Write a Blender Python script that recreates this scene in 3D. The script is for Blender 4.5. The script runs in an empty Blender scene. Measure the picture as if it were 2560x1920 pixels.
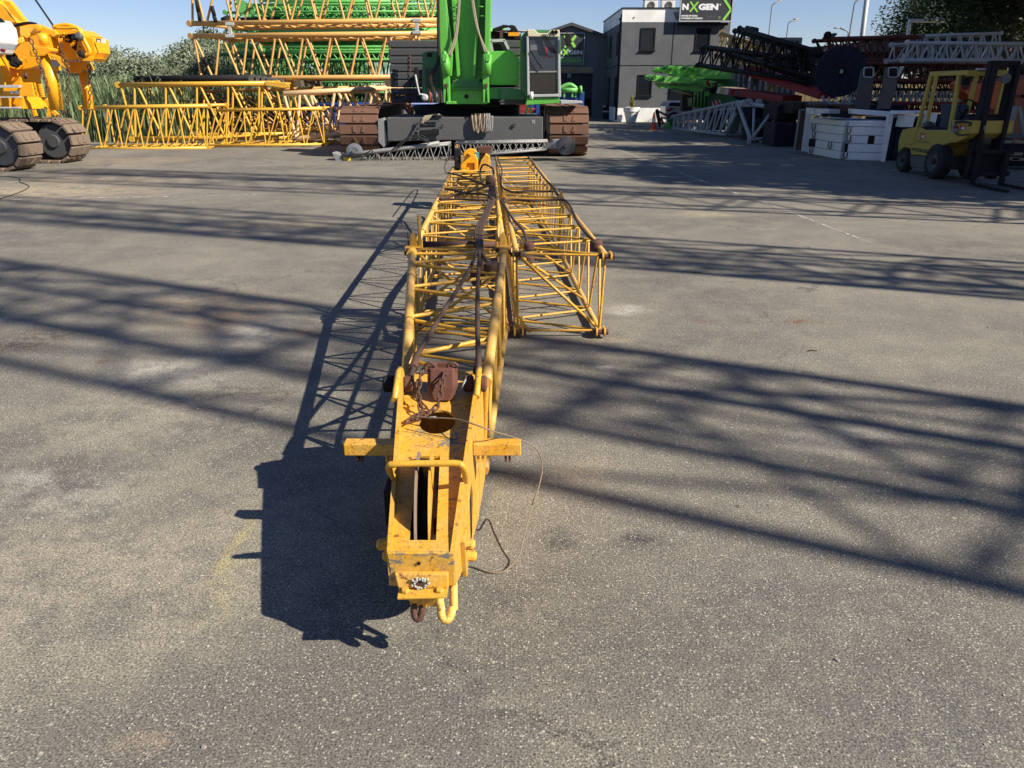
import bpy, bmesh, math, random
from mathutils import Vector, Matrix, noise
random.seed(7)
R = math.radians
C = bpy.context.scene.collection
sc = bpy.context.scene
# ------------------------------------------------------------------ camera
F_PX = 1870.0; CAM_H = 1.75; PITCH = math.atan(738 / F_PX)
cd = bpy.data.cameras.new('camera'); cam = bpy.data.objects.new('camera', cd); C.objects.link(cam)
cam.location = (0, 0, CAM_H); cam.rotation_euler = (R(90) - PITCH, 0, 0)
cd.sensor_width = 36; cd.lens = 36 * F_PX / 2560; cd.clip_start = 0.05; cd.clip_end = 2000
sc.camera = cam
# ------------------------------------------------------------------ light
SUN_EL = R(37.0); SUN_DIR = Vector((0.903 * math.cos(SUN_EL), -0.429 * math.cos(SUN_EL), math.sin(SUN_EL)))
w = bpy.data.worlds.new('World'); sc.world = w; w.use_nodes = True
nt = w.node_tree; nt.nodes.clear()
out = nt.nodes.new('ShaderNodeOutputWorld'); bg = nt.nodes.new('ShaderNodeBackground'); sky = nt.nodes.new('ShaderNodeTexSky')
sky.sky_type = 'NISHITA'; sky.sun_disc = False; sky.sun_elevation = SUN_EL
sky.sun_rotation = math.atan2(SUN_DIR.x, SUN_DIR.y); sky.air_density = 1.0; sky.dust_density = 0.0; sky.ozone_density = 3.0
bg.inputs['Strength'].default_value = 0.064
tn = nt.nodes.new('ShaderNodeMix'); tn.data_type = 'RGBA'; tn.blend_type = 'MULTIPLY'; tn.inputs[0].default_value = 1; tn.inputs[7].default_value = (0.76, 0.77, 0.96, 1)
nt.links.new(sky.outputs[0], tn.inputs[6]); nt.links.new(tn.outputs[2], bg.inputs[0]); nt.links.new(bg.outputs[0], out.inputs[0])
sd = bpy.data.lights.new('sun', 'SUN'); sd.energy = 5.0; sd.angle = R(0.53); sd.color = (1.0, 0.915, 0.79)
so = bpy.data.objects.new('sun', sd); C.objects.link(so)
so.rotation_euler = (-SUN_DIR).to_track_quat('-Z', 'Y').to_euler(); so.location = (10, -10, 20)
sc.view_settings.view_transform = 'Standard'; sc.view_settings.look = 'None'
sc.view_settings.exposure = 0.9; sc.view_settings.gamma = 1
sc.render.engine = 'CYCLES'
# ------------------------------------------------------------------ where things stand
CP, SP = math.cos(PITCH), math.sin(PITCH)
def ray(u, v):
    x = (u - 1280) / F_PX; y = (960 - v) / F_PX
    return Vector((x, CP + y * SP, -SP + y * CP))
def G(u, v, z=0.0):
    d = ray(u, v); t = (z - CAM_H) / d.z
    return Vector((d.x * t, d.y * t, z))
def P(u, v, y):
    d = ray(u, v); t = y / d.y
    return Vector((d.x * t, y, CAM_H + d.z * t))
# ------------------------------------------------------------------ materials
def N(nt, t, **k):
    n = nt.nodes.new(t)
    for a, b in k.items():
        if a.startswith('_'): n.inputs[a[1:].replace('_', ' ')].default_value = b
        else: setattr(n, a, b)
    return n
def ramp(nt, a, b, ca=(0, 0, 0, 1), cb=(1, 1, 1, 1)):
    r = nt.nodes.new('ShaderNodeValToRGB'); e = r.color_ramp.elements
    e[0].position = a; e[1].position = b; e[0].color = ca; e[1].color = cb
    return r
def mix(nt, fac, a, b, mode='MIX'):
    m = nt.nodes.new('ShaderNodeMix'); m.data_type = 'RGBA'; m.blend_type = mode
    for s, x in ((m.inputs[0], fac), (m.inputs[6], a), (m.inputs[7], b)):
        if isinstance(x, bpy.types.NodeSocket): nt.links.new(x, s)
        elif isinstance(x, (int, float)): s.default_value = x
        else: s.default_value = (*x[:3], 1)
    return m.outputs[2]
def base_mat(name):
    m = bpy.data.materials.new(name); m.use_nodes = True
    return m, m.node_tree, m.node_tree.nodes['Principled BSDF']
def paint(name, col, rough=0.5, dirt=(0.12, 0.1, 0.08), da=0.25, rust=(0.13, 0.045, 0.02), ra=0.0, sc_=3.0, metal=0.0, bump=0.02, fade=None, fa=0.0, spec=0.5):
    """weathered paint: broad fading, fine grime, chips of rust"""
    m, t, b = base_mat(name); L = t.links
    g = N(t, 'ShaderNodeNewGeometry'); pos = g.outputs['Position']
    n1 = N(t, 'ShaderNodeTexNoise', _Scale=sc_, _Detail=6.0, _Roughness=0.6); L.new(pos, n1.inputs['Vector'])
    n2 = N(t, 'ShaderNodeTexNoise', _Scale=sc_ * 9, _Detail=5.0, _Roughness=0.7); L.new(pos, n2.inputs['Vector'])
    c = col
    if fade is not None:
        r0 = ramp(t, 0.4, 0.62); L.new(n1.outputs['Fac'], r0.inputs[0])
        mu = N(t, 'ShaderNodeMath', operation='MULTIPLY'); L.new(r0.outputs[0], mu.inputs[0]); mu.inputs[1].default_value = fa
        c = mix(t, mu.outputs[0], c, fade)
    r1 = ramp(t, 0.42, 0.75); L.new(n2.outputs['Fac'], r1.inputs[0])
    mu = N(t, 'ShaderNodeMath', operation='MULTIPLY'); L.new(r1.outputs[0], mu.inputs[0]); mu.inputs[1].default_value = da
    c = mix(t, mu.outputs[0], c, dirt)
    if ra > 0:
        n3 = N(t, 'ShaderNodeTexNoise', _Scale=sc_ * 4.3, _Detail=8.0, _Roughness=0.75); L.new(pos, n3.inputs['Vector'])
        r2 = ramp(t, 0.72 - 0.26 * ra, 0.76 - 0.22 * ra); L.new(n3.outputs['Fac'], r2.inputs[0])
        c = mix(t, r2.outputs[0], c, rust)
    if isinstance(c, bpy.types.NodeSocket): L.new(c, b.inputs['Base Color'])
    else: b.inputs['Base Color'].default_value = (*c, 1)
    b.inputs['Roughness'].default_value = rough; b.inputs['Metallic'].default_value = metal
    b.inputs['Specular IOR Level'].default_value = spec
    if bump:
        bp = N(t, 'ShaderNodeBump', _Strength=0.35, _Distance=bump); L.new(n2.outputs['Fac'], bp.inputs['Height']); L.new(bp.outputs[0], b.inputs['Normal'])
    return m
def plain(name, col, rough=0.6, metal=0.0):
    m, t, b = base_mat(name); b.inputs['Base Color'].default_value = (*col, 1)
    b.inputs['Roughness'].default_value = rough; b.inputs['Metallic'].default_value = metal
    return m
def leafmat(name, c1, c2, sc_=1.2):
    m, t, b = base_mat(name); L = t.links
    g = N(t, 'ShaderNodeNewGeometry')
    n1 = N(t, 'ShaderNodeTexNoise', _Scale=sc_, _Detail=3.0); L.new(g.outputs['Position'], n1.inputs['Vector'])
    r = ramp(t, 0.35, 0.65, (*c1, 1), (*c2, 1)); L.new(n1.outputs['Fac'], r.inputs[0])
    n2 = N(t, 'ShaderNodeTexWhiteNoise'); L.new(g.outputs['Random Per Island'], n2.inputs['Vector'])
    c = mix(t, 0.35, r.outputs[0], n2.outputs['Value'], 'OVERLAY')
    L.new(c, b.inputs['Base Color']); b.inputs['Roughness'].default_value = 0.55; b.inputs['Specular IOR Level'].default_value = 0.3
    tr = N(t, 'ShaderNodeBsdfTranslucent'); L.new(c, tr.inputs[0])
    ms = N(t, 'ShaderNodeMixShader'); ms.inputs[0].default_value = 0.3
    L.new(b.outputs[0], ms.inputs[1]); L.new(tr.outputs[0], ms.inputs[2]); L.new(ms.outputs[0], t.nodes['Material Output'].inputs[0])
    return m
YEL = paint('jib_yellow', (0.62, 0.325, 0.018), 0.5, da=0.55, ra=0.52, sc_=7, fade=(0.62, 0.33, 0.05), fa=0.5, bump=0.004)
YHEAD = paint('head_yellow', (0.62, 0.32, 0.018), 0.5, da=0.7, dirt=(0.26, 0.15, 0.035), ra=0.60, rust=(0.17, 0.07, 0.022), sc_=9, fade=(0.62, 0.37, 0.10), fa=0.65, bump=0.003)
YCHORD = paint('chord_yellow', (0.58, 0.32, 0.05), 0.5, da=0.5, ra=0.44, sc_=6, fade=(0.52, 0.34, 0.12), fa=0.7, bump=0.003)
RUST = paint('rusty_steel', (0.085, 0.036, 0.020), 0.8, dirt=(0.035, 0.022, 0.016), da=0.7, ra=0.5, rust=(0.14, 0.055, 0.026), sc_=14, bump=0.006)
REDRUST = paint('red_rusty_block', (0.12, 0.040, 0.022), 0.8, dirt=(0.05, 0.025, 0.018), da=0.9, ra=0.7, rust=(0.09, 0.038, 0.022), sc_=12, bump=0.006)
ROPE = paint('wire_rope', (0.060, 0.032, 0.019), 0.8, dirt=(0.018, 0.013, 0.010), da=0.8, sc_=18, bump=0.004)
WIRE = paint('thin_wire', (0.19, 0.14, 0.09), 0.6, sc_=20, bump=0)
BLACK = paint('black_steel', (0.010, 0.010, 0.012), 0.7, dirt=(0.03, 0.028, 0.026), da=0.4, sc_=5, spec=.2)
RUBBER = paint('black_rubber', (0.012, 0.012, 0.013), 0.85, dirt=(0.05, 0.045, 0.04), da=0.35, sc_=6)
DGREY = paint('dark_grey_steel', (0.075, 0.077, 0.078), 0.6, dirt=(0.16, 0.15, 0.13), da=0.35, sc_=2.5, ra=0.1)
CWT = paint('counterweight_grey', (0.05, 0.052, 0.056), 0.7, dirt=(0.1, 0.1, 0.095), da=0.4, sc_=2.5)
MGREY = paint('grey_steel', (0.24, 0.24, 0.235), 0.5, dirt=(0.1, 0.09, 0.08), da=0.4, sc_=4, ra=0.1)
LGREY = paint('light_grey_steel', (0.38, 0.40, 0.41), 0.45, dirt=(0.15, 0.14, 0.12), da=0.35, sc_=3)
SILV = paint('silver_paint', (0.42, 0.43, 0.43), 0.4, dirt=(0.15, 0.14, 0.12), da=0.3, sc_=3)
GREEN = paint('crane_green', (0.10, 0.40, 0.045), 0.42, dirt=(0.06, 0.1, 0.05), da=0.3, sc_=2, fade=(0.15, 0.45, 0.09), fa=0.4, bump=0.006)
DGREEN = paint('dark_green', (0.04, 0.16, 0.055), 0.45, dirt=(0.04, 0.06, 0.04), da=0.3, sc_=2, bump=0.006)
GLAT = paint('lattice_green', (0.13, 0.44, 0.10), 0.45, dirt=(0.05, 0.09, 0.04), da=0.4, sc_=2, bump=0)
PADM = paint('track_shoe', (0.13, 0.055, 0.028), 0.8, dirt=(0.19, 0.12, 0.075), da=0.5, sc_=4, fade=(0.11, 0.06, 0.04), fa=0.7, ra=0.2, bump=0.02)
PADL = paint('track_shoe_dusty', (0.17, 0.125, 0.09), 0.8, dirt=(0.08, 0.06, 0.045), da=0.6, sc_=4, ra=0.35, bump=0.02)
CYEL = paint('crane_yellow', (0.80, 0.36, 0.01), 0.35, dirt=(0.5, 0.22, 0.02), da=0.35, sc_=3, bump=0.004)
LYEL = paint('lattice_yellow', (0.64, 0.36, 0.035), 0.45, dirt=(0.25, 0.15, 0.06), da=0.5, sc_=4, ra=0.15, bump=0)
LORG = paint('lattice_orange', (0.60, 0.34, 0.10), 0.45, dirt=(0.25, 0.15, 0.06), da=0.35, sc_=3, ra=0.12, bump=0)
LCREAM = paint('lattice_cream', (0.70, 0.47, 0.25), 0.5, dirt=(0.25, 0.17, 0.1), da=0.35, sc_=3, ra=0.1, bump=0)
WHITE = paint('white_paint', (0.78, 0.77, 0.74), 0.5, dirt=(0.35, 0.33, 0.28), da=0.3, sc_=2)
BEIGE = paint('cab_beige', (0.62, 0.57, 0.38), 0.5, dirt=(0.3, 0.28, 0.2), da=0.3, sc_=4)
RED = paint('red_paint', (0.24, 0.012, 0.014), 0.75, dirt=(0.12, 0.03, 0.03), da=0.5, sc_=3)
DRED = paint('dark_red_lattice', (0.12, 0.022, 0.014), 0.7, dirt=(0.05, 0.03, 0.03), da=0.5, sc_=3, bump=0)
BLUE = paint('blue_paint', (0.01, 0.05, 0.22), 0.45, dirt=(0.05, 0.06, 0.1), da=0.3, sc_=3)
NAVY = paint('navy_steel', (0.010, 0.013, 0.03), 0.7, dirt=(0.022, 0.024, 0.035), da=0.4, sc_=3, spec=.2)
TAN = paint('tan_steel', (0.38, 0.27, 0.10), 0.6, dirt=(0.15, 0.1, 0.05), da=0.4, sc_=3)
FLY = paint('forklift_yellow', (0.42, 0.30, 0.035), 0.5, dirt=(0.25, 0.2, 0.08), da=0.35, sc_=5, bump=0.004)
ORG = paint('orange_machine', (0.55, 0.10, 0.02), 0.5, dirt=(0.2, 0.05, 0.03), da=0.4, sc_=3)
SLING = paint('textile_sling', (0.30, 0.26, 0.18), 0.9, dirt=(0.12, 0.1, 0.08), da=0.5, sc_=15, bump=0.01)
BARK = paint('bark', (0.10, 0.075, 0.05), 0.9, dirt=(0.04, 0.03, 0.025), da=0.6, sc_=4, bump=0.05)
GLASS, _t, _b = base_mat('dark_glass'); _b.inputs['Base Color'].default_value = (0.012, 0.015, 0.02, 1); _b.inputs['Roughness'].default_value = 0.04; _b.inputs['Specular IOR Level'].default_value = 0.45
CGLASS, _t, _b = base_mat('cab_glass'); _b.inputs['Base Color'].default_value = (0.03, 0.036, 0.05, 1); _b.inputs['Roughness'].default_value = 0.064; _b.inputs['Specular IOR Level'].default_value = 0.6
# ------------------------------------------------------------------ mesh builder
class MB:
    def __init__(s): s.v = []; s.f = []; s.sm = []
    def add(s, vs, fs, smooth=False):
        o = len(s.v); s.v += [tuple(x) for x in vs]; s.f += [tuple(i + o for i in f) for f in fs]; s.sm += [smooth] * len(fs); return s
    def box(s, c, d, rot=None):
        c = Vector(c); h = Vector(d) / 2; m = rot.to_matrix() if hasattr(rot, 'to_matrix') else rot
        vs = []
        for x in (-1, 1):
            for y in (-1, 1):
                for z in (-1, 1):
                    q = Vector((x * h.x, y * h.y, z * h.z))
                    vs.append(c + (m @ q if m is not None else q))
        return s.add(vs, [(0, 1, 3, 2), (4, 6, 7, 5), (0, 4, 5, 1), (2, 3, 7, 6), (0, 2, 6, 4), (1, 5, 7, 3)])
    def beam(s, a, b, w, h, up=(0, 0, 1)):
        """box beam from a to b, w wide, h high"""
        a = Vector(a); b = Vector(b); d = (b - a); L = d.length; d.normalize()
        sd_ = d.cross(Vector(up)); sd_.normalize(); u = sd_.cross(d)
        m = Matrix((sd_, d, u)).transposed()
        return s.box((a + b) / 2, (w, L, h), m)
    def tube(s, pts, r, n=8, cap=True, closed=False):
        pts = [Vector(p) for p in pts]; rr = r if isinstance(r, (list, tuple)) else [r] * len(pts)
        k = len(pts); d0 = (pts[1] - pts[0]).normalized()
        ref = Vector((0, 0, 1)) if abs(d0.z) < 0.9 else Vector((1, 0, 0))
        vs = []; nrm = d0.cross(ref).normalized()
        for i, p in enumerate(pts):
            if closed: d = (pts[(i + 1) % k] - pts[i - 1]).normalized()
            elif i == 0: d = d0
            elif i == k - 1: d = (pts[-1] - pts[-2]).normalized()
            else: d = ((pts[i + 1] - p).normalized() + (p - pts[i - 1]).normalized())
            if d.length < 1e-6: d = d0
            d.normalize()
            nrm = (nrm - d * nrm.dot(d))
            if nrm.length < 1e-6: nrm = d.orthogonal()
            nrm.normalize(); bn = d.cross(nrm)
            for j in range(n):
                a = 2 * math.pi * j / n
                vs.append(p + (nrm * math.cos(a) + bn * math.sin(a)) * rr[i])
        fs = []
        for i in range(k if closed else k - 1):
            for j in range(n):
                a = i * n + j; b = i * n + (j + 1) % n; c = ((i + 1) % k) * n + (j + 1) % n; e = ((i + 1) % k) * n + j
                fs.append((a, e, c, b))
        s.add(vs, fs, True)
        if cap and not closed:
            o = len(s.v) - len(vs)
            s.f.append(tuple(o + j for j in range(n))); s.f.append(tuple(o + (k - 1) * n + j for j in reversed(range(n)))); s.sm += [False, False]
        return s
    def cyl(s, a, b, r, n=20): return s.tube([a, b], r, n)
    def prism(s, poly, off):
        """closed polygon (3-D points, planar) pushed out by off"""
        off = Vector(off); p = [Vector(q) for q in poly]; n = len(p)
        nn = Vector((0, 0, 0))
        for i in range(n): nn += p[i].cross(p[(i + 1) % n])
        if nn.dot(off) > 0: p = p[::-1]
        vs = p + [q + off for q in p]
        return s.add(vs, [tuple(range(n)), tuple(range(2 * n - 1, n - 1, -1))] + [(i, i + n, (i + 1) % n + n, (i + 1) % n) for i in range(n)])
    def lathe(s, o, ax, prof, n=24):
        """prof: list of (along, radius)"""
        o = Vector(o); ax = Vector(ax).normalized(); u = ax.orthogonal().normalized(); v = ax.cross(u); vs = []
        for a, r in prof:
            for j in range(n):
                t = 2 * math.pi * j / n
                vs.append(o + ax * a + (u * math.cos(t) + v * math.sin(t)) * max(r, 1e-4))
        fs = [(i * n + j, i * n + (j + 1) % n, (i + 1) * n + (j + 1) % n, (i + 1) * n + j) for i in range(len(prof) - 1) for j in range(n)]
        s.add(vs, fs, False)
        return s
    def build(s, name, mat, parent=None, bevel=0, smooth=None):
        me = bpy.data.meshes.new(name); me.from_pydata(s.v, [], s.f)
        me.polygons.foreach_set('use_smooth', s.sm if smooth is None else [smooth] * len(s.f))
        me.materials.append(mat); me.update()
        o = bpy.data.objects.new(name, me); C.objects.link(o)
        if parent is not None: o.parent = parent; o.matrix_parent_inverse = pinv(parent)
        if bevel:
            b = o.modifiers.new('bevel', 'BEVEL'); b.width = bevel; b.segments = 2; b.limit_method = 'ANGLE'; b.angle_limit = R(40)
        return o
def wmat(o):
    m = Matrix.LocRotScale(o.location, o.rotation_euler, o.scale)
    return m if o.parent is None else wmat(o.parent) @ o.matrix_parent_inverse @ m
def pinv(p): return wmat(p).inverted()
def thing(name, label, cat, loc=(0, 0, 0), group=None):
    o = bpy.data.objects.new(name, None); C.objects.link(o); o.location = loc; o.empty_display_size = 0.2
    return tag(o, label, cat, group)
def tag(o, label=None, cat=None, group=None, kind=None):
    if label: o['label'] = label
    if cat: o['category'] = cat
    if group: o['group'] = group
    if kind: o['kind'] = kind
    return o
def copy_tree(o, parent=None, shift=None):
    c = o.copy(); C.objects.link(c)
    if parent is not None: c.parent = parent; c.matrix_parent_inverse = o.matrix_parent_inverse
    if shift is not None: c.location = o.location + Vector(shift)
    for ch in [x for x in bpy.data.objects if x.parent == o]: copy_tree(ch, c)
    return c
def plate(name, px, y, th, mat, parent, bevel=0):
    """flat plate whose outline faces the yard: pixel outline at depth y, th thick"""
    return MB().prism([P(u, v, y) for u, v in px], (0, th, 0)).build(name, mat, parent, bevel)
def pipe(name, a, b, r, mat, parent, n=8): return MB().tube([a, b] if b is not None else a, r, n).build(name, mat, parent)
def smooth_path(pts, k=6):
    pts = [Vector(p) for p in pts]; o = []
    for i in range(len(pts) - 1):
        p0 = pts[max(i - 1, 0)]; p1 = pts[i]; p2 = pts[i + 1]; p3 = pts[min(i + 2, len(pts) - 1)]
        for j in range(k):
            t = j / k
            o.append(0.5 * ((2 * p1) + (p2 - p0) * t + (2 * p0 - 5 * p1 + 4 * p2 - p3) * t * t + (3 * p1 - p0 - 3 * p2 + p3) * t ** 3))
    o.append(pts[-1]); return o
FONT = None
def text_mesh(name, s, mat, parent, o, ux, uy, width, height, depth=0.004, bold=0.0):
    """writing fitted in a width x height box whose lower left corner is o, along ux, up uy"""
    cu = bpy.data.curves.new(name, 'FONT'); cu.body = s; cu.size = 1; cu.offset = bold; cu.resolution_u = 3
    t = bpy.data.objects.new(name, cu); C.objects.link(t)
    dg = bpy.context.evaluated_depsgraph_get(); dg.update()
    me = bpy.data.meshes.new_from_object(t.evaluated_get(dg)); bpy.data.objects.remove(t); bpy.data.curves.remove(cu)
    xs = [v.co.x for v in me.vertices]; ys = [v.co.y for v in me.vertices]
    x0, x1, y0, y1 = min(xs), max(xs), min(ys), max(ys)
    ux = Vector(ux).normalized(); uy = Vector(uy).normalized(); nn = ux.cross(uy)
    for v in me.vertices:
        v.co = Vector(o) + ux * ((v.co.x - x0) / (x1 - x0) * width) + uy * ((v.co.y - y0) / (y1 - y0) * height) + nn * depth
    me.materials.clear(); me.materials.append(mat)
    ob = bpy.data.objects.new(name, me); C.objects.link(ob)
    if parent is not None: ob.parent = parent; ob.matrix_parent_inverse = pinv(parent)
    return ob
# ------------------------------------------------------------------ lattice sections
def lattice(root, A, B, bays, rc, rb, mc, mb, faces=(0, 1, 2, 3), single=True, lug=0.0, nc=8, nb=6, ends=True, phase=(0, 1, 0, 1), batch=False, chords=(0, 1, 2, 3)):
    """box lattice between corner loops A and B (bottom-left, bottom-right, top-right, top-left)"""
    A = [Vector(a) for a in A]; B = [Vector(b) for b in B]
    for i in chords:
        m = MB().tube([A[i], B[i]], rc, nc)
        if lug:
            d = (B[i] - A[i]).normalized(); sd_ = (A[(i + 1) % 4] - A[i]) if i % 2 == 0 else (A[i] - A[i - 1]); sd_.normalize()
            for e, q in ((A[i], -1), (B[i], 1)):
                m.cyl(e + d * q * lug * 0.6 - sd_ * rc * 0.8, e + d * q * lug * 0.6 + sd_ * rc * 0.8, lug, 12)
        m.build('chord', mc, root)
    nodes = lambda i, t: A[i].lerp(B[i], t)
    for fi in faces:
        i, j = fi, (fi + 1) % 4; acc = MB()
        segs = []
        for k in range(bays):
            t0 = (k + 0.04) / bays; tm = (k + 0.5) / bays; t1 = (k + 0.96) / bays
            if phase[fi] == 0: segs += [(nodes(i, t0), nodes(j, tm - 0.04 / bays)), (nodes(j, tm + 0.04 / bays), nodes(i, t1))]
            else: segs += [(nodes(j, t0), nodes(i, tm - 0.04 / bays)), (nodes(i, tm + 0.04 / bays), nodes(j, t1))]
        if ends: segs += [(nodes(i, 0.004), nodes(j, 0.004)), (nodes(i, 0.996), nodes(j, 0.996))]
        for a, b in segs:
            if single: MB().tube([a, b], rb, nb, False).build('brace', mb, root)
            else: acc.tube([a, b], rb, nb, False)
        if not single: acc.build('lacing', mb, root)
def corners(p0, p1, dn):
    """four corners from a top and a bottom point of the near face and the depth vector dn"""
    p0 = Vector(p0); p1 = Vector(p1); dn = Vector(dn)
    return [p1, p1 + dn, p0 + dn, p0]
# ================================================================== GROUND
def asphalt():
    m, t, b = base_mat('asphalt'); L = t.links
    g = N(t, 'ShaderNodeNewGeometry'); pos = g.outputs['Position']
    def noi(s, d=5, r=0.6, vec=None):
        n = N(t, 'ShaderNodeTexNoise', _Scale=s, _Detail=float(d), _Roughness=r); L.new(vec or pos, n.inputs['Vector']); return n.outputs['Fac']
    def rmp(x, a, b_): r = ramp(t, a, b_); L.new(x, r.inputs[0]); return r.outputs[0]
    def mul(x, k):
        q = N(t, 'ShaderNodeMath', operation='MULTIPLY'); L.new(x, q.inputs[0])
        if isinstance(k, (int, float)): q.inputs[1].default_value = k
        else: L.new(k, q.inputs[1])
        return q.outputs[0]
    big = noi(0.45, 6, 0.62); mid = noi(2.6, 6, 0.65); fine = noi(135, 4, 0.65)
    c = mix(t, rmp(big, 0.36, 0.66), (0.118, 0.111, 0.095), (0.225, 0.205, 0.163))
    c = mix(t, mul(rmp(mid, 0.46, 0.72), 0.55), c, (0.31, 0.28, 0.21))
    c = mix(t, mul(rmp(noi(1.3, 5, 0.7), 0.55, 0.75), 0.4), c, (0.10, 0.096, 0.09))
    # streaky scuffs
    mp = N(t, 'ShaderNodeMapping'); mp.inputs['Rotation'].default_value = (0, 0, R(-22)); mp.inputs['Scale'].default_value = (0.35, 5, 1); L.new(pos, mp.inputs['Vector'])
    c = mix(t, mul(rmp(noi(1.1, 7, 0.7, mp.outputs[0]), 0.58, 0.78), 0.35), c, (0.30, 0.28, 0.235))
    wv = N(t, 'ShaderNodeTexNoise', _Scale=1.7, _Detail=8.0, _Roughness=0.7); L.new(pos, wv.inputs['Vector'])
    av = N(t, 'ShaderNodeVectorMath', operation='MULTIPLY_ADD'); L.new(wv.outputs['Color'], av.inputs[0]); av.inputs[1].default_value = (.9, .9, 0); L.new(pos, av.inputs[2])
    cr = N(t, 'ShaderNodeTexVoronoi', _Scale=0.33, feature='DISTANCE_TO_EDGE'); L.new(av.outputs[0], cr.inputs['Vector'])
    crr = ramp(t, 0.0015, 0.0045, (1, 1, 1, 1), (0, 0, 0, 1)); L.new(cr.outputs['Distance'], crr.inputs[0])
    c = mix(t, mul(mul(crr.outputs[0], rmp(noi(0.9, 2), 0.5, 0.56)), 0.75), c, (0.035, 0.033, 0.03))
    # spills, rust and sand where they lie
    wob = N(t, 'ShaderNodeTexNoise', _Scale=3.5, _Detail=5.0); L.new(pos, wob.inputs['Vector'])
    sub = N(t, 'ShaderNodeVectorMath', operation='SUBTRACT'); L.new(wob.outputs['Color'], sub.inputs[0]); sub.inputs[1].default_value = (0.5, 0.5, 0.5)
    stm = mul(rmp(mid, 0.36, 0.5), rmp(noi(11, 5, 0.75), 0.34, 0.56))
    for (x, y, rx, ry, col, k, wb) in STAINS:
        ad = N(t, 'ShaderNodeVectorMath', operation='MULTIPLY_ADD'); L.new(sub.outputs[0], ad.inputs[0]); ad.inputs[1].default_value = (wb, wb, 0); L.new(pos, ad.inputs[2])
        s2 = N(t, 'ShaderNodeVectorMath', operation='SUBTRACT'); L.new(ad.outputs[0], s2.inputs[0]); s2.inputs[1].default_value = (x, y, 0)
        s3 = N(t, 'ShaderNodeVectorMath', operation='MULTIPLY'); L.new(s2.outputs[0], s3.inputs[0]); s3.inputs[1].default_value = (1 / rx, 1 / ry, 0)
        ln = N(t, 'ShaderNodeVectorMath', operation='LENGTH'); L.new(s3.outputs[0], ln.inputs[0])
        rr = ramp(t, 0.25, 1.0, (1, 1, 1, 1), (0, 0, 0, 1)); L.new(ln.outputs['Value'], rr.inputs[0])
        c = mix(t, mul(mul(rr.outputs[0], stm), min(1.0, k * 1.3)), c, col)
    # stone chips: pale and dark grains
    vo = N(t, 'ShaderNodeTexVoronoi', _Scale=120.0); L.new(pos, vo.inputs['Vector'])
    wn = N(t, 'ShaderNodeSeparateColor'); L.new(vo.outputs['Color'], wn.inputs[0])
    inside = rmp(vo.outputs['Distance'], 0.42, 0.30)
    inside = ramp(t, 0.30, 0.46, (1, 1, 1, 1), (0, 0, 0, 1)); L.new(vo.outputs['Distance'], inside.inputs[0]); inside = inside.outputs[0]
    c = mix(t, mul(mul(rmp(wn.outputs[0], 0.55, 0.9), inside), 0.85), c, (0.50, 0.46, 0.38))
    c = mix(t, mul(mul(rmp(wn.outputs[1], 0.5, 0.85), inside), 0.8), c, (0.05, 0.048, 0.046))
    vo2 = N(t, 'ShaderNodeTexVoronoi', _Scale=33.0); L.new(pos, vo2.inputs['Vector'])
    wn2 = N(t, 'ShaderNodeSeparateColor'); L.new(vo2.outputs['Color'], wn2.inputs[0])
    in2 = ramp(t, 0.16, 0.28, (1, 1, 1, 1), (0, 0, 0, 1)); L.new(vo2.outputs['Distance'], in2.inputs[0])
    c = mix(t, mul(mul(rmp(wn2.outputs[0], 0.84, 0.95), in2.outputs[0]), 0.7), c, (0.44, 0.40, 0.32))
    c = mix(t, rmp(fine, 0.34, 0.66), mix(t, 1.0, c, (0.30, 0.30, 0.30), 'MULTIPLY'), mix(t, 1.0, c, (1.45, 1.45, 1.45), 'MULTIPLY'))
    L.new(c, b.inputs['Base Color']); b.inputs['Roughness'].default_value = 0.82; b.inputs['Specular IOR Level'].default_value = 0.35
    hh = N(t, 'ShaderNodeMath', operation='SUBTRACT'); L.new(fine, hh.inputs[0]); L.new(vo.outputs['Distance'], hh.inputs[1])
    bp = N(t, 'ShaderNodeBump', _Strength=0.7, _Distance=0.0022); L.new(hh.outputs[0], bp.inputs['Height'])
    bp2 = N(t, 'ShaderNodeBump', _Strength=0.25, _Distance=0.004); L.new(mid, bp2.inputs['Height']); L.new(bp.outputs[0], bp2.inputs['Normal'])
    L.new(bp2.outputs[0], b.inputs['Normal'])
    return m
def st(u, v, rx, ry, col, k, wb=0.4):
    g = G(u, v); return (g.x, g.y, rx, ry, col, k, wb)
SANDC = (0.42, 0.34, 0.22); RU = (0.16, 0.07, 0.035); OIL = (0.06, 0.05, 0.04); OCH = (0.36, 0.27, 0.17); PAL = (0.46, 0.43, 0.37)
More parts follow.
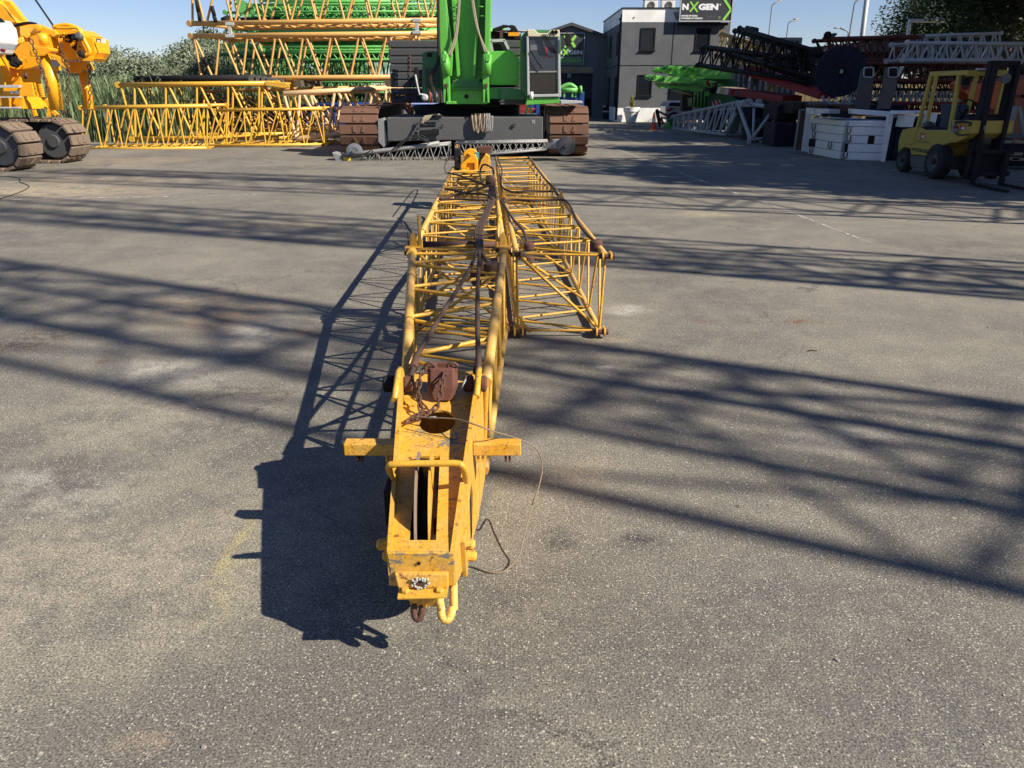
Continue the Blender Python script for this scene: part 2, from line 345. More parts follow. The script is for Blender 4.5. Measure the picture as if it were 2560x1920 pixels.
STAINS = [st(250, 1420, 1.3, 1.0, (0.34, 0.30, 0.22), 0.55, 0.9), st(350, 1050, 1.2, 0.8, (0.36, 0.32, 0.24), 0.4, 0.9), st(2100, 1600, 1.6, 0.8, (0.10, 0.095, 0.085), 0.5, 0.9), st(650, 1820, 0.9, 0.4, (0.12, 0.11, 0.095), 0.4, 0.7), st(1350, 1600, 0.8, 0.5, (0.11, 0.103, 0.09), 0.45, 0.6), st(60, 480, 3.2, 1.5, SANDC, 0.85, 1.2), st(230, 452, 2.6, 1.0, SANDC, 0.6, 1.2), st(330, 400, 2.5, 1.3, OCH, 0.5, 1.5),
    st(520, 770, 0.75, 0.75, OCH, 0.7), st(560, 800, 0.4, 0.5, (0.22, 0.12, 0.07), 0.45), st(420, 930, 0.55, 0.4, PAL, 0.45), st(640, 830, 0.35, 0.5, PAL, 0.45),
    st(85, 850, 0.5, 0.45, (0.08, 0.06, 0.05), 0.75), st(780, 830, 0.3, 0.14, RU, 0.7), st(250, 905, 0.14, 0.1, RU, 0.5), st(420, 812, 0.22, 0.2, OIL, 0.45),
    st(530, 722, 0.09, 0.07, (0.02, 0.02, 0.02), 1.0, 0.15), st(60, 750, 0.09, 0.06, OIL, 0.9, 0.1), st(130, 1200, 0.5, 0.16, PAL, 0.4), st(160, 1215, 0.12, 0.07, PAL, 0.6), st(460, 1070, 0.1, 0.12, PAL, 0.5),
    st(2000, 804, 0.16, 0.07, RU, 1.0, 0.15), st(2030, 808, 0.3, 0.07, RU, 0.35, 0.2), st(1770, 803, 0.14, 0.04, RU, 0.5), st(1770, 535, 0.8, 0.4, SANDC, 0.5, 0.6), st(1560, 775, 0.3, 0.2, PAL, 0.6), st(1505, 850, 0.3, 0.1, OCH, 0.5),
    st(1510, 915, 0.09, 0.06, PAL, 0.9, 0.1), st(1600, 1350, 0.14, 0.1, (0.045, 0.045, 0.047), 0.85, 0.12), st(1395, 1350, 0.12, 0.12, (0.05, 0.05, 0.05), 0.7, 0.12), st(1100, 1330, 0.2, 0.1, (0.09, 0.085, 0.08), 0.5),
    st(560, 1480, 0.10, 0.35, (0.38, 0.34, 0.16), 0.22, 0.2), st(590, 1360, 0.04, 0.3, (0.40, 0.34, 0.12), 0.5, 0.08), st(350, 1860, 0.12, 0.06, OCH, 0.6, 0.1), st(150, 1250, 0.4, 0.3, PAL, 0.3), st(700, 560, 0.9, 0.5, OCH, 0.35, 0.7),
    st(1830, 705, 0.1, 0.03, OIL, 0.7, 0.1), st(1840, 1265, 0.025, 0.02, OIL, 0.9, 0.03), st(1250, 1510, 0.2, 0.14, (0.085, 0.08, 0.078), 0.6), st(1900, 1480, 0.5, 0.25, (0.11, 0.105, 0.1), 0.35), st(1450, 1180, 0.25, 0.25, OCH, 0.25),
    st(2350, 1830, 0.5, 0.3, (0.10, 0.1, 0.1), 0.45), st(2150, 1100, 0.5, 0.2, PAL, 0.3), st(1130, 1790, 0.3, 0.3, (0.11, 0.105, 0.1), 0.35), st(130, 520, 1.2, 0.3, SANDC, 0.4, 0.6)]
ASPH = asphalt()
gb = MB(); gb.add([(-60, -40, 0), (70, -40, 0), (70, 75, 0), (-60, 75, 0)], [(0, 1, 2, 3)])
tag(gb.build('yard_asphalt', ASPH), kind='structure')
def grass_m():
    m, t, b = base_mat('field_grass'); L = t.links; g = N(t, 'ShaderNodeNewGeometry')
    n = N(t, 'ShaderNodeTexNoise', _Scale=0.8, _Detail=8.0); L.new(g.outputs['Position'], n.inputs['Vector'])
    r = ramp(t, 0.35, 0.7, (0.05, 0.09, 0.02, 1), (0.14, 0.15, 0.05, 1)); L.new(n.outputs['Fac'], r.inputs[0]); L.new(r.outputs[0], b.inputs['Base Color']); b.inputs['Roughness'].default_value = 0.9
    return m
tag(MB().add([(-900, -700, -0.03), (900, -700, -0.03), (900, 1200, -0.03), (-900, 1200, -0.03)], [(0, 1, 2, 3)]).build('field', grass_m()), kind='structure')
# worn white lines painted on the yard
def linem():
    m, t, b = base_mat('worn_line'); L = t.links; g = N(t, 'ShaderNodeNewGeometry')
    n = N(t, 'ShaderNodeTexNoise', _Scale=9.0, _Detail=8.0, _Roughness=0.8); L.new(g.outputs['Position'], n.inputs['Vector'])
    r = ramp(t, 0.46, 0.58); L.new(n.outputs['Fac'], r.inputs[0])
    b.inputs['Base Color'].default_value = (0.5, 0.48, 0.43, 1); b.inputs['Roughness'].default_value = 0.8
    tr = N(t, 'ShaderNodeBsdfTransparent'); ms = N(t, 'ShaderNodeMixShader'); L.new(r.outputs[0], ms.inputs[0]); L.new(tr.outputs[0], ms.inputs[1]); L.new(b.outputs[0], ms.inputs[2]); L.new(ms.outputs[0], t.nodes['Material Output'].inputs[0])
    return m
LINE = linem()
for (a, b_, w_) in [((1618, 400), (1844, 485), 0.09), ((1480, 352), (1618, 400), 0.07), ((0, 499), (445, 491), 0.09), ((480, 490), (660, 486), 0.07), ((205, 468), (268, 459), 0.07), ((240, 468), (285, 459), 0.06),
                    ((1884, 495), (2180, 608), 0.04), ((1950, 385), (2560, 470), 0.08), ((1580, 312), (1720, 320), 0.12), ((462, 408), (520, 407), 0.1), ((620, 407), (720, 404), 0.1)]:
    p, q = G(*a, 0.004), G(*b_, 0.004); d = (q - p).normalized(); s_ = Vector((-d.y, d.x, 0)) * w_ / 2
    tag(MB().add([p - s_, p + s_, q + s_, q - s_], [(0, 3, 2, 1)]).build('line_marking', LINE), kind='structure')
# small loose stones and twigs on the asphalt
sm_ = MB()
for i in range(260):
    u = random.uniform(0, 2560); v = random.uniform(520, 1900); p = G(u, v); r = random.uniform(0.0012, 0.0032)
    if random.random() < 0.1: r *= 1.8
    a = random.uniform(0, 6.28)
    sm_.box((p.x, p.y, r * 0.5), (r * 2, r * 1.5, r * 1.4), Matrix.Rotation(a, 3, 'Z') @ Matrix.Rotation(0.4, 3, 'X'))
tag(sm_.build('loose_grit', paint('grit', (0.33, 0.3, 0.26), 0.9, sc_=30, bump=0)), kind='stuff', cat='grit', label='tiny loose stones scattered over the grey asphalt')
for i, (u, v, L_, a, lb) in enumerate([(1360 + 0, 1130, 0, 0, '')][1:] + [(1732, 684, 0.09, 0.2, 'thin brown twig on the asphalt right of the jib section'), (2020, 879, 0.07, 0.1, 'short rusty twig on the asphalt below the rust stain')]):
    p = G(u, v); d = Vector((math.cos(a), math.sin(a), 0)) * L_
    tag(MB().tube([p + Vector((0, 0, .006)), p + d * .5 + Vector((0, .01, .008)), p + d + Vector((0, 0, .005))], 0.005, 5).build('twig', BARK), lb, 'twig')
# ================================================================== LEFT JIB (with the sheave head)
UP = Vector((0, 0, 1))
jib = thing('crane_jib', 'long yellow lattice crane jib lying on the asphalt, its sheave head nearest the camera', 'crane jib', (-0.4, 4, 0))
def V(*a): return Vector(a)
# joint loops (bottom-left, bottom-right, top-right, top-left)
def sect(x0, x1, y, zb, zt, dx=0.0): return [V(x0 - dx, y, zb), V(x1 + dx, y, zb), V(x1, y, zt), V(x0, y, zt)]
HA = [V(-0.50, 3.16, 0.06), V(-0.135, 3.16, 0.06), V(-0.115, 3.10, 0.535), V(-0.47, 3.10, 0.535)]
HB = sect(-0.735, -0.062, 5.46, 0.05, 0.625, 0.01)
lattice(jib, HA, HB, 4, 0.026, 0.0115, YCHORD, YEL, nc=14, nb=8, phase=(0, 1, 0, 1), faces=(0, 1, 2))
lattice(jib, HA, HB, 4, 0.026, 0.0115, YCHORD, YEL, nc=14, nb=8, phase=(0, 1, 0, 1), faces=(3,), chords=())
SA = sect(-0.74, -0.065, 5.58, 0.05, 0.625, 0.01); SB = sect(-0.90, -0.28, 11.9, 0.05, 0.625, 0.01)
lattice(jib, SA, SB, 10, 0.024, 0.0095, YCHORD, YEL, nc=10, nb=6, phase=(1, 0, 1, 0), faces=(0, 2, 3))
lattice(jib, SA, SB, 10, 0.024, 0.0095, YCHORD, YEL, nc=10, nb=6, phase=(1, 0, 0, 0), faces=(1,), chords=())
# diagonal wind bracing across the box
for a, b_ in ((HA[3].lerp(HB[3], .1), HA[0].lerp(HB[0], .5)), (HB[2].lerp(HA[2], .2), HB[0].lerp(HA[0], .05)), (SA[3], SA[1]), (SA[2].lerp(SB[2], .02), SA[0].lerp(SB[0], .1))):
    pipe('brace', a, b_, 0.011, YEL, jib)
for k in range(4):
    a = k / 4 + .02; pipe('brace', SA[3].lerp(SB[3], a), SA[1].lerp(SB[1], a + .12), 0.009, YEL, jib, 6)
# joint: collars, lugs and pins between the two lengths
for i, (a, b_) in enumerate(zip(HB, SA)):
    m = MB(); m.lathe(a - V(0, .05, 0), b_ - a, [(0, .0), (0, .034), (.03, .037), (.09, .037), (.11, .03), (.19, .03), (.22, .0)], 16); m.build('chord_joint', YEL, jib)
    m = MB(); m.cyl(a + V(-.055, .06, 0), a + V(.055, .06, 0), 0.018, 12); m.cyl(a + V(-.062, .06, 0), a + V(-.048, .06, 0), .026, 8); m.build('pin', RUST, jib)
for i in (2, 3):                                                # upright pin plates and stop levers on the top joints
    c0 = SA[i]
    m = MB(); m.prism([c0 + V(-.028, .03, .02), c0 + V(.03, .03, .02), c0 + V(.022, .03, .085), c0 + V(.0, .03, .135), c0 + V(-.02, .03, .105)], (0, .014, 0)); m.build('pin_plate', YHEAD, jib, 0.002)
    m = MB(); m.box(c0 + V(0, .0, .025), (.115, .07, .01)); m.build('base_plate', YHEAD, jib, 0.002)
    s_ = 1 if i == 3 else -1
    m = MB(); m.tube([c0 + V(.05 * s_, .02, .01), c0 + V(.04 * s_, .10, .12), c0 + V(.03 * s_, .17, .23)], 0.0125, 10); m.build('stop_lever', YEL, jib)
    m = MB(); m.tube([c0 + V(-.04, .05, .02), c0 + V(-.045, .06, .12)], .004, 6); m.build('split_pin', RUST, jib)
pipe('spreader_pipe', SA[3] + V(.05, .22, .0), SA[2] + V(-.02, .22, .0), 0.026, RUST, jib, 12)
for (la, lb2, f) in ((HA[3], HB[3], .35), (HA[3], HB[3], .72), (HA[2], HB[2], .55), (SA[3], SB[3], .12), (SA[3], SB[3], .3), (SA[2], SB[2], .22), (SA[2], SB[2], .45)):
    c_ = la.lerp(lb2, f); MB().lathe(c_, lb2 - la, [(0, .0245), (.0, .0285), (.005, .0285), (.005, .0245)], 16).build('wire_tie', BLACK, jib)
rw = random.Random(4)
for a_, b2 in ((HA[3], HB[3]), (HA[2], HB[2]), (SA[3], SB[3]), (SA[2], SB[2])):     # weld collars where the braces meet the chords
    for k in range(1, 8):
        c_ = a_.lerp(b2, k / 8 + rw.uniform(-.02, .02)); MB().lathe(c_, b2 - a_, [(0, .024), (.003, .0272), (.008, .0272), (.011, .024)], 14).build('weld_collar', YEL, jib)
# --- sheave head: two cheek plates
def zrot(x0, x1): return x0
def cheek(x_n, x_e, th, name):
    prof = [(1.945, .43), (2.05, .455), (2.43, .535), (2.80, .607), (2.87, .628), (2.905, .642), (2.945, .650), (2.99, .642), (3.03, .61), (3.06, .575), (3.14, .56), (3.22, .52), (3.3, .42), (3.32, .10), (3.2, .03), (2.75, .045), (2.45, .12), (2.2, .20), (1.945, .305)]
    xs = lambda y: x_n + (x_e - x_n) * (y - 1.945) / (3.0 - 1.945)
    n = len(prof); vs = [V(xs(y), y, z) for y, z in prof] + [V(xs(y) + th, y, z) for y, z in prof]
    m = MB().add(vs, [tuple(range(n)), tuple(range(2 * n - 1, n - 1, -1))] + [(i, i + n, (i + 1) % n + n, (i + 1) % n) for i in range(n)])
    o = m.build(name, YHEAD, jib); return o
chl = cheek(-.384, -.478, .014, 'cheek_plate'); chr_ = cheek(-.190, -.148, .014, 'cheek_plate')
MB().prism([V(-.475, 3.2, .20), V(-.13, 3.2, .20), V(-.125, 3.2, .52), V(-.47, 3.2, .52)], (0, .012, 0)).build('bulkhead', YHEAD, jib)
# stiffening rims along the ear edges
m = MB(); m.tube([V(-.47, 2.76, .592), V(-.474, 2.86, .622), V(-.476, 2.93, .645), V(-.478, 2.99, .638)], .013, 8); m.build('ear_rim', YHEAD, jib)
m = MB(); m.tube([V(-.143, 2.78, .596), V(-.141, 2.87, .624), V(-.14, 2.93, .645), V(-.14, 2.99, .638)], .013, 8); m.build('ear_rim', YHEAD, jib)
# deck with oval hole and sheave slot
_h = G(1094, 1057, .508); HX, HY = _h.x, _h.y
def deck():
    bm = bmesh.new()
    def dz(y): return .426 + (y - 1.945) * .112
    xl = lambda y: -.372 - (y - 1.945) * .089; xr = lambda y: -.189 + (y - 1.945) * .040
    ys = [1.95 + .0135 * i for i in range(89)]; nx = 44; g = {}
    def colx(y, j):
        xo = -(y - 2.0) * .06; a, b_, c_, d_ = xl(y), -.322 + xo, -.238 + xo, xr(y)
        if j <= 12: return a + (b_ - a) * j / 12
        if j <= 28: return b_ + (c_ - b_) * (j - 12) / 16
        return c_ + (d_ - c_) * (j - 28) / 16
    def hole(x, y):
        xo = -(y - 2.0) * .06
        if 2.000 < y < 2.48 and -.322 + xo < x < -.238 + xo: return True
        return ((x - HX) / .072) ** 2 + ((y - HY) / .092) ** 2 < 1
    for i, y in enumerate(ys):
        for j in range(nx + 1):
            x = colx(y, j)
            # pull grid points near the hole's rim onto the rim
            dx, dy = (x - HX) / .072, (y - HY) / .092; r_ = math.hypot(dx, dy)
            if .84 < r_ < 1.16: x = HX + dx / r_ * .072; y2 = HY + dy / r_ * .092
            else: y2 = y
            g[i, j] = bm.verts.new((x, y2, dz(y2)))
    for i in range(len(ys) - 1):
        for j in range(nx):
            vs = [g[i, j], g[i, j + 1], g[i + 1, j + 1], g[i + 1, j]]
            cx = sum(v.co.x for v in vs) / 4; cy = sum(v.co.y for v in vs) / 4
            if hole(cx, cy): continue
            bm.faces.new(vs)
    me = bpy.data.meshes.new('deck_plate'); bm.to_mesh(me); bm.free(); me.materials.append(YDECK)
    o = bpy.data.objects.new('deck_plate', me); C.objects.link(o); o.parent = jib; o.matrix_parent_inverse = pinv(jib)
    s = o.modifiers.new('thick', 'SOLIDIFY'); s.thickness = .010; s.offset = -1
    return o
def yellow_worn(name, worn=((-.27, 2.60, .09, .05), (-.20, 2.55, .05, .1), (-.33, 2.62, .06, .03)), front=False):
    """head yellow with grey paint worn through in smears"""
    m = YHEAD.copy(); m.name = name; t = m.node_tree; L = t.links; b = t.nodes['Principled BSDF']
    src = b.inputs['Base Color'].links[0].from_socket; c = src; g = N(t, 'ShaderNodeNewGeometry')
    mp = N(t, 'ShaderNodeMapping'); mp.inputs['Scale'].default_value = (1.3, 1, 3) if front else (1, 1, 1); L.new(g.outputs['Position'], mp.inputs[0])
    n = N(t, 'ShaderNodeTexNoise', _Scale=16.0, _Detail=7.0, _Roughness=0.65, _Distortion=1.2); L.new(mp.outputs[0], n.inputs['Vector'])
    r = ramp(t, 0.50, 0.56); L.new(n.outputs['Fac'], r.inputs[0]); acc = None
    for (x, y, rx, ry) in worn:
        s2 = N(t, 'ShaderNodeVectorMath', operation='SUBTRACT'); L.new(g.outputs['Position'], s2.inputs[0]); s2.inputs[1].default_value = (x, 0, y) if front else (x, y, 0)
        s3 = N(t, 'ShaderNodeVectorMath', operation='MULTIPLY'); L.new(s2.outputs[0], s3.inputs[0]); s3.inputs[1].default_value = (1 / rx, 0, 1 / ry) if front else (1 / rx, 1 / ry, 0)
        ln = N(t, 'ShaderNodeVectorMath', operation='LENGTH'); L.new(s3.outputs[0], ln.inputs[0])
        rr = ramp(t, 0.45, 1.0, (1, 1, 1, 1), (0, 0, 0, 1)); L.new(ln.outputs['Value'], rr.inputs[0])
        mu = N(t, 'ShaderNodeMath', operation='MULTIPLY'); L.new(rr.outputs[0], mu.inputs[0]); L.new(r.outputs[0], mu.inputs[1])
        c = mix(t, mu.outputs[0], c, (0.16, 0.15, 0.12))
    L.new(c, b.inputs['Base Color']); return m
YDECK = yellow_worn('deck_yellow', ((-.26, 2.585, .10, .07), (-.185, 2.60, .06, .17), (-.35, 2.64, .09, .05), (-.36, 3.0, .05, .1)))
YFRONT = yellow_worn('front_yellow', ((-.36, .405, .06, .03), (-.20, .40, .04, .05), (-.28, .425, .1, .012), (-.378, .36, .015, .08)), True)
deck()
# inner trough so the slot reads deep
m = MB(); m.box((-.355, 2.30, .29), (.006, .42, .20)); m.build('sheave_guard', YHEAD, jib)
# front plate with stepped lip
m = MB(); m.prism([V(-.384, 1.94, .428), V(-.176, 1.94, .428), V(-.178, 1.945, .302), V(-.374, 1.945, .302)], (0, .014, 0)); m.build('front_plate', YFRONT, jib, .003)
m = MB(); m.prism([V(-.362, 1.925, .362), V(-.196, 1.925, .362), V(-.196, 1.915, .316), V(-.352, 1.915, .316)], (0, .018, 0)); m.build('front_lip', YFRONT, jib, .004)
for (x, z, r) in ((-.287, .392, .006), (-.282, .345, .007)):
    MB().cyl((x, 1.9385 if z > .37 else 1.9165, z), (x, 1.9365 if z > .37 else 1.9105, z), r, 14).build('bolt_hole', BLACK, jib)
m = MB()
for i in range(26):
    a = random.uniform(0, 6.28); q = random.uniform(.010, .022); m.lathe((-.283 + q * 1.4 * math.cos(a), 1.912, .338 + q * math.sin(a)), (0, -1, .2), [(-.003, .0045), (.002, .004), (.004, 0)], 7)
m.build('lichen', paint('lichen', (.42, .43, .36), .95, sc_=60), jib)
_q = G(1127, 1257, .445); m = MB()
for i in range(24):
    a = random.uniform(0, 6.28); q = random.uniform(0, .009); m.lathe((_q.x + q * 1.3 * math.cos(a), _q.y + q * math.sin(a), .442), (0, 0, 1), [(0, .003), (.004, .003), (.006, 0)], 7)
m.build('lichen', bpy.data.materials['lichen'], jib)
m = MB(); m.prism([V(-.305, 1.9125, .318), V(-.262, 1.9125, .322), V(-.258, 1.9125, .353), V(-.30, 1.9125, .357)], (0, -.0015, 0)); m.build('rust_patch', RUST, jib)
# bolted foot plate and lugs under the nose
m = MB(); m.prism([V(-.350, 1.88, .300), V(-.200, 1.88, .305), V(-.197, 1.88, .312), V(-.350, 1.88, .309)], (0, .06, .004)); m.build('foot_plate', YHEAD, jib, .002)
for x in (-.328, -.222):
    MB().lathe((x, 1.905, .312), (0, 0, 1), [(0, .013), (.009, .013), (.011, .010), (.011, 0)], 6).build('bolt', YHEAD, jib)
m = MB(); m.prism([V(-.325, 1.905, .298), V(-.225, 1.905, .30), V(-.232, 1.93, .235), V(-.318, 1.93, .235)], (0, .05, 0)); m.build('lug_block', YHEAD, jib, .003)
m = MB(); m.prism([V(-.278, 1.892, .298), V(-.278, 1.925, .232), V(-.278, 1.95, .232), V(-.278, 1.95, .298)], (.009, 0, 0)); m.build('gusset', YHEAD, jib)
def ringpts(c, rx, rz, a0, a1, k=16, tilt=0.0):
    return [V(c[0] + rx * math.cos(R(a0 + (a1 - a0) * i / k)), c[1] + tilt * math.sin(R(a0 + (a1 - a0) * i / k)), c[2] + rz * math.sin(R(a0 + (a1 - a0) * i / k))) for i in range(k + 1)]
YWHITE = paint('yellow_chipped_white', (0.72, 0.42, 0.08), 0.5, ra=0.55, rust=(0.6, 0.58, 0.52), sc_=9, da=0.4)
MB().tube([V(-.305, 1.93, .255)] + ringpts((-.296, 1.93, .226), .013, .030, 150, 390, 14, .01) + [V(-.282, 1.95, .25)], .0115, 10).build('ring_hook', RUST, jib)
MB().tube([V(-.228, 1.93, .275), V(-.225, 1.93, .235)] + ringpts((-.207, 1.935, .222), .017, .026, 175, 360, 12, .02) + [V(-.184, 1.95, .215), V(-.186, 1.97, .30)], .0135, 10).build('ring_hook', YWHITE, jib)
# sheave: two flanges and a groove
def sheave(c, ax, r, gap, tf, par, mf, mg, mf2=None):
    c = Vector(c); ax = Vector(ax).normalized()
    rt = par
    MB().lathe(c - ax * (gap / 2 + tf), ax, [(0, 0), (0, r * .93), (.001, r), (tf * .8, r), (tf, r * .97), (tf, 0)], 56).build('flange', mf, rt)
    MB().lathe(c + ax * (gap / 2), ax, [(0, 0), (0, r * .97), (tf * .2, r), (tf - .001, r), (tf, r * .93), (tf, 0)], 56).build('flange', mf2 or mf, rt)
    MB().lathe(c - ax * gap / 2, ax, [(0, r * .80), (gap * .3, r * .66), (gap * .7, r * .66), (gap, r * .80)], 56).build('groove', mg, rt)
shv = MB().cyl((-.37, 2.26, .32), (-.20, 2.26, .32), .03, 16).build('sheave', RUST, jib)
SHF = paint('sheave_flange', (0.20, 0.14, 0.10), 0.6, dirt=(0.36, 0.27, 0.18), da=0.5, ra=0.4, rust=(.2, .08, .03), sc_=12, bump=.002)
sheave((-.300, 2.265, .325), (1, .06, 0), .256, .036, .008, shv, SHF, BLACK, YHEAD)
MB().tube([V(-.37, 2.26, .32), V(-.192, 2.26, .32)], .028, 14).build('axle', RUST, jib)
# bent guard rail across the head
m = MB(); m.tube(smooth_path([V(-.405, 2.29, .49), V(-.413, 2.25, .54), V(-.408, 2.21, .585), V(-.385, 2.20, .597), V(-.28, 2.20, .60), V(-.185, 2.20, .60), V(-.163, 2.20, .588), V(-.158, 2.24, .54), V(-.160, 2.28, .49)], 6), .0115, 12); m.build('guard_rail', YEL, jib)
# side brackets
for x0, x1 in ((-.645, -.45), (-.150, .035)):
    m = MB(); m.box(((x0 + x1) / 2, 2.60, .462), (x1 - x0, .055, .05)); m.build('side_bracket', YHEAD, jib, .004)
    for q in (.24, .32) if x0 < -.3 else (.68, .76):
        m = MB(); xx = x0 + (x1 - x0) * q; m.box((xx, 2.60, .422), (.009, .03, .035)); m.build('bracket_tab', RUST, jib)
    for q in (.82, .9) if x0 < -.3 else (.1, .2):
        xx = x0 + (x1 - x0) * q; MB().box((xx, 2.60, .42), (.01, .03, .035)).build('bracket_tab', YHEAD, jib)
m = MB(); m.box((-.450, 2.47, .30), (.045, .12, .15)); m.build('side_box', BLACK, jib, .004)
# ear pins
for (x0, x1, c1) in ((-.545, -.50, BLACK), (-.457, -.418, RUST), (-.205, -.163, RUST), (-.132, -.108, RUST)):
    m = MB(); m.lathe((x0, 2.955, .585), (1, 0, 0), [(0, 0), (0, .030), (.006, .036), (x1 - x0 - .006, .036), (x1 - x0, .030), (x1 - x0, 0)], 20); m.build('ear_pin', c1, jib, 0)
m = MB(); m.tube([V(-.195, 2.93, .615), V(-.215, 2.90, .57)], .005, 6); m.lathe((-.21, 2.925, .58), (0, -1, 0), [(0, .01), (.01, .01), (.01, 0)], 12); m.build('locking_bolt', MGREY, jib)
# bolted keeper plates low on the cheeks
for s_, xx in ((1, -.172), (-1, -.400)):
    m = MB(); m.prism([V(xx, 2.09, .37), V(xx, 2.21, .35), V(xx, 2.24, .22), V(xx, 2.13, .20)], (.02 * s_, 0, 0)); m.build('keeper_plate', YHEAD, jib, .004)
    for y, z in ((2.12, .34), (2.2, .24)): MB().lathe((xx + .02 * s_, y, z), (s_, 0, 0), [(0, .02), (.022, .02), (.026, .014), (.03, .012), (.03, 0)], 12).build('bolt', YHEAD, jib)
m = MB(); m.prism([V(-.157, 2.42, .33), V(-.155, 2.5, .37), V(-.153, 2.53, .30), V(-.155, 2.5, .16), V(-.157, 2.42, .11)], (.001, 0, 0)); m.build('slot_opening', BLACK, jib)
# weathered end shoe at the far end, under the hook block
m = MB(); m.prism([V(-.86, 12.0, .1), V(-.33, 12.0, .1), V(-.33, 12.0, .74), V(-.40, 12.0, .86), V(-.58, 12.0, .80), V(-.80, 12.0, .80), V(-.86, 12.0, .7)], (0, .03, 0)); m.build('end_frame', TAN, jib, .01)
m = MB(); m.prism([V(-.52, 11.75, .60), V(-.36, 11.75, .60), V(-.34, 11.75, .80), V(-.40, 11.75, .84), V(-.47, 11.75, .74)], (.0, .3, 0)); m.build('end_gusset', YHEAD, jib, .008)
MB().box((-.83, 11.95, .75), (.09, .3, .3)).build('end_box', BLACK, jib, .01)
MB().box((-.42, 12.05, .88), (.22, .25, .10)).build('rusty_cover', RUST, jib, .01)
# ================================================================== RIGHT JIB SECTION
rj = thing('jib_extension', 'yellow lattice jib extension lying open-ended right beside the long jib', 'crane jib', (0.3, 8, 0))
RA = [V(.045, 5.40, .05), V(.66, 5.40, .05), V(.685, 5.43, .615), V(.035, 5.50, .615)]
xm = -.129; RM = [V(.02 + xm + .05, 8.48, .05), V(.53, 8.48, .05), V(.545, 8.48, .615), V(-.09, 8.48, .615)]
RB = [V(-.27, 13.9, .05), V(.29, 13.9, .05), V(.30, 13.9, .615), V(-.29, 13.9, .615)]
lattice(rj, RA, RM, 5, 0.023, 0.0095, YCHORD, YEL, nc=12, nb=7, phase=(1, 0, 0, 1), faces=(0, 1, 2))
lattice(rj, RA, RM, 5, 0.023, 0.0095, YCHORD, YEL, nc=12, nb=7, phase=(0, 0, 1, 0), faces=(3,), chords=())
lattice(rj, [a + V(0, .06, 0) for a in RM], RB, 9, 0.021, 0.0085, YCHORD, YEL, nc=8, nb=6, phase=(1, 0, 0, 1), faces=(0, 1, 2), single=True)
lattice(rj, [a + V(0, .06, 0) for a in RM], RB, 9, 0.021, 0.0085, YCHORD, YEL, nc=8, nb=6, phase=(0, 0, 1, 0), faces=(3,), chords=())
for k, (f0, f1) in enumerate(((0, .3), (.3, .62), (.62, .96))):
    pipe('brace', RA[3].lerp(RM[3], f0), RA[1].lerp(RM[1], f1), 0.011, YEL, rj, 8)
pipe('brace', RA[3].lerp(RM[3], .005), RA[1].lerp(RM[1], .02), 0.012, YEL, rj, 8)
for k in range(4):
    a = .05 + k * .2; pipe('brace', RM[3].lerp(RB[3], a), RM[1].lerp(RB[1], a + .16), 0.009, YEL, rj, 6)
for i, a in enumerate(RA):                                      # forked end lugs with pins
    s_ = 1
    for dx in (-.032, .028):
        m = MB(); m.lathe(a + V(dx, -.028, 0), (1, 0, 0), [(0, 0), (0, .030), (.002, .034), (.012, .034), (.014, .030), (.014, 0)], 18); m.box(a + V(dx + .007, .012, 0), (.014, .07, .052)); m.build('fork_lug', YEL, rj, 0)
    m = MB(); m.cyl(a + V(-.05, -.03, 0), a + V(.06, -.03, 0), .017, 14); m.build('fork_pin', RUST, rj)
    m = MB(); m.lathe(a + V(.044, -.03, 0), (1, 0, 0), [(0, 0), (0, .024), (.018, .024), (.018, 0)], 6); m.build('pin_nut', MGREY if i == 3 else RUST, rj)
m = MB(); m.prism([RA[0] + V(.01, .0, .12), RA[0] + V(.1, -.01, -.01), RA[0] + V(.01, 0, .0)], (0, .012, 0)); m.build('corner_gusset', YHEAD, rj)
for a in (RM[2], RM[3]):
    MB().lathe(a - V(0, .04, 0), (0, 1, 0), [(0, 0), (0, .033), (.05, .036), (.1, .03), (.14, .0)], 14).build('chord_joint', YEL, rj)
    MB().prism([a + V(-.02, .0, .02), a + V(.02, .0, .02), a + V(.012, .0, .08), a + V(-.012, .0, .08)], (0, .05, 0)).build('pin_plate', YHEAD, rj, .002)
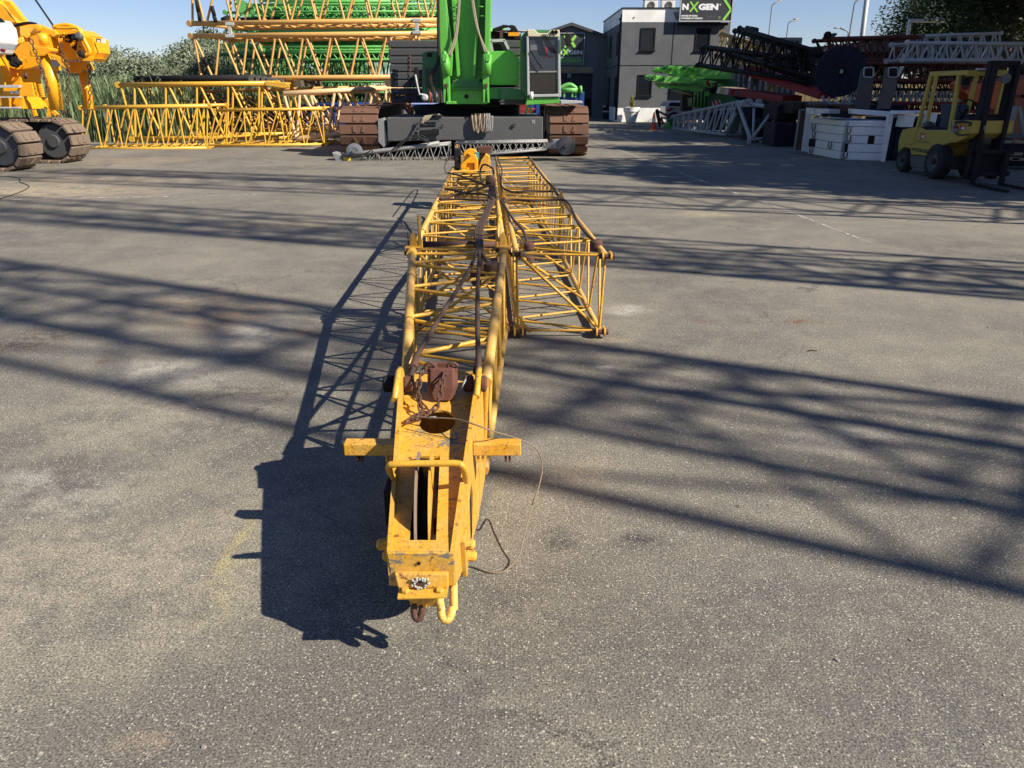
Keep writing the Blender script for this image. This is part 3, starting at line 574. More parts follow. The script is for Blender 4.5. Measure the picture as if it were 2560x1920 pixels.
# ================================================================== ROPES AND TACKLE
def z1(x, y): return (980 + x * .3015, 360 + y * .3015)
def z2(x, y): return (800 + x * .27125, 860 + y * .27125)
def rope(name, pts, r, label, cat, mat=None, group=None, par=None, f=z1, n=8):
    ps = [G(*f(p[0], p[1]), p[2]) for p in pts]
    m = MB().tube(smooth_path(ps, 5), r, n)
    o = m.build(name, mat or ROPE, par)
    return tag(o, label, cat, group) if label else o
def socket(p, d, par, r=.033):
    d = Vector(d).normalized(); p = Vector(p)
    m = MB(); m.lathe(p - d * .10, d, [(0, .012), (.02, .018), (.08, .026), (.10, .028)], 14)
    m.lathe(p + d * .02 - V(0, 0, .03), (0, 0, 1), [(0, 0), (0, r), (.012, r * 1.12), (.05, r * 1.12), (.062, r), (.062, 0)], 18); m.build('socket', RUST, par)
for k in range(4):
    o = .012 * k
    pts = [(826 + 8 * k, 285, .68), (805 + 14 * k, 400, .665), (800 + 13 * k, 480, .675), (770 + 12 * k, 565, .69), (705 + 16 * k, 690, .69), (690 + 18 * k, 760, .685), (712 + 10 * k, 860, .68)]
    if k == 0: pts += [(660, 1000, .66), (600, 1110, .65), (520, 1240, .64), (400, 1430, .64), (300, 1600, .635)]
    if k == 1: pts += [(722, 960, .67), (712, 1150, .66), (708, 1400, .655), (712, 1640, .65)]
    if k == 2: pts += [(760, 930, .66), (790, 985, .65)]
    if k == 3: pts += [(745, 960, .60), (735, 1050, .52)]
    lb = ['leftmost rusty wire rope of the bundle, ending at the left ear of the head', 'straight rusty wire rope of the bundle, ending at the right ear of the head',
          'wire rope of the bundle ending in a big round socket beside the right chord', 'wire rope of the bundle whose socket hangs down inside the lattice'][k]
    t_ = thing('wire_rope', lb, 'wire rope', G(*z1(730, 700), .68), 'rusty wire ropes lying along the jib')
    ps = [G(*z1(a, b_), z) for a, b_, z in pts]
    if k == 0: ps += [G(*z2(880, 130), .615), V(-.437, 3.10, .60), V(-.437, 2.97, .587)]
    if k == 1: ps += [G(*z2(1460, 190), .63), V(-.152, 3.06, .60)]
    MB().tube(smooth_path(ps, 5), .0125 if k < 2 else .014, 8).build('rope', ROPE, t_)
    if k == 0: MB().tube([ps[-2] + V(0, .14, .01), ps[-2]], [.014, .021], 12).build('rope_end_fitting', RUST, t_)
    if k == 1: MB().tube([ps[-1] + V(0, .16, .01), ps[-1]], [.014, .020], 12).build('rope_end_fitting', RUST, t_)
    if k == 2: socket(ps[-1] + V(.02, -.05, -.02), ps[-1] - ps[-2], t_, .042)
    if k == 3: socket(ps[-1], V(0, -.6, -.5), t_, .038)
sh = thing('shackle_clamp', 'lump of rusty shackles clamping the rope bundle behind the sockets', 'shackle', G(*z1(715, 1090), .55))
for q in ((690, 1080, .56), (740, 1070, .54), (700, 1130, .52), (850, 1020, .60), (830, 1090, .55)):
    MB().lathe(G(*z1(*q[:2]), q[2]), (0.2, -.3, 1), [(-.03, 0), (-.03, .03), (-.02, .036), (.02, .036), (.03, .03), (.03, 0)], 14).build('shackle', RUST, sh)
MB().lathe(G(*z1(818, 310), .70), (0, 1, .2), [(-.09, .02), (-.07, .06), (.03, .065), (.08, .03)], 12).build('rope_clip', RUST, tag(thing('rope_clamp', 'dark clamp gathering the ropes just in front of the yellow hook block', 'clamp', G(*z1(818, 310), .70))))
rl = 'dark rope crossing the jib'
for pts, r, lb in [
    ([(395, 458, .66), (500, 430, .67), (640, 395, .68), (760, 360, .69), (830, 330, .70)], .014, 'stiff dark rope slanting from the left chord up to the rope clamp'),
    ([(395, 460, .66), (560, 458, .665), (720, 462, .67), (860, 466, .665)], .012, 'straight dark rope lying level across the long jib from chord to chord'),
    ([(440, 375, .66), (520, 385, .665), (620, 410, .67), (730, 415, .68), (800, 430, .69), (840, 470, .68)], .012, 'dark rope bowing from a hook on the left chord into the bundle'),
    ([(470, 240, .67), (560, 262, .68), (660, 300, .70), (780, 345, .70)], .013, 'dark rope from the black end box down into the bundle'),
    ([(560, 262, .70), (500, 245, .66), (450, 240, .5), (438, 190, .45), (455, 140, .55), (520, 110, .75), (548, 130, .85)], .008, 'thin brown rope looping out over the asphalt left of the hook block'),
    ([(760, 345, .69), (740, 300, .68), (730, 230, .70), (760, 170, .78), (830, 200, .78), (845, 240, .72)], .013, 'rope loop right of the hook block at the far end of the jib')]:
    rope('rope', pts, r, lb, 'rope', group='ropes crossing the long jib')
for pts, r, lb, sk in [
    ([(870, 95, .70), (890, 160, .66), (912, 215, .655), (905, 330, .65), (935, 375, .655), (1020, 400, .66), (1180, 392, .665), (1340, 392, .66)], .011, 'dark rope bending from the far end across to the right chord of the extension', None),
    ([(920, 480, .655), (1000, 462, .665), (1200, 470, .67), (1400, 462, .67), (1460, 490, .665), (1500, 560, .655), (1540, 650, .655), (1600, 730, .655), (1690, 820, .65)], .0125, 'dark rope running across and down the right chord to a round socket', 1),
    ([(905, 470, .65), (950, 540, .655), (1010, 630, .655), (1085, 715, .655), (1110, 780, .655), (1125, 840, .65)], .0125, 'dark rope slanting down the middle of the extension to a hanging socket', 2),
    ([(1130, 110, .67), (1180, 180, .655), (1260, 280, .655), (1340, 360, .655), (1375, 420, .65)], .011, 'dark rope lying along the right chord near the far end', None)]:
    t_ = thing('wire_rope', lb, 'wire rope', G(*z1(*pts[0][:2]), .65), 'ropes on the jib extension')
    ps = [G(*z1(a, b_), z) for a, b_, z in pts]; MB().tube(smooth_path(ps, 5), r, 8).build('rope', ROPE, t_)
    if sk == 1: MB().lathe(ps[-1] - V(-.005, 0, .06), (0, 0, 1), [(0, .04), (0, .046), (.03, .05), (.07, .048), (.085, .03), (.085, 0)], 20).build('socket', RUST, t_)
    if sk == 2:
        for dz in (0, -.10): MB().lathe(ps[-1] + V(.01, -.02, dz - .03), (0, 0, 1), [(0, 0), (0, .036), (.01, .042), (.045, .042), (.055, .03), (.055, 0)], 18).build('socket', RUST, t_)
# chain and rusty block on the deck
ch = thing('rusty_chain', 'rusty link chain draped over the red block and lying across the head plate', 'chain', V(-.33, 2.95, .5))
def link(par, a, b_, roll, w=.010, r=.0040):
    a = Vector(a); b_ = Vector(b_); d = b_ - a; L = d.length / 2 + .004; d.normalize(); s_ = d.cross(UP if abs(d.z) < .9 else V(0, 1, 0)).normalized(); u = s_.cross(d)
    e = s_ * math.cos(roll) + u * math.sin(roll); c = (a + b_) / 2
    pts = [c + d * (L * math.cos(t) if abs(math.cos(t)) < .5 else math.copysign(L * (.55 + .45 * abs(math.cos(t))), math.cos(t))) + e * w * math.sin(t) for t in [2 * math.pi * i / 14 for i in range(14)]]
    MB().tube(pts, r, 6, closed=True).build('link', RUST, par)
def chain(par, pts, pitch, w=.010, r=.0040):
    ps = smooth_path(pts, 8); out_ = [ps[0]]; acc = 0
    for a, b_ in zip(ps[:-1], ps[1:]):
        acc += (b_ - a).length
        if acc >= pitch: out_.append(b_); acc = 0
    for i, (a, b_) in enumerate(zip(out_[:-1], out_[1:])): link(par, a, b_, (i % 2) * 1.57 + .3, w, r)
def PZ(x, y, Y_): return P(*z2(x, y), Y_)
chain(ch, [PZ(970, 225, 2.93), PZ(925, 290, 2.91), PZ(905, 420, 2.86), PZ(915, 540, 2.79), G(*z2(935, 620), .545), G(*z2(900, 655), .542), G(*z2(790, 720), .538)], .028)
chain(ch, [PZ(1175, 240, 2.92), PZ(1130, 300, 2.87), PZ(1120, 400, 2.84), PZ(1100, 520, 2.79), G(*z2(1070, 590), .55), G(*z2(1010, 630), .545), G(*z2(930, 665), .54), G(*z2(850, 700), .54)], .028)
blk = thing('rusty_block', 'chunky red rusty steel block in the chain between the two ears', 'steel block', V(-.30, 3.05, .5))
c0 = V(-.292, 2.945, 0)
m = MB(); base = [(-.060, -.03), (-.046, -.052), (.046, -.052), (.063, -.02), (.056, .045), (-.05, .045)]
lo = [V(c0.x + x * .72, c0.y + y * .8 - .03, .540) for x, y in base]; md = [V(c0.x + x * 1.05, c0.y + y - .01, .595) for x, y in base]; hi = [V(c0.x + x, c0.y + y + .01, .668) for x, y in base]; ri = [V(c0.x + x * .6, c0.y + y * .6 + .01, .671) for x, y in base]; rb = [V(c0.x + x * .5, c0.y + y * .5 + .01, .62) for x, y in base]
fs = [tuple(reversed(range(6)))] + [(k * 6 + i, k * 6 + (i + 1) % 6, k * 6 + 6 + (i + 1) % 6, k * 6 + 6 + i) for k in range(4) for i in range(6)] + [tuple(range(24, 30))]
m.add(lo + md + hi + ri + rb, fs).build('block_body', REDRUST, blk, .004)
for x in (-.05, .045): MB().tube(ringpts((c0.x + x, c0.y - .02, .672), .02, .018, 0, 330, 14), .007, 8).build('shackle', RUST, blk)
# loose wire
wt = thing('loose_wire', 'thin brown wire arching off the jib head and down onto the asphalt at the right', 'wire', V(.1, 2.6, 0))
def z3(x, y): return (850 + x * .24864, 1240 + y * .24864)
wp = [G(*z2(880, 668), .55), G(*z2(1000, 678), .555), G(*z2(1250, 692), .57), G(*z2(1420, 740), .58), G(*z2(1600, 805), .55), G(*z2(1800, 865), .46), G(*z2(1930, 920), .42), G(*z2(2010, 990), .38), G(*z2(2050, 1130), .31), G(*z2(2020, 1300), .25), G(*z2(1960, 1480), .19),
      G(*z3(1960, 0), .17), G(*z3(1900, 220), .12), G(*z3(1840, 450), .07), G(*z3(1790, 620), .03), G(*z3(1640, 760), .006), G(*z3(1500, 765), .006), G(*z3(1350, 715), .006), G(*z3(1230, 690), .006)]
MB().tube(smooth_path(wp, 6), .0030, 6).build('wire', WIRE, wt)
MB().tube([wp[1], wp[1] + V(.03, 0, .0)], .0055, 6).build('ferrule', MGREY, wt)
o = MB().tube(smooth_path([G(*z2(780, 780), .52), G(*z2(950, 820), .51), G(*z2(1165, 862), .505), G(*z2(1260, 885), .50)], 4), .0016, 5).build('thin_wire', BLACK); tag(o, 'hair thin dark wire stretched across the yellow head plate', 'wire')
o = MB().tube(smooth_path([G(*z2(570, 1330), .3), G(*z2(510, 1420), .15), G(*z2(420, 1520), .05), G(*z2(400, 1640), .01), G(*z3(300, 380), .004), G(*z3(410, 480), .004)], 5), .0018, 5).build('thin_wire', WIRE); tag(o, 'thin loose wire curling down in the shadow left of the jib head', 'wire')
# hook block at the far end
hb = thing('hook_block', 'rounded yellow hook block standing at the far end of the long jib', 'hook block', V(-.62, 11.7, .6))
def z4(x, y): return (1100 + x * .09643, 360 + y * .09643)
def hp(x, y, Y_=11.55): return P(*z4(x, y), Y_)
MB().prism([hp(*q, 11.75) for q in [(590, 260), (640, 180), (720, 130), (800, 115), (880, 130), (940, 180), (975, 270), (940, 360), (860, 410), (640, 370)]], (0, .06, 0)).build('sheave_cover', CYEL, hb, .012)
MB().prism([hp(*q, 11.6) for q in [(680, 255), (920, 270), (985, 430), (985, 650), (885, 650), (885, 505), (700, 505), (650, 640), (540, 640), (530, 500), (595, 480)]], (0, .08, 0)).build('cheek_plate', CYEL, hb, .01)
MB().prism([hp(*q, 11.64) for q in [(700, 505), (885, 505), (885, 660), (860, 700), (700, 690), (660, 650)]], (0, .06, 0)).build('centre_plate', CYEL, hb, .01)
MB().prism([hp(*q, 11.57) for q in [(540, 650), (640, 655), (680, 710), (860, 710), (890, 655), (985, 650), (970, 720), (900, 770), (760, 795), (640, 770), (560, 720)]], (0, .10, 0)).build('hook_collar', CYEL, hb, .012)
MB().cyl(hp(795, 235, 11.52), hp(795, 235, 11.62), .032, 18).build('axle_boss', CYEL, hb)
MB().box(hp(970, 300, 11.75), (.05, .05, .1)).build('cyan_label', plain('cyan_label', (.05, .30, .30)), hb)
MB().prism([hp(*q, 11.7) for q in [(540, 700), (960, 740), (900, 830), (640, 820)]], (0, .1, 0)).build('shackle', BLACK, hb, .01)
# ================================================================== CRAWLER TRACKS
def track(root, axis, c, L_, rad, wd, mat, pad_pitch=.27, ph=0.0, lug=True, hubm=DGREY):
    """track: c centre, axis unit vector along it, L_ between wheel centres, wd shoe width; shoes are sub-parts"""
    ax = Vector(axis).normalized(); sd_ = Vector((-ax.y, ax.x, 0)); c = Vector(c)
    pts = []; n = 10
    hull = MB(); pr = []
    for i in range(13): a = -math.pi / 2 + math.pi * i / 12; pr.append((L_ / 2 + math.cos(a) * (rad - .09), math.sin(a) * (rad - .09)))
    for i in range(13): a = math.pi / 2 + math.pi * i / 12; pr.append((-L_ / 2 + math.cos(a) * (rad - .09), math.sin(a) * (rad - .09)))
    hull.prism([c + ax * a + UP * b - sd_ * wd * .30 for a, b in pr], sd_ * wd * .60)
    tr = hull.build('track', BLACK, root)
    for s_ in (-1, 1):                                          # frame side plate and hub discs
        MB().beam(c - ax * L_ / 2 * .8 + sd_ * s_ * wd * .31, c + ax * L_ / 2 * .8 + sd_ * s_ * wd * .31, .05, rad * .9).build('frame_side', hubm, tr, .02)
        for e in (-1, 1):
            MB().lathe(c + ax * e * L_ / 2 + sd_ * s_ * wd * .30, sd_ * s_, [(0, 0), (0, rad * .80), (.05, rad * .80), (.07, rad * .74), (.075, rad * .3), (.12, rad * .27), (.12, 0)], 28).build('hub', hubm, tr)
    per = 2 * L_ + 2 * math.pi * (rad - .035); k = int(per / pad_pitch); step = per / k
    for i in range(k):
        s = (i + ph) * step
        if s < L_: p = c + ax * (s - L_ / 2) + UP * (rad - .035); d = ax; nn = UP
        elif s < L_ + math.pi * (rad - .035):
            a = math.pi / 2 - (s - L_) / (rad - .035); p = c + ax * (L_ / 2 + math.cos(a) * (rad - .035)) + UP * math.sin(a) * (rad - .035); nn = ax * math.cos(a) + UP * math.sin(a); d = nn.cross(sd_)
        elif s < 2 * L_ + math.pi * (rad - .035): q = s - L_ - math.pi * (rad - .035); p = c + ax * (L_ / 2 - q) - UP * (rad - .035); d = -ax; nn = -UP
        else: a = -math.pi / 2 - (s - 2 * L_ - math.pi * (rad - .035)) / (rad - .035); p = c + ax * (-L_ / 2 + math.cos(a) * (rad - .035)) + UP * math.sin(a) * (rad - .035); nn = ax * math.cos(a) + UP * math.sin(a); d = nn.cross(sd_)
        m = Matrix((sd_, d, nn)).transposed(); mb = MB()
        w2, t2, l2 = wd / 2, .035, pad_pitch * .40
        pv = [(-w2, -l2), (-w2 + .05, -l2 - .012), (w2 - .05, -l2 - .012), (w2, -l2), (w2, l2), (w2 - .05, l2 + .012), (-w2 + .05, l2 + .012), (-w2, l2)]
        mb.prism([p + m @ Vector((a, b, -t2)) for a, b in pv], nn * t2 * 2)
        if lug and nn.dot(-UP) < .9:
            for q in (-1, 1):
                mb.prism([p + m @ Vector((q * .05, -l2 * .75, t2)), p + m @ Vector((q * .16, -l2 * .75, t2)), p + m @ Vector((q * .16, l2 * .75, t2)), p + m @ Vector((q * .11, l2 * .75, t2))], nn * .022)
        mb.build('track_shoe', mat, tr, .012)
    return tr
# ================================================================== GREEN CRAWLER CRANE
gc = thing('crawler_crane', 'green crawler crane facing the camera with rusty brown tracks and a white framed cab', 'crawler crane', (-1.3, 24, 0))
for x0, x1 in ((-4.68, -3.63), (1.02, 2.08)):
    track(gc, (0, -1, 0), ((x0 + x1) / 2, 25.3, .66), 6.6, .64, x1 - x0, PADM, ph=.3)
def z3b(x, y): return (820 + x * .31645, y * .31645)
def q3(pts, y): return [P(*z3b(*p), y) for p in pts]
def pl3(name, pts, y, th, mat, par=None, bevel=.012): return MB().prism(q3(pts, y), (0, th, 0)).build(name, mat, par or gc, bevel)
cb = pl3('car_body', [(462, 928), (1698, 922), (1698, 1112), (890, 1108), (480, 1118), (470, 1108)], 21.3, 3.2, DGREY, None, .03)
pl3('side_frame', [(392, 942), (440, 930), (468, 1110), (440, 1168), (396, 1120)], 21.35, 2.6, MGREY)
pl3('underbody_shade', [(480, 1118), (1700, 1112), (1690, 1200), (490, 1200)], 22.2, 1.8, BLACK)  # black block standing in for the dark shadow gap beneath the car body
for a, b_ in (((720, 945), (712, 1105)), ((880, 940), (886, 1105)), ((715, 1015), (884, 1010)), ((722, 960), (880, 955)), ((640, 1110), (712, 985))):
    MB().beam(P(*z3b(*a), 21.22), P(*z3b(*b_), 21.22), .035, .035, (0, 1, 0)).build('step_frame', DGREY, gc)
pl3('step_plate', [(722, 1030), (880, 1022), (878, 1060), (728, 1072)], 21.2, .1, BLACK)
for x, y in ((905, 990), (1475, 985)): MB().lathe(P(*z3b(x, y), 21.3), (0, -1, 0), [(0, .05), (.05, .05), (.05, .025), (.0, .025)], 14).build('lifting_eye', DGREY, gc)
text_mesh('frame_mark', '3E', plain('dull_white', (.35, .35, .33)), cb, P(*z3b(1608, 975), 21.29), (1, 0, 0), (0, 0, 1), .10, .09, .004, .02)
MB().lathe(P(*z3b(1105, 905), 24.2) * 1 - V(0, 0, .35), (0, 0, 1), [(0, 1.75), (.12, 1.75), (.12, 1.6), (.62, 1.6), (.62, 1.5)], 48).build('slewing_ring', BLACK, gc)
# upper body
pl3('counter_frame', [(842, 820), (1350, 820), (1350, 852), (842, 852)], 22.2, 3.0, BLACK)
lbx = pl3('engine_cover', [(745, 420), (790, 405), (905, 405), (905, 800), (752, 800), (742, 700)], 21.9, 2.6, DGREEN)
pl3('louvre_panel', [(766, 540), (880, 540), (880, 695), (772, 695)], 21.88, .05, paint('louvre_green', (.02, .075, .03), .6), lbx, .005)
pl3('work_lamp', [(780, 420), (820, 416), (820, 448), (782, 450)], 21.86, .05, BLACK, lbx, .01)
rbx = pl3('machinery_house', [(1268, 405), (1440, 402), (1500, 470), (1500, 672), (1268, 672)], 21.9, 4.0, GREEN)
pl3('edge_rail', [(1440, 402), (1460, 405), (1512, 475), (1514, 672), (1500, 672), (1500, 478)], 21.85, .06, GREEN, rbx)
pl3('lower_tray', [(1268, 690), (1500, 700), (1600, 730), (1590, 790), (1360, 785), (1268, 780)], 21.8, 2.5, DGREEN)
pl3('tank', [(1300, 700), (1350, 700), (1350, 780), (1300, 778)], 21.75, .5, DGREEN)
pl3('grey_box', [(1390, 760), (1580, 765), (1570, 828), (1395, 825)], 22.0, 1.2, DGREY)
pl3('air_filter_box', [(1290, 325), (1395, 318), (1436, 404), (1296, 405)], 22.6, 1.4, BLACK)
for a, b_ in (((1284, 325), (1298, 405)), ((1392, 318), (1436, 404)), ((1284, 322), (1396, 318))): MB().beam(P(*z3b(*a), 22.5), P(*z3b(*b_), 22.5), .07, .07, (0, 1, 0)).build('box_frame', SILV, gc)
# counterweight slabs stacked behind on both sides
x0, x1 = -3.05, 2.25
for k in range(8):
    zz = 1.02 + k * .205
    MB().box(((P(*z3b(480, 500), 24.6).x + P(*z3b(1522, 500), 24.6).x) / 2, 25.6, P(*z3b(600, 815), 24.6).z + .11 + k * .222), (P(*z3b(1522, 500), 24.6).x - P(*z3b(480, 500), 24.6).x, 1.8, .205)).build('counterweight_slab', CWT, gc, .03)
for x in (640,):
    for k in range(22): 
        p = P(*z3b(x + 8 * (k % 2), 425 + k * 18), 24.45); link(gc, p, p - V(0, 0, .10), (k % 2) * 1.57, .04, .014)
for x in (530, 700):
    MB().beam(P(*z3b(x + 20, 780), 24.5), P(*z3b(x - 10, 740), 24.5), .05, .05, (0, 1, 0)).build('clip', BLACK, gc)
# boom: boxed green base section standing up, open towards the camera
B0, B1 = 21.2, 22.4
def boomcol(name, pts, y, th, mat=GREEN, bv=.01): return pl3(name, pts, y, th, mat, None, bv)
boomcol('boom_side', [(862, -160), (925, -160), (950, 430), (960, 600), (965, 812), (925, 812), (905, 600), (888, 430)], B0, 1.0)
boomcol('boom_side', [(1246, -160), (1292, -160), (1272, 430), (1262, 600), (1258, 812), (1222, 812), (1225, 600), (1236, 430)], B0, 1.0)
bp_ = boomcol('boom_back_panel', [(915, -160), (1250, -160), (1240, 630), (940, 630)], B0 + .45, .08)
boomcol('boom_rib', [(965, -160), (985, -160), (1042, 590), (1028, 608), (1018, 600)], B0 + .12, .34)
boomcol('boom_rib', [(1195, -160), (1215, -160), (1165, 600), (1150, 608), (1142, 590)], B0 + .12, .34)
boomcol('boom_rib', [(905, -160), (918, -160), (985, 440), (975, 600), (960, 600)], B0 + .02, .42)
boomcol('boom_foot', [(960, 705), (972, 670), (1010, 628), (1190, 628), (1232, 680), (1240, 705), (1258, 812), (1250, 822), (945, 822), (950, 812)], B0 + .3, .9, GREEN)
boomcol('boom_foot_recess', [(985, 690), (1012, 636), (1186, 636), (1222, 690)], B0 + .26, .05, DGREEN, .01)
MB().cyl(P(*z3b(1093, 762), B0 + .31), P(*z3b(1093, 762), B0 + .28), .055, 20).build('pin_hole', BLACK, gc)
boomcol('boom_foot_lip', [(975, 705), (1235, 705), (1235, 714), (975, 714)], B0 + .2, .12, DGREEN, .004)
for x in (935, 1248):
    boomcol('clevis', [(x - 28, 590), (x + 22, 590), (x + 26, 812), (x + 12, 812), (x - 2, 655), (x - 12, 812), (x - 22, 812)], B0 - .15, .14)
    boomcol('clevis_pin', [(x - 12, 660), (x + 14, 660), (x + 12, 690), (x - 10, 690)], B0 - .18, .2, RUST)  # rust coloured pin block across the clevis
for xa, xb in (((918, 430), (938, 590)), ((1258, 430), (1252, 590))):
    MB().tube([P(*z3b(*xa), B0 - .12), P(*z3b(*xb), B0 - .12)], .12, 16).build('backstop_cylinder', GREEN, gc)
    boomcol('cylinder_cap', [(xa[0] - 18, 438), (xa[0] - 12, 425), (xa[0] + 12, 425), (xa[0] + 24, 438), (xa[0] + 18, 486), (xa[0] - 12, 486)], B0 - .26, .24)
    MB().lathe(P(*z3b(xa[0] + 2, 425), B0 - .12), (0, 0, 1), [(0, .06), (.05, .05), (.08, 0)], 12).build('grease_cap', GREEN, gc)
boomcol('foot_flange', [(935, 800), (1010, 800), (1012, 822), (930, 822)], B0 - .2, .2)
for (a, b_, c_) in (((1040, -120), (1010, 250), (950, 440)), ((1120, -120), (1170, 200), (1262, 425)), ((1046, -120), (1020, 260), (962, 450)), ((1128, -120), (1180, 210), (1240, 415))):
    MB().tube(smooth_path([P(*z3b(*a), B0 - .05), P(*z3b(*b_), B0 - .08), P(*z3b(*c_), B0 - .15)], 5), .028, 6).build('sling_rope', SLING, gc)
for a in ((970, 60), (1180, 55), (980, 130), (1195, 128)):
    p = P(*z3b(*a), B0 + .1); MB().tube([p, p + V(.07, -.06, 0), p + V(.14, -.06, 0), p + V(.2, 0, 0)], .018, 6).build('grab_handle', GREEN, gc)
for k in range(3):
    MB().tube(smooth_path([P(*z3b(*a), B0 - .05) for a in ((872 - 3 * k, -60), (876 - 3 * k, 300), (880 - 6 * k, 480), (830 - 12 * k, 590 + 10 * k), (830 - 5 * k, 680), (850 - 8 * k, 760), (860, 810))], 5), .035, 6).build('hydraulic_hose', RUBBER, gc)
for k in range(9):
    x = 800 + k * 13; MB().tube(smooth_path([P(*z3b(x, 700 + 12 * (k % 3)), B0), P(*z3b(x + 8, 750), B0 - .06), P(*z3b(x + 2 + 10 * (k % 2), 812), B0)], 4), .018, 6).build('hose_coupling', SILV if k % 3 else ORG, gc)
MB().tube([P(*z3b(*a), 21.2) for a in ((690, 590), (700, 650), (722, 745), (760, 748))], .025, 8).build('mirror_arm', SILV, gc)
MB().lathe(P(*z3b(768, 770), 21.2), (0, -1, 0), [(0, .0), (0, .08), (.08, .09), (.12, .05), (.12, 0)], 14).build('work_lamp', SILV, gc)
MB().box(P(*z3b(700, 605), 21.25), (.12, .08, .45)).build('mirror', BLACK, gc, .02)
# cab
cabY = 21.3
pl3('cab_shell', [(1522, 290), (1580, 232), (1828, 236), (1838, 300), (1836, 770), (1570, 775), (1525, 700)], cabY + .12, 1.9, DGREEN, None, .04)
sidew = P(*z3b(1522, 400), cabY).x - .02
MB().prism([P(*z3b(1527, 320), cabY + .3) * 1 + V(-.04, 0, 0), P(*z3b(1556, 300), cabY + .1) + V(-.02, 0, 0), P(*z3b(1560, 400), cabY + .1) + V(-.02, 0, 0), P(*z3b(1530, 470), cabY + .3) + V(-.04, 0, 0)], (0, -.02, 0)).build('side_window', GLASS, gc)
MB().prism(q3([(1530, 330), (1558, 290), (1560, 380), (1536, 420), (1530, 410)], cabY + .10), (0, -.02, 0)).build('side_window', GLASS, gc)
pl3('roof_visor', [(1576, 232), (1632, 232), (1660, 262), (1730, 262), (1758, 236), (1830, 236), (1830, 292), (1580, 288)], cabY - .05, .3, BEIGE)
for x in (1774, 1801): MB().lathe(P(*z3b(x, 254), cabY - .06), (0, -1, 0), [(0, .0), (0, .045), (.02, .05), (.02, .03), (.0, .03)], 16).build('roof_lamp', BLACK, gc)
pl3('upper_windscreen', [(1585, 285), (1815, 288), (1812, 562), (1592, 565)], cabY, .06, CGLASS, None, .004)
pl3('lower_windscreen', [(1592, 575), (1812, 572), (1815, 735), (1600, 742)], cabY, .06, paint('cab_interior_glass', (.018, .015, .013), .12, dirt=(.06, .05, .04), da=.8, sc_=6, bump=0), None, .004)
pl3('door_post', [(1568, 285), (1584, 285), (1594, 755), (1574, 760)], cabY - .04, .1, SILV)
pl3('door_post', [(1814, 235), (1828, 235), (1842, 765), (1818, 770)], cabY - .04, .1, LGREY)
pl3('cab_sill', [(1590, 746), (1820, 742), (1820, 764), (1590, 768)], cabY - .05, .12, SILV)
pl3('window_bar', [(1592, 563), (1814, 560), (1814, 572), (1592, 575)], cabY - .02, .05, MGREY, None, .004)
pl3('cab_base', [(1575, 770), (1830, 768), (1825, 815), (1560, 830)], cabY, 1.6, GREEN)
MB().cyl(P(*z3b(1608, 725), cabY - .12), P(*z3b(1608, 785), cabY - .12), .045, 12).build('extinguisher', WHITE, gc)
pl3('sticker', [(1598, 355), (1660, 350), (1680, 352), (1680, 395), (1600, 398)], cabY - .005, .004, plain('dull_sticker', (.14, .14, .14), .4), None, 0)
for k in range(6): MB().box(P(*z3b(1722 + (k % 2) * 3, 380 + k * 13), cabY - .01), (.05, .004, .035)).build('red_lettering', plain('faded_red', (.4, .03, .05)), gc)
for k in range(4):
    MB().tube([P(*z3b(1690 + 12 * k, 270), cabY - .07), P(*z3b(1735 + 14 * k, 370), cabY - .10), P(*z3b(1770 + 14 * k, 420), cabY - .05)], .012, 5).build('wiper_cable', BLACK, gc)
MB().tube([P(*z3b(1600, 400), cabY - .06), P(*z3b(1690, 540), cabY - .07)], .018, 5).build('wiper', BLACK, gc)
MB().tube(smooth_path([P(*z3b(1828, 250), cabY), P(*z3b(1880, 248), cabY - .1), P(*z3b(1890, 275), cabY - .1)], 4), .012, 6).build('mirror_arm', BLACK, gc)
pl3('mirror', [(1872, 268), (1915, 262), (1922, 362), (1888, 366), (1876, 330)], cabY - .15, .07, BLACK, None, .02)
pl3('walkway', [(1838, 790), (2010, 798), (2012, 816), (1840, 822)], cabY, .7, SILV, None, .01)
for a, b_ in (((1590, 835), (1608, 900)), ((1575, 835), (1560, 900))): MB().beam(P(*z3b(*a), 21.6), P(*z3b(*b_), 21.6), .06, .04, (0, 1, 0)).build('cab_strut', GREEN, gc)
# tackle on the car body
t_ = thing('rope_coil', 'heap of tan rope slumped over the left of the dark crane body', 'rope coil', P(*z3b(800, 925), 21.3))
for k in range(9):
    a = k * .7; MB().tube(smooth_path([P(*z3b(735 + 6 * k, 985 - 4 * k), 21.22 - .01 * (k % 3)), P(*z3b(760 + 8 * k, 925 - 2 * k), 21.25), P(*z3b(830 + 6 * k, 905 + 3 * (k % 4)), 21.5), P(*z3b(905 - 3 * k, 915 + 3 * (k % 3)), 21.35)], 5), .022, 6).build('rope_turn', SLING, t_)
t_ = thing('webbing_slings', 'bunch of brown textile slings hanging over the middle of the dark crane body', 'slings', P(*z3b(1200, 925), 21.3))
for k, x in enumerate((1140, 1152, 1165, 1190, 1205, 1215)):
    MB().tube(smooth_path([P(*z3b(x, 905), 21.5), P(*z3b(x - 2, 920), 21.24), P(*z3b(x + 6, 990), 21.2), P(*z3b(x + 18 + 5 * (k % 2), 1035 + 8 * (k % 3)), 21.2), P(*z3b(x + 30, 980), 21.2), P(*z3b(x + 32, 920), 21.22)], 5), .028, 6).build('sling', RUST if k % 2 else SLING, t_)
t_ = thing('grey_slings', 'pale grey slings hanging beside the brown ones on the crane body', 'slings', P(*z3b(1280, 925), 21.3))
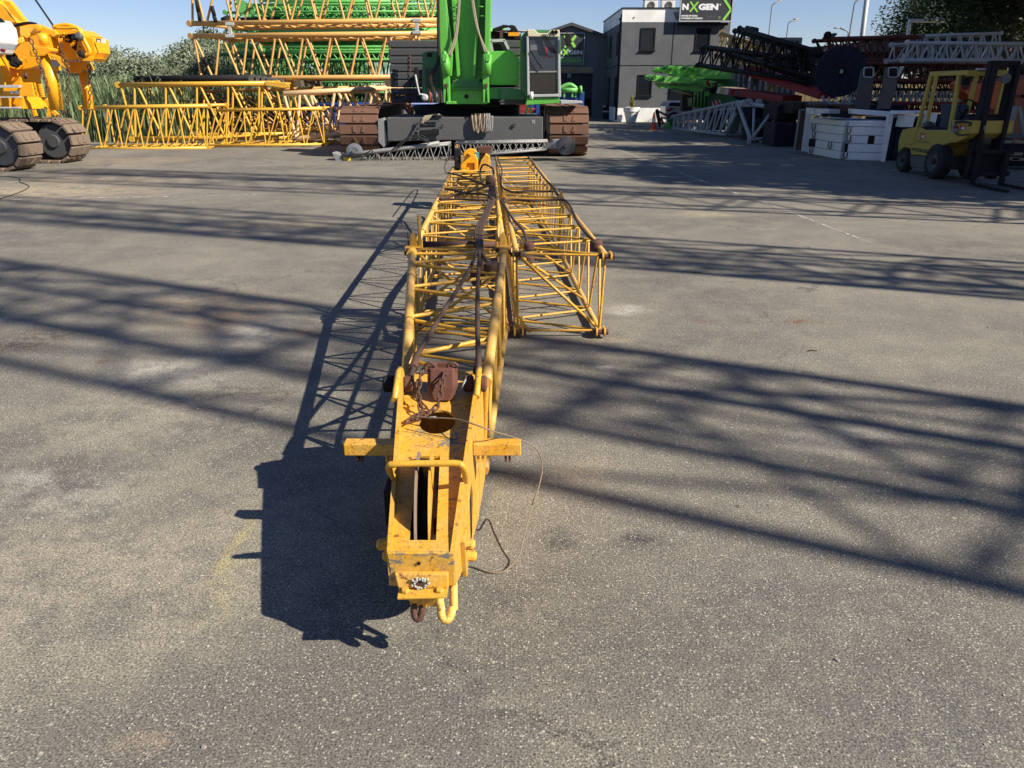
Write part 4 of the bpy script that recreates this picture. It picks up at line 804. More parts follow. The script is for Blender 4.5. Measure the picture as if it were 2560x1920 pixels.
for k, x in enumerate((1235, 1250, 1262, 1275)):
    MB().tube(smooth_path([P(*z3b(x, 900), 21.5), P(*z3b(x, 918), 21.24), P(*z3b(x + 3, 1000), 21.2), P(*z3b(x + 10, 1040), 21.2), P(*z3b(x + 22, 1000), 21.2), P(*z3b(x + 24, 915), 21.22)], 5), .022, 6).build('sling', MGREY, t_)
# ================================================================== GREY FLY JIB IN FRONT OF THE CRANE
fj = thing('fly_jib', 'slim grey lattice fly jib with a sheave at each end, lying before the green crane', 'fly jib', (-1.5, 20.3, 0))
def f3(x, y, Y_=20.4): return P(*z3b(x, y), Y_)
FA = [f3(310, 1290), f3(310, 1290) + V(0, .7, 0), f3(340, 1203) + V(0, .7, 0), f3(340, 1203)]
FB = [f3(955, 1283), f3(955, 1283) + V(0, .7, 0), f3(955, 1140) + V(0, .7, 0), f3(955, 1140)]
lattice(fj, FA, FB, 6, .032, .013, MGREY, MGREY, phase=(0, 1, 0, 1))
FC = [f3(1010, 1240), f3(1010, 1240) + V(0, .7, 0), f3(1000, 1134) + V(0, .7, 0), f3(1000, 1134)]; FD = [f3(1730, 1180), f3(1730, 1180) + V(0, .5, 0), f3(1740, 1118) + V(0, .5, 0), f3(1740, 1118)]
lattice(fj, FC, FD, 8, .030, .013, MGREY, MGREY, phase=(0, 1, 0, 1))
MB().tube([f3(120, 1230), f3(340, 1200), f3(700, 1160), f3(880, 1128)], .055, 8).build('jib_strut', MGREY, fj)
MB().prism([f3(1775, 1110), f3(1900, 1100), f3(1935, 1120), f3(1940, 1170), f3(1780, 1175)], (0, .45, 0)).build('head_block', LGREY, fj, .02)
MB().prism([f3(1690, 1150), f3(1780, 1120), f3(1780, 1175), f3(1700, 1178)], (0, .3, 0)).build('head_frame', MGREY, fj, .01)
s_ = MB().cyl(f3(1880, 1150, 20.2), f3(1880, 1150, 20.9), .05, 12).build('sheave', DGREY, fj); sheave(f3(1880, 1150, 20.32), (0, 1, 0), .235, .06, .015, s_, DGREY, BLACK)
s_ = MB().cyl(f3(205, 1195, 20.2), f3(205, 1195, 20.9), .05, 12).build('sheave', DGREY, fj)
MB().lathe(f3(208, 1200, 20.45), (0, 1, 0), [(0, .0), (-.02, .12), (-.005, .20), (0, .215), (.05, .215), (.05, 0)], 40).build('sheave_disc', paint('sheave_blue_grey', (.16, .175, .19), .35, sc_=4), s_)
MB().prism([f3(30, 1205), f3(110, 1225), f3(112, 1290), f3(70, 1290)], (0, .5, 0)).build('nose_plate', MGREY, fj, .01)
MB().prism([f3(110, 1215), f3(260, 1235), f3(270, 1265), f3(310, 1290), f3(100, 1290)], (0, .5, 0)).build('nose_frame', DGREY, fj, .02)
MB().prism([f3(122, 1245, 20.38), f3(178, 1245, 20.38), f3(178, 1280, 20.38), f3(124, 1283, 20.38)], (0, .02, 0)).build('yellow_tag', plain('yellow_tag', (.75, .55, .03), .5), fj)
MB().beam(f3(0, 1288), f3(330, 1296), .06, .05).build('base_skid', DGREY, fj)
for k, pts in enumerate([[(110, 1215), (200, 1232), (300, 1210), (345, 1180)], [(100, 1205), (180, 1240), (330, 1225), (350, 1170)], [(540, 1180), (620, 1110), (720, 1085), (790, 1130)], [(500, 1190), (640, 1080), (740, 1070), (800, 1120)], [(920, 1340), (925, 1270), (980, 1240), (1040, 1250)]]):
    MB().tube(smooth_path([f3(x, y, 20.25) for x, y in pts], 5), .016, 6).build('cable', RUBBER if k < 4 else RUST, fj)
for k in range(7): MB().tube([f3(300 + 18 * k, 1225 + 6 * (k % 3), 20.7), f3(330 + 15 * k, 1280, 20.7)], .02, 6).build('hydraulic_fitting', BLACK, fj)
MB().beam(f3(700, 1075, 20.3), f3(800, 1130, 20.3), .05, .05).build('pendant_bar', DGREY, fj)
MB().beam(f3(1020, 1140, 20.3), f3(1020, 1240, 20.3), .04, .03, (0, 1, 0)).build('yellow_post', YHEAD, fj)
# ================================================================== BEHIND THE CRANE: red beam, boom tip
t_ = thing('red_frame', 'red steel frame lying behind the crane between turntable and right track', 'steel frame', P(*z3b(1500, 905), 27))
MB().prism(q3([(1345, 862), (1640, 858), (1640, 905), (1352, 908)], 27), (0, 1, 0)).build('beam', RED, t_, .02); MB().box(P(*z3b(1515, 845), 27.3), (.5, .4, .4)).build('red_box', RED, t_, .03)
MB().box(P(*z3b(1352, 885), 26.98), (.12, .06, .6)).build('blue_end', BLUE, t_)
t_ = thing('cream_strut', 'pair of cream struts standing behind the left of the turntable', 'strut', P(*z3b(820, 900), 27))
MB().prism(q3([(808, 838), (836, 838), (838, 905), (808, 905)], 26.5), (0, .1, 0)).build('strut', LCREAM, t_, .01)
for a, b_ in (((600, 840), (650, 905)), ((672, 840), (665, 905)), ((680, 838), (780, 905)), ((700, 905), (690, 840))): MB().tube([P(*z3b(*a), 27), P(*z3b(*b_), 27)], .05, 8).build('strut', LCREAM, t_)
bt = thing('folded_crane_boom', 'black boom head with curved hoses poking up behind the green crane house', 'boom head', P(*z3b(1400, 300), 30))
MB().prism(q3([(1285, 245), (1525, 268), (1525, 315), (1285, 300)], 30), (0, .8, 0)).build('boom_end', BLACK, bt, .02)
MB().prism(q3([(1355, 240), (1378, 195), (1392, 192), (1380, 240), (1380, 310), (1355, 310)], 29.9), (0, .1, 0)).build('upright', RUST, bt, .01)
for k in range(5): MB().tube(smooth_path([P(*z3b(x, y), 29.9) for x, y in ((1300, 250 - 4 * k), (1400, 215 - 3 * k), (1460, 205 + 6 * k), (1490, 235 + 4 * k), (1505, 270))], 5), .035, 6).build('hose', BLACK, bt)
for k in range(3): MB().tube([P(*z3b(1420 + 15 * k, 260), 29.9), P(*z3b(1480 - 5 * k, 205 + 14 * k), 29.9)], .03, 6).build('bar', BLACK, bt)
MB().box(P(*z3b(1468, 270), 29.8), (.4, .1, .12)).build('orange_lamp', CYEL, bt)
sv = P(*z3b(1300, 298), 30.2); lattice(bt, [sv, sv + V(0, .4, 0), sv + V(0, .4, .25), sv + V(0, 0, .25)], [sv + V(2.2, 0, -.05), sv + V(2.2, .4, -.05), sv + V(2.2, .4, .2), sv + V(2.2, 0, .2)], 6, .03, .015, SILV, SILV, single=False)
# ================================================================== YELLOW CRANE AT THE LEFT EDGE
yc = thing('yellow_crane', 'yellow crane at the left edge with jack cylinders, hanging chains and a white cab corner', 'crane', (-12.5, 19, 0))
def zb(x, y): return (x * .17481, y * .17481)
def zc(x, y): return (x * .3014, y * .3014)
def ply(name, pts, y, th, mat=CYEL, bv=.012, f=zb, par=None):
    th = th * .6; sh = lambda q: (q[0] - (1280 - q[0]) * th / y * .9, q[1])
    return MB().prism([P(*sh(f(*p)), y) for p in pts], (0, th, 0)).build(name, mat, par or yc, bv)
track(yc, (1, -.04, 0), (-15.12, 18.1, .53), 7.2, .525, .80, PADL, ph=.45, hubm=CWT); track(yc, (1, -.04, 0), (-15.05, 20.1, .53), 7.2, .525, .80, PADL, ph=.1, hubm=CWT)
ply('boom', [(-60, -30), (150, -30), (330, 200), (410, 320), (200, 350), (-60, 110)], 18.8, 1.0)
ply('boom_inset', [(40, 10), (140, 20), (300, 230), (360, 305), (280, 290), (160, 190), (110, 100)], 18.77, .03, CYEL, .006)
ply('white_cab', [(-80, 300), (60, 262), (130, 262), (165, 330), (205, 370), (250, 600), (190, 690), (160, 770), (-80, 740)], 17.6, 1.3, WHITE, .04)
ply('cab_lower', [(-80, 610), (245, 640), (190, 720), (-80, 690)], 17.58, .05, LGREY, .005)
ply('cab_window', [(-60, 262), (20, 255), (95, 325), (-60, 325)], 17.55, .1, GLASS)
ply('red_lamp', [(20, 690), (85, 705), (70, 755), (15, 735)], 17.5, .08, plain('red_lens', (.15, .01, .02), .3))
ply('side_member', [(205, 380), (350, 350), (480, 340), (620, 340), (700, 400), (860, 450), (860, 900), (600, 980), (420, 1000), (150, 900), (200, 690), (250, 600)], 19.4, 1.0)
ply('body', [(0, 800), (180, 780), (420, 800), (560, 870), (560, 1180), (700, 1560), (380, 1560), (0, 1200)], 19.5, 1.4)
ply('beam_arm', [(350, 380), (480, 350), (600, 345), (800, 430), (840, 480), (800, 530), (660, 480), (560, 465), (400, 530), (355, 490)], 18.4, .35)
ply('lower_body', [(-60, 1150), (60, 1150), (180, 1250), (180, 1560), (-60, 1560)], 19.2, .8)
ply('left_leg', [(-80, 820), (90, 820), (170, 1200), (160, 1560), (-80, 1560)], 18.9, .5)
ply('guard_box', [(325, 1180), (505, 1180), (545, 1380), (385, 1380), (385, 1560), (330, 1560)], 18.0, .25)
for y0, y1 in ((1215, 1255), (1380, 1400), (1530, 1552)): ply('step', [(20, y0), (330, y0), (330, y1), (30, y1)], 17.9, .3, SILV, .005)
ply('step_riser', [(50, 1258), (325, 1258), (325, 1378), (60, 1378)], 18.15, .02, CYEL, .004)
for c_, y_ in ((170, 1320),): MB().lathe(P(*zb(c_, y_), 18.14), (0, -1, 0), [(0, 0), (0, .042), (.004, .042), (.004, .0)], 16).build('warning_disc', WHITE, yc)
ply('notice', [(215, 1295), (325, 1295), (325, 1345), (220, 1345)], 18.13, .005, WHITE, 0)
ply('cylinder_collar', [(530, 640), (820, 690), (820, 730), (740, 800), (545, 805), (530, 700)], 18.0, .55)
ply('collar_wing', [(690, 760), (860, 800), (1000, 950), (960, 985), (880, 930), (800, 830), (720, 800)], 18.0, .12)
MB().tube([P(*zb(600, 480), 18.2), P(*zb(640, 640), 18.2)], .10, 18).build('cylinder_rod', CYEL, yc)
MB().tube([P(*zb(670, 790), 18.2), P(*zb(820, 1570), 18.2)], .145, 22).build('jack_cylinder', CYEL, yc)
MB().tube([P(*zb(1190, 1030), 20.6), P(*zb(1285, 1560), 20.6)], .115, 20).build('jack_cylinder', CYEL, yc)
ply('cylinder_toe', [(1240, 1260), (1275, 1260), (1335, 1560), (1270, 1570)], 20.4, .1)
ply('bracket', [(990, 860), (1100, 880), (1300, 880), (1350, 1000), (1310, 1000), (1250, 940), (1230, 1050), (1050, 1040), (985, 900)], 20.4, .5)
ply('counterweight', [(1310, 530), (1350, 450), (1450, 520), (1530, 540), (1560, 750), (1500, 850), (1300, 830), (1280, 780)], 19.6, 1.2, CYEL, .03)
ply('counterweight_top', [(1240, 430), (1330, 430), (1460, 520), (1340, 520), (1250, 470)], 19.7, 1.0)
ply('counterweight_foot', [(1300, 800), (1520, 830), (1480, 880), (1290, 870)], 19.5, 1.0)
ply('winch_frame', [(850, 420), (1100, 380), (1250, 440), (1320, 520), (1290, 820), (1050, 860), (900, 800), (860, 600)], 19.9, .9)
ply('brand_plate', [(1375, 548), (1440, 556), (1442, 605), (1380, 602)], 19.57, .02, BLACK, .002); ply('brand_plate', [(1447, 556), (1510, 562), (1514, 625), (1448, 610)], 19.57, .02, WHITE, .002)
for k in range(4): MB().box(P(*zb(1392 + 11 * k, 583 + 2 * k), 19.565), (.014, .004, .05)).build('plate_letter', WHITE, yc)
MB().tube(smooth_path([P(*zb(x, y), 19.5) for x, y in ((760, 390), (940, 355), (1080, 390), (1160, 440), (1200, 560), (1280, 720), (1270, 770), (1180, 800))], 5), .045, 10).build('guard_pipe', CYEL, yc)
MB().tube(smooth_path([P(*zb(x, y), 19.45) for x, y in ((800, 400), (960, 400), (1100, 400), (1150, 470), (1160, 500))], 5), .03, 8).build('guard_pipe', CYEL, yc)
for (x, y, r) in ((1165, 540, .09), (1100, 560, .07), (1190, 790, .08), (200, 830, .12), (240, 920, .10), (290, 900, .07)):
    MB().lathe(P(*zb(x, y), 19.5 if x > 600 else 18.6), (0, -1, .3), [(0, 0), (0, r * .8), (.12, r), (.16, r * .6), (.16, 0)], 14).build('valve_unit', BLACK if r != .09 else DGREY, yc)
rnd = random.Random(3)
for k in range(26):
    cx, cy = rnd.choice(((1090, 620), (1000, 560), (1130, 700), (840, 560), (300, 960), (880, 500)))
    a = (cx + rnd.uniform(-90, 90), cy + rnd.uniform(-90, 90)); b_ = (a[0] + rnd.uniform(-60, 60), a[1] + rnd.uniform(-70, 70)); c_ = (b_[0] + rnd.uniform(-60, 60), b_[1] + rnd.uniform(-40, 60))
    yy = 19.75 if cx > 600 else 19.3
    MB().tube(smooth_path([P(*zb(*a), yy), P(*zb(*b_), yy - .15), P(*zb(*c_), yy)], 4), rnd.choice((.012, .02, .03)), 6).build('hydraulic_line', rnd.choice((CYEL, CYEL, BLACK, CYEL, RUST)), yc)
for k in range(10):
    a = (rnd.uniform(960, 1200), rnd.uniform(500, 760)); MB().box(P(*zb(*a), 19.8), (rnd.uniform(.06, .2), .12, rnd.uniform(.05, .15))).build('valve_block', rnd.choice((CYEL, CYEL, BLACK)), yc, .008)
for k in range(3): MB().tube(smooth_path([P(*zb(190 + 5 * k, 720 - 60 * k), 18.5), P(*zb(300, 600 - 20 * k), 18.3), P(*zb(420, 580 - 30 * k), 18.6)], 4), .025, 6).build('hose', CYEL, yc)
MB().tube(smooth_path([P(*zb(x, y), 18.6) for x, y in ((210, 370), (330, 335), (430, 330), (520, 345))], 4), .03, 8).build('hose', BLACK, yc)
MB().lathe(P(*zb(555, 400), 18.38), (0, -1, 0), [(0, 0), (0, .07), (.06, .07), (.07, .03), (.07, 0)], 16).build('pivot_pin', CYEL, yc)
MB().lathe(P(*zb(395, 500), 18.38), (0, -1, 0), [(0, 0), (0, .06), (.05, .06), (.05, 0)], 14).build('pivot_pin', CYEL, yc); MB().lathe(P(*zb(775, 480), 18.38), (0, -1, 0), [(0, 0), (0, .06), (.05, .06), (.05, 0)], 14).build('pivot_pin', CYEL, yc)
ply('lamp_box', [(745, 880), (865, 880), (875, 1010), (770, 1010), (760, 960)], 18.1, .3); ply('lamp_glass', [(750, 850), (860, 860), (862, 955), (755, 950)], 18.08, .1, LGREY)
for i in range(8): MB().tube([P(*zb(520 + 6 * i, 1215 + 24 * i), 19.3), P(*zb(600 + 6 * i, 1210 + 24 * i), 19.3)], .018, 6).build('spring_coil', CYEL, yc)
for a, b_ in (((480, 1570), (510, 1660)), ((720, 1560), (700, 1660)), ((740, 1570), (830, 1660)), ((650, 1420), (780, 1570))): MB().beam(P(*zb(*a), 19.6), P(*zb(*b_), 19.6), .09, .06, (0, 1, 0)).build('strut', CYEL, yc)
for pts, yy in (([(440, 560), (470, 660), (520, 780), (560, 900), (620, 1050), (660, 1180), (700, 1330)], 17.9), ([(860, 600), (880, 740), (940, 860), (980, 980), (975, 1200), (965, 1430), (960, 1520)], 18.0), ([(1270, 930), (1285, 1050), (1288, 1200), (1285, 1400), (1270, 1560)], 20.2)):
    chain(yc, [P(*zb(*p), yy) for p in pts], .085, .032, .012)
for pts in ([(870, 1570), (900, 1640), (960, 1560)], [(1200, 1590), (1250, 1650), (1285, 1560)]): chain(yc, [P(*zb(*p), 19.5) for p in pts], .07, .025, .012)
wr = MB().tube([P(250 * .3014, -20, 19.9), P(445 * .3014, 218 * .3014, 19.9)], .022, 6).build('hoist_rope', BLACK, yc)
# power cable on the ground
tag(MB().tube(smooth_path([G(*z6, .008) for z6 in ((-30, 440), (20, 441), (48, 446), (50, 455), (68, 462), (70, 470), (40, 484), (0, 497), (-30, 505))], 5), .007, 6).build('power_cable', RUBBER), 'thin black cable snaking over the sandy patch at the left edge', 'cable')
# ================================================================== YELLOW SECTIONS ON THE LEFT
def lsec(name, label, cat, group, near_top, near_bot, dn, bays, rc, rb, mc, mb, ya, yb, single=True, lug=.07, phase=(0, 1, 0, 1), nc=10, faces=(0, 1, 2, 3)):
    """section given by its near face: pixel points (left, right) of top and bottom chord at depths ya (left), yb (right)"""
    tl, tr = P(*near_top[0], ya), P(*near_top[1], yb); bl, br = P(*near_bot[0], ya), P(*near_bot[1], yb)
    t = thing(name, label, cat, (bl + br) / 2, group); d = Vector(dn)
    lattice(t, [bl, bl + d, tl + d, tl], [br, br + d, tr + d, tr], bays, rc, rb, mc, mb, faces, single, lug, nc, 6, phase=phase)
    return t, (tl, tr, bl, br)
GY = 'yellow lattice sections stacked at the left'
s1, c1 = lsec('lattice_section', 'thin yellow lattice section on the ground, its left end behind the yellow crane', 'lattice section', GY, ((205, 269), (520, 265)), ((205, 373), (518, 370)), (0, 1.5, 0), 6, .05, .024, LYEL, LYEL, 24.4, 24.4)
s2, c2 = lsec('lattice_section', 'thin yellow lattice section on the ground ending just left of the brown tracks', 'lattice section', GY, ((540, 276), (806, 272)), ((520, 364), (812, 361)), (0, 1.5, 0), 6, .042, .023, LYEL, LYEL, 25.0, 25.2, lug=.06)
s3, c3 = lsec('lattice_section', 'thick chorded yellow section with a black pipe strapped along its top', 'lattice section', GY, ((300, 212), (690, 208)), ((335, 347), (720, 343)), (0, 2.0, 0), 5, .08, .04, LYEL, LYEL, 27.2, 27.2, lug=.1)
MB().tube([c3[0] + V(.3, .5, .18), c3[1] + V(-.3, .5, .18)], .11, 12).build('black_pipe', BLACK, s3)
for u in (316, 343, 425, 558): MB().lathe(P(u, 209, 27.2) + V(0, .1, 0), (1, 0, 0), [(0, .1), (.06, .1)], 14).build('strap', BLACK, s3)
m = MB(); a = P(712, 212, 27.1); m.prism([P(x, y, 27.1) for x, y in ((662, 203), (712, 206), (724, 213), (722, 220), (708, 221), (662, 214))], (0, .1, 0)); m.build('fork_end', LYEL, s3, .02)
for k in range(6): MB().lathe(P(630 + 14 * k, 197 + 2 * k, 27.3), (0, 1, 0), [(0, 0), (0, .13), (.15, .13), (.15, 0)], 10).build('pendant_link', DGREY, s3)
s4, c4 = lsec('lattice_section', 'pale cream lattice section tilting up towards the crane behind the brown tracks', 'lattice section', GY, ((708, 234), (965, 220)), ((740, 347), (965, 322)), (.4, 1.8, 0), 3, .085, .05, LCREAM, LCREAM, 26.0, 27.5, lug=0)
s5, c5 = lsec('lattice_section', 'orange lattice section on the ground behind the cream one', 'lattice section', GY, ((480, 229), (975, 216)), ((640, 326), (975, 322)), (0, 2.0, 0), 7, .06, .035, LORG, LORG, 30.5, 30.5, lug=0)
u1, d1 = lsec('lattice_section', 'long orange lattice section lying on the stack below the topmost one', 'lattice section', GY, ((482, 90), (1110, 83)), ((502, 197), (1110, 191)), (.55, 2.2, 0), 9, .085, .04, LORG, LORG, 29.0, 29.0, lug=.10, phase=(0, 1, 0, 0))
u2, d2 = lsec('lattice_section', 'topmost orange lattice section, reaching out of the top of the picture', 'lattice section', GY, ((478, -62), (1110, -72)), ((479, 59), (1110, 50)), (.55, 2.2, 0), 9, .085, .04, LORG, LORG, 29.0, 29.0, lug=.10, phase=(0, 1, 0, 0))
for (xx, yy) in ((575, 75), (1042, 66)):                        # grey clamps between the two
    t_ = tag(MB().box(P(xx, yy, 28.95), (.12, .1, .5)).box(P(xx, yy + 15, 28.95), (.3, .14, .1)).box(P(xx, yy - 15, 28.95), (.3, .14, .1)).build('stack_clamp', SILV, None, .01), 'grey clamp between the two big orange sections at their ' + ('left end' if xx < 700 else 'right end beside the green boom'), 'clamp', 'clamps between the big sections')
for (x0_, y0_, x1_, y1_) in ((487, 0, 492, 30), (493, 30, 496, 52), (508, 142, 512, 165), (525, 15, 532, 40), (531, 40, 536, 55)): MB().tube([P(x0_ + 4, y0_, 28.9), P(x1_ + 4, y1_, 28.9)], .07, 8).build('strapped_bundle', BLACK, u2 if y0_ < 100 else u1)
# ================================================================== GREEN SECTIONS BEHIND
GG = 'green lattice sections stacked behind the yellow ones'
rg = random.Random(11)
rows = [  # (left px, right px, top px, bottom px, depth, colour, label)
    (650, 1110, -55, 2, 38, GLAT, 'uppermost green lattice section, cut by the top of the picture'),
    (705, 990, 5, 46, 37.5, GLAT, 'short bright green section near the top of the stack'),
    (566, 1110, 31, 72, 38.5, GLAT, 'long bright green section with a thick tube at its left end'),
    (630, 1110, 12, 30, 36.6, GLAT, 'thin bright green section above the long one with the thick tube'), (720, 1110, 132, 150, 36.5, GLAT, 'thin bright green section lying on the dark thick chorded one'),
    (590, 1110, 76, 112, 41, GLAT, 'green section seen between the chords of the two orange sections'),
    (578, 1110, 115, 130, 39, GLAT, 'flat green section with a yellow tag on its left end'),
    (600, 1110, 88, 100, 37.2, GLAT, 'thin bright green section just above the upper orange chord pair'), (655, 1110, 118, 126, 36.8, GLAT, 'thin bright green section between the two orange sections, nearer'),
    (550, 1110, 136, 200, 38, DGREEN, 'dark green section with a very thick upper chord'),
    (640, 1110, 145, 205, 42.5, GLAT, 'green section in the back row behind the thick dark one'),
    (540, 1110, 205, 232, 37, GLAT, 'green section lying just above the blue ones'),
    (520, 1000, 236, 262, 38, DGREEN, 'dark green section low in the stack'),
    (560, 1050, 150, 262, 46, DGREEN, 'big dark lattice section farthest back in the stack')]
for i, (ul, ur, vt, vb, y, mt, lb) in enumerate(rows):
    t_, c_ = lsec('lattice_section', lb, 'lattice section', GG, ((ul, vt), (ur, vt - 2)), ((ul + 6, vb), (ur, vb - 2)), (.3, 2.2, 0), max(8, int((ur - ul) / 24)), .050 if mt is GLAT else .075, .024, mt, mt, y, y, False, .11, nc=8)
    if i in (2, 7):
        r_ = .12 if i == 2 else .16; MB().tube([c_[0] + V(1.0, .1, .15), c_[0] + V(5.5 if i == 2 else 12, .1, .15)], r_, 12).build('thick_tube', mt, t_); MB().lathe(c_[0] + V(.7, .0, .25), (0, 1, 0), [(-.1, .0), (-.1, .28), (.3, .28), (.3, 0)], 16).build('end_lug', mt, t_)
    if i in (0, 1): MB().tube([c_[0] + V(.5, 1.0, -.3), c_[1] + V(0, 1.0, -.3)], .1, 8).build('inner_chord', LORG if i == 0 else DGREEN, t_)
    if i == 6: MB().box(c_[0] + V(1.6, -.11, 0), (.7, .02, .16)).build('yellow_tag', CYEL, t_)
t_ = tag(MB().tube([P(558, 52, 38), P(1110, 48, 38)], .14, 10).tube([P(558, 56, 38), P(575, 48, 38)], .2, 10).build('black_tube', BLACK), 'long black pipe lying between green sections in the stack', 'pipe')
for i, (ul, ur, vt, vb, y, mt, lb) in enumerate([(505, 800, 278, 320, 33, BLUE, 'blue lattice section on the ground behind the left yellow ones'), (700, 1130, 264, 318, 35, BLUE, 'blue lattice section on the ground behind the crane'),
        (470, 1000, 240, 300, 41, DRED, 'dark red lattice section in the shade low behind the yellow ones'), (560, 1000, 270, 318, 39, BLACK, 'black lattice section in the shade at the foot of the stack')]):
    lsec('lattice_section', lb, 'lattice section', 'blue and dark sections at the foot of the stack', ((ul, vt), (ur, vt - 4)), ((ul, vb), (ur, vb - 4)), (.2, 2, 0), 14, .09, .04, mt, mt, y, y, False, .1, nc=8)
for k in range(5):                                              # timber bearers between layers
    x = -14 + 3.2 * k
    for j, (zz) in enumerate((0.12, 1.95)):
        tag(MB().box((x, 31.5 if j == 0 else 30.2, zz - .02), (.25, 3.2, .2)).build('timber_bearer', BARK, None, .01), ('%s timber bearer %s the yellow sections' % (['leftmost', 'second', 'middle', 'fourth', 'rightmost'][k], ['on the ground behind', 'carrying the upper of'][j])), 'timber', 'timber bearers under the sections')
# ================================================================== VEGETATION
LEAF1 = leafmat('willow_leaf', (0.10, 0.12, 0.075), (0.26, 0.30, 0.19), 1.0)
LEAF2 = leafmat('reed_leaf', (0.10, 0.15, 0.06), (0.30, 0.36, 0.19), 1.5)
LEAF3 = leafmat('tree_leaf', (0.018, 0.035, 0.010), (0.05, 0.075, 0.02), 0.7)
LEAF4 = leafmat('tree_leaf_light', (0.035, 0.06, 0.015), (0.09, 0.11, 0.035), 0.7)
def crown(cx, cy, cz, rx, ry, rz, n, ls, rnd, clumps=26, long_=1.6):
    """leaf quads gathered in clumps through the crown's volume"""
    cs = []
    for i in range(clumps):
        while True:
            q = Vector((rnd.uniform(-1, 1), rnd.uniform(-1, 1), rnd.uniform(-1, 1)))
            if .25 < q.length < 1: break
        cs.append((Vector((cx + q.x * rx * .8, cy + q.y * ry * .8, cz + q.z * rz * .82)), rnd.uniform(.22, .42)))
    vs = []; fs = []
    for i in range(n):
        c, k = cs[i % clumps]
        q = Vector((rnd.gauss(0, 1), rnd.gauss(0, 1), rnd.gauss(0, 1))); q = q / max(q.length, .01) * (rnd.random() ** .45)
        p = c + Vector((q.x * rx * k, q.y * ry * k, q.z * rz * k))
        d = Vector((rnd.gauss(0, 1), rnd.gauss(0, 1), rnd.gauss(0, .8))).normalized(); e = d.orthogonal().normalized(); s = ls * rnd.uniform(.6, 1.3)
        o = len(vs); vs += [p - d * s * long_ * .5, p + e * s * .4, p + d * s * long_ * .5, p - e * s * .4]; fs.append((o, o + 1, o + 2, o + 3))
    m = MB(); m.v = [tuple(v) for v in vs]; m.f = fs; m.sm = [False] * len(fs); return m
def tree(name, label, x, y, h, r, zc0, leaf, seed, n=9000, ls=.16, group=None, tr_r=.22, clumps=34, cat='tree', ry=None):
    rnd = random.Random(seed); t = thing(name, label, cat, (x, y, 0), group)
    top = zc0 + (h - zc0) * .6; tm = MB(); tm.tube(smooth_path([(x, y, -.1), (x + rnd.uniform(-.1, .1), y, h * .3), (x + rnd.uniform(-.3, .3), y + rnd.uniform(-.3, .3), top)], 4), [tr_r * (1 - .7 * i / 8) for i in range(9)], 9)
    for i in range(11):
        a = rnd.uniform(0, 6.28); z0 = zc0 * .8 + (top - zc0 * .8) * rnd.random(); q = rnd.uniform(.5, .9)
        tm.tube([(x, y, z0), (x + math.cos(a) * r * .4 * q, y + math.sin(a) * r * .4 * q, z0 + (h - z0) * .25), (x + math.cos(a) * r * q, y + math.sin(a) * r * q, z0 + (h - z0) * .5)], [tr_r * .4, tr_r * .25, tr_r * .08], 6)
    tm.build('trunk', BARK, t)
    crown(x, y, (h + zc0) / 2, r, ry or r, (h - zc0) / 2, n, ls, rnd, clumps).build('crown', leaf, t); return t
GB = 'grey green willow bushes behind the reeds'
wl = [(-24, 43, 3.9, 3.0), (-20.5, 41, 3.9, 2.6), (-17.8, 40, 3.6, 2.3), (-15.6, 42, 4.3, 2.2), (-19.5, 50, 4.9, 2.8), (-15.2, 50, 4.1, 2.4), (-27, 46, 4.6, 3.4), (-17.2, 52, 5.0, 2.4)]
wn_ = ['behind the jack cylinder of the yellow crane', 'right of the hanging chains', 'in front of the tallest one', 'nearest the gap of open sky', 'rising darkest against the sky', 'low beside the open sky', 'hidden mostly by the yellow crane', 'highest above the reeds']
for i, (x, y, h, r) in enumerate(wl): tree('willow_bush', 'grey green willow bush ' + wn_[i], x, y, h, r, .2, LEAF1 if i < 4 or i == 6 else LEAF4, 20 + i, 13000, .095, GB, .1, 44, 'bush')
for i, (u, y, h, r, lb) in enumerate([(492, 60, 4.4, 2.2, 'small dark tree seen through the left end of the orange sections'), (548, 58, 5.9, 2.8, 'round tree rising behind the left end of the orange sections'), (600, 60, 5.6, 3.0, 'dark tree behind the green sections'), (420, 66, 3.3, 2.2, 'low dark tree on the skyline left of the orange sections'), (700, 60, 5.2, 3.6, 'wide tree hidden behind the green stack'), (850, 60, 5.0, 3.6, 'tree hidden behind the right of the green stack')]):
    x = P(u, 200, y).x; tree('tree', lb, x, y, h, r, .8, LEAF4 if i < 2 else LEAF3, 40 + i, 4500, .17, 'trees behind the lattice stacks', .15, 26)
rr_ = random.Random(5); m = MB()                                 # reeds
for i in range(14000):
    x = rr_.uniform(-27, -9.2); y = rr_.uniform(27.4, 38) if x < -11.5 else rr_.uniform(31.5, 38)
    if x > -10.5 and y < 33: continue
    h = rr_.uniform(1.2, 2.4) * (1.0 if y < 34 else 1.05); a = rr_.uniform(0, 6.28); ln_ = rr_.uniform(.05, .7); wv = rr_.uniform(.010, .022)
    dx, dy = math.cos(a) * ln_, math.sin(a) * ln_; sx, sy = -math.sin(a) * wv, math.cos(a) * wv
    if i % 3 == 0: sx, sy = wv, 0
    p = [(x, y, 0), (x + dx * .25, y + dy * .25, h * .6), (x + dx * .65, y + dy * .65, h * .92), (x + dx * 1.1, y + dy * 1.1, h * (1.0 - .25 * ln_))]
    o = len(m.v)
    for k, q in enumerate(p): ww = (1, 1.2, .8, .1)[k]; m.v += [(q[0] - sx * ww, q[1] - sy * ww, q[2]), (q[0] + sx * ww, q[1] + sy * ww, q[2])]
    for k in range(3): m.f.append((o + 2 * k, o + 2 * k + 1, o + 2 * k + 3, o + 2 * k + 2)); m.sm.append(False)
tag(m.build('reeds', LEAF2), 'dense tall green reeds behind the yellow lattice sections at the left', 'reeds', kind='stuff')
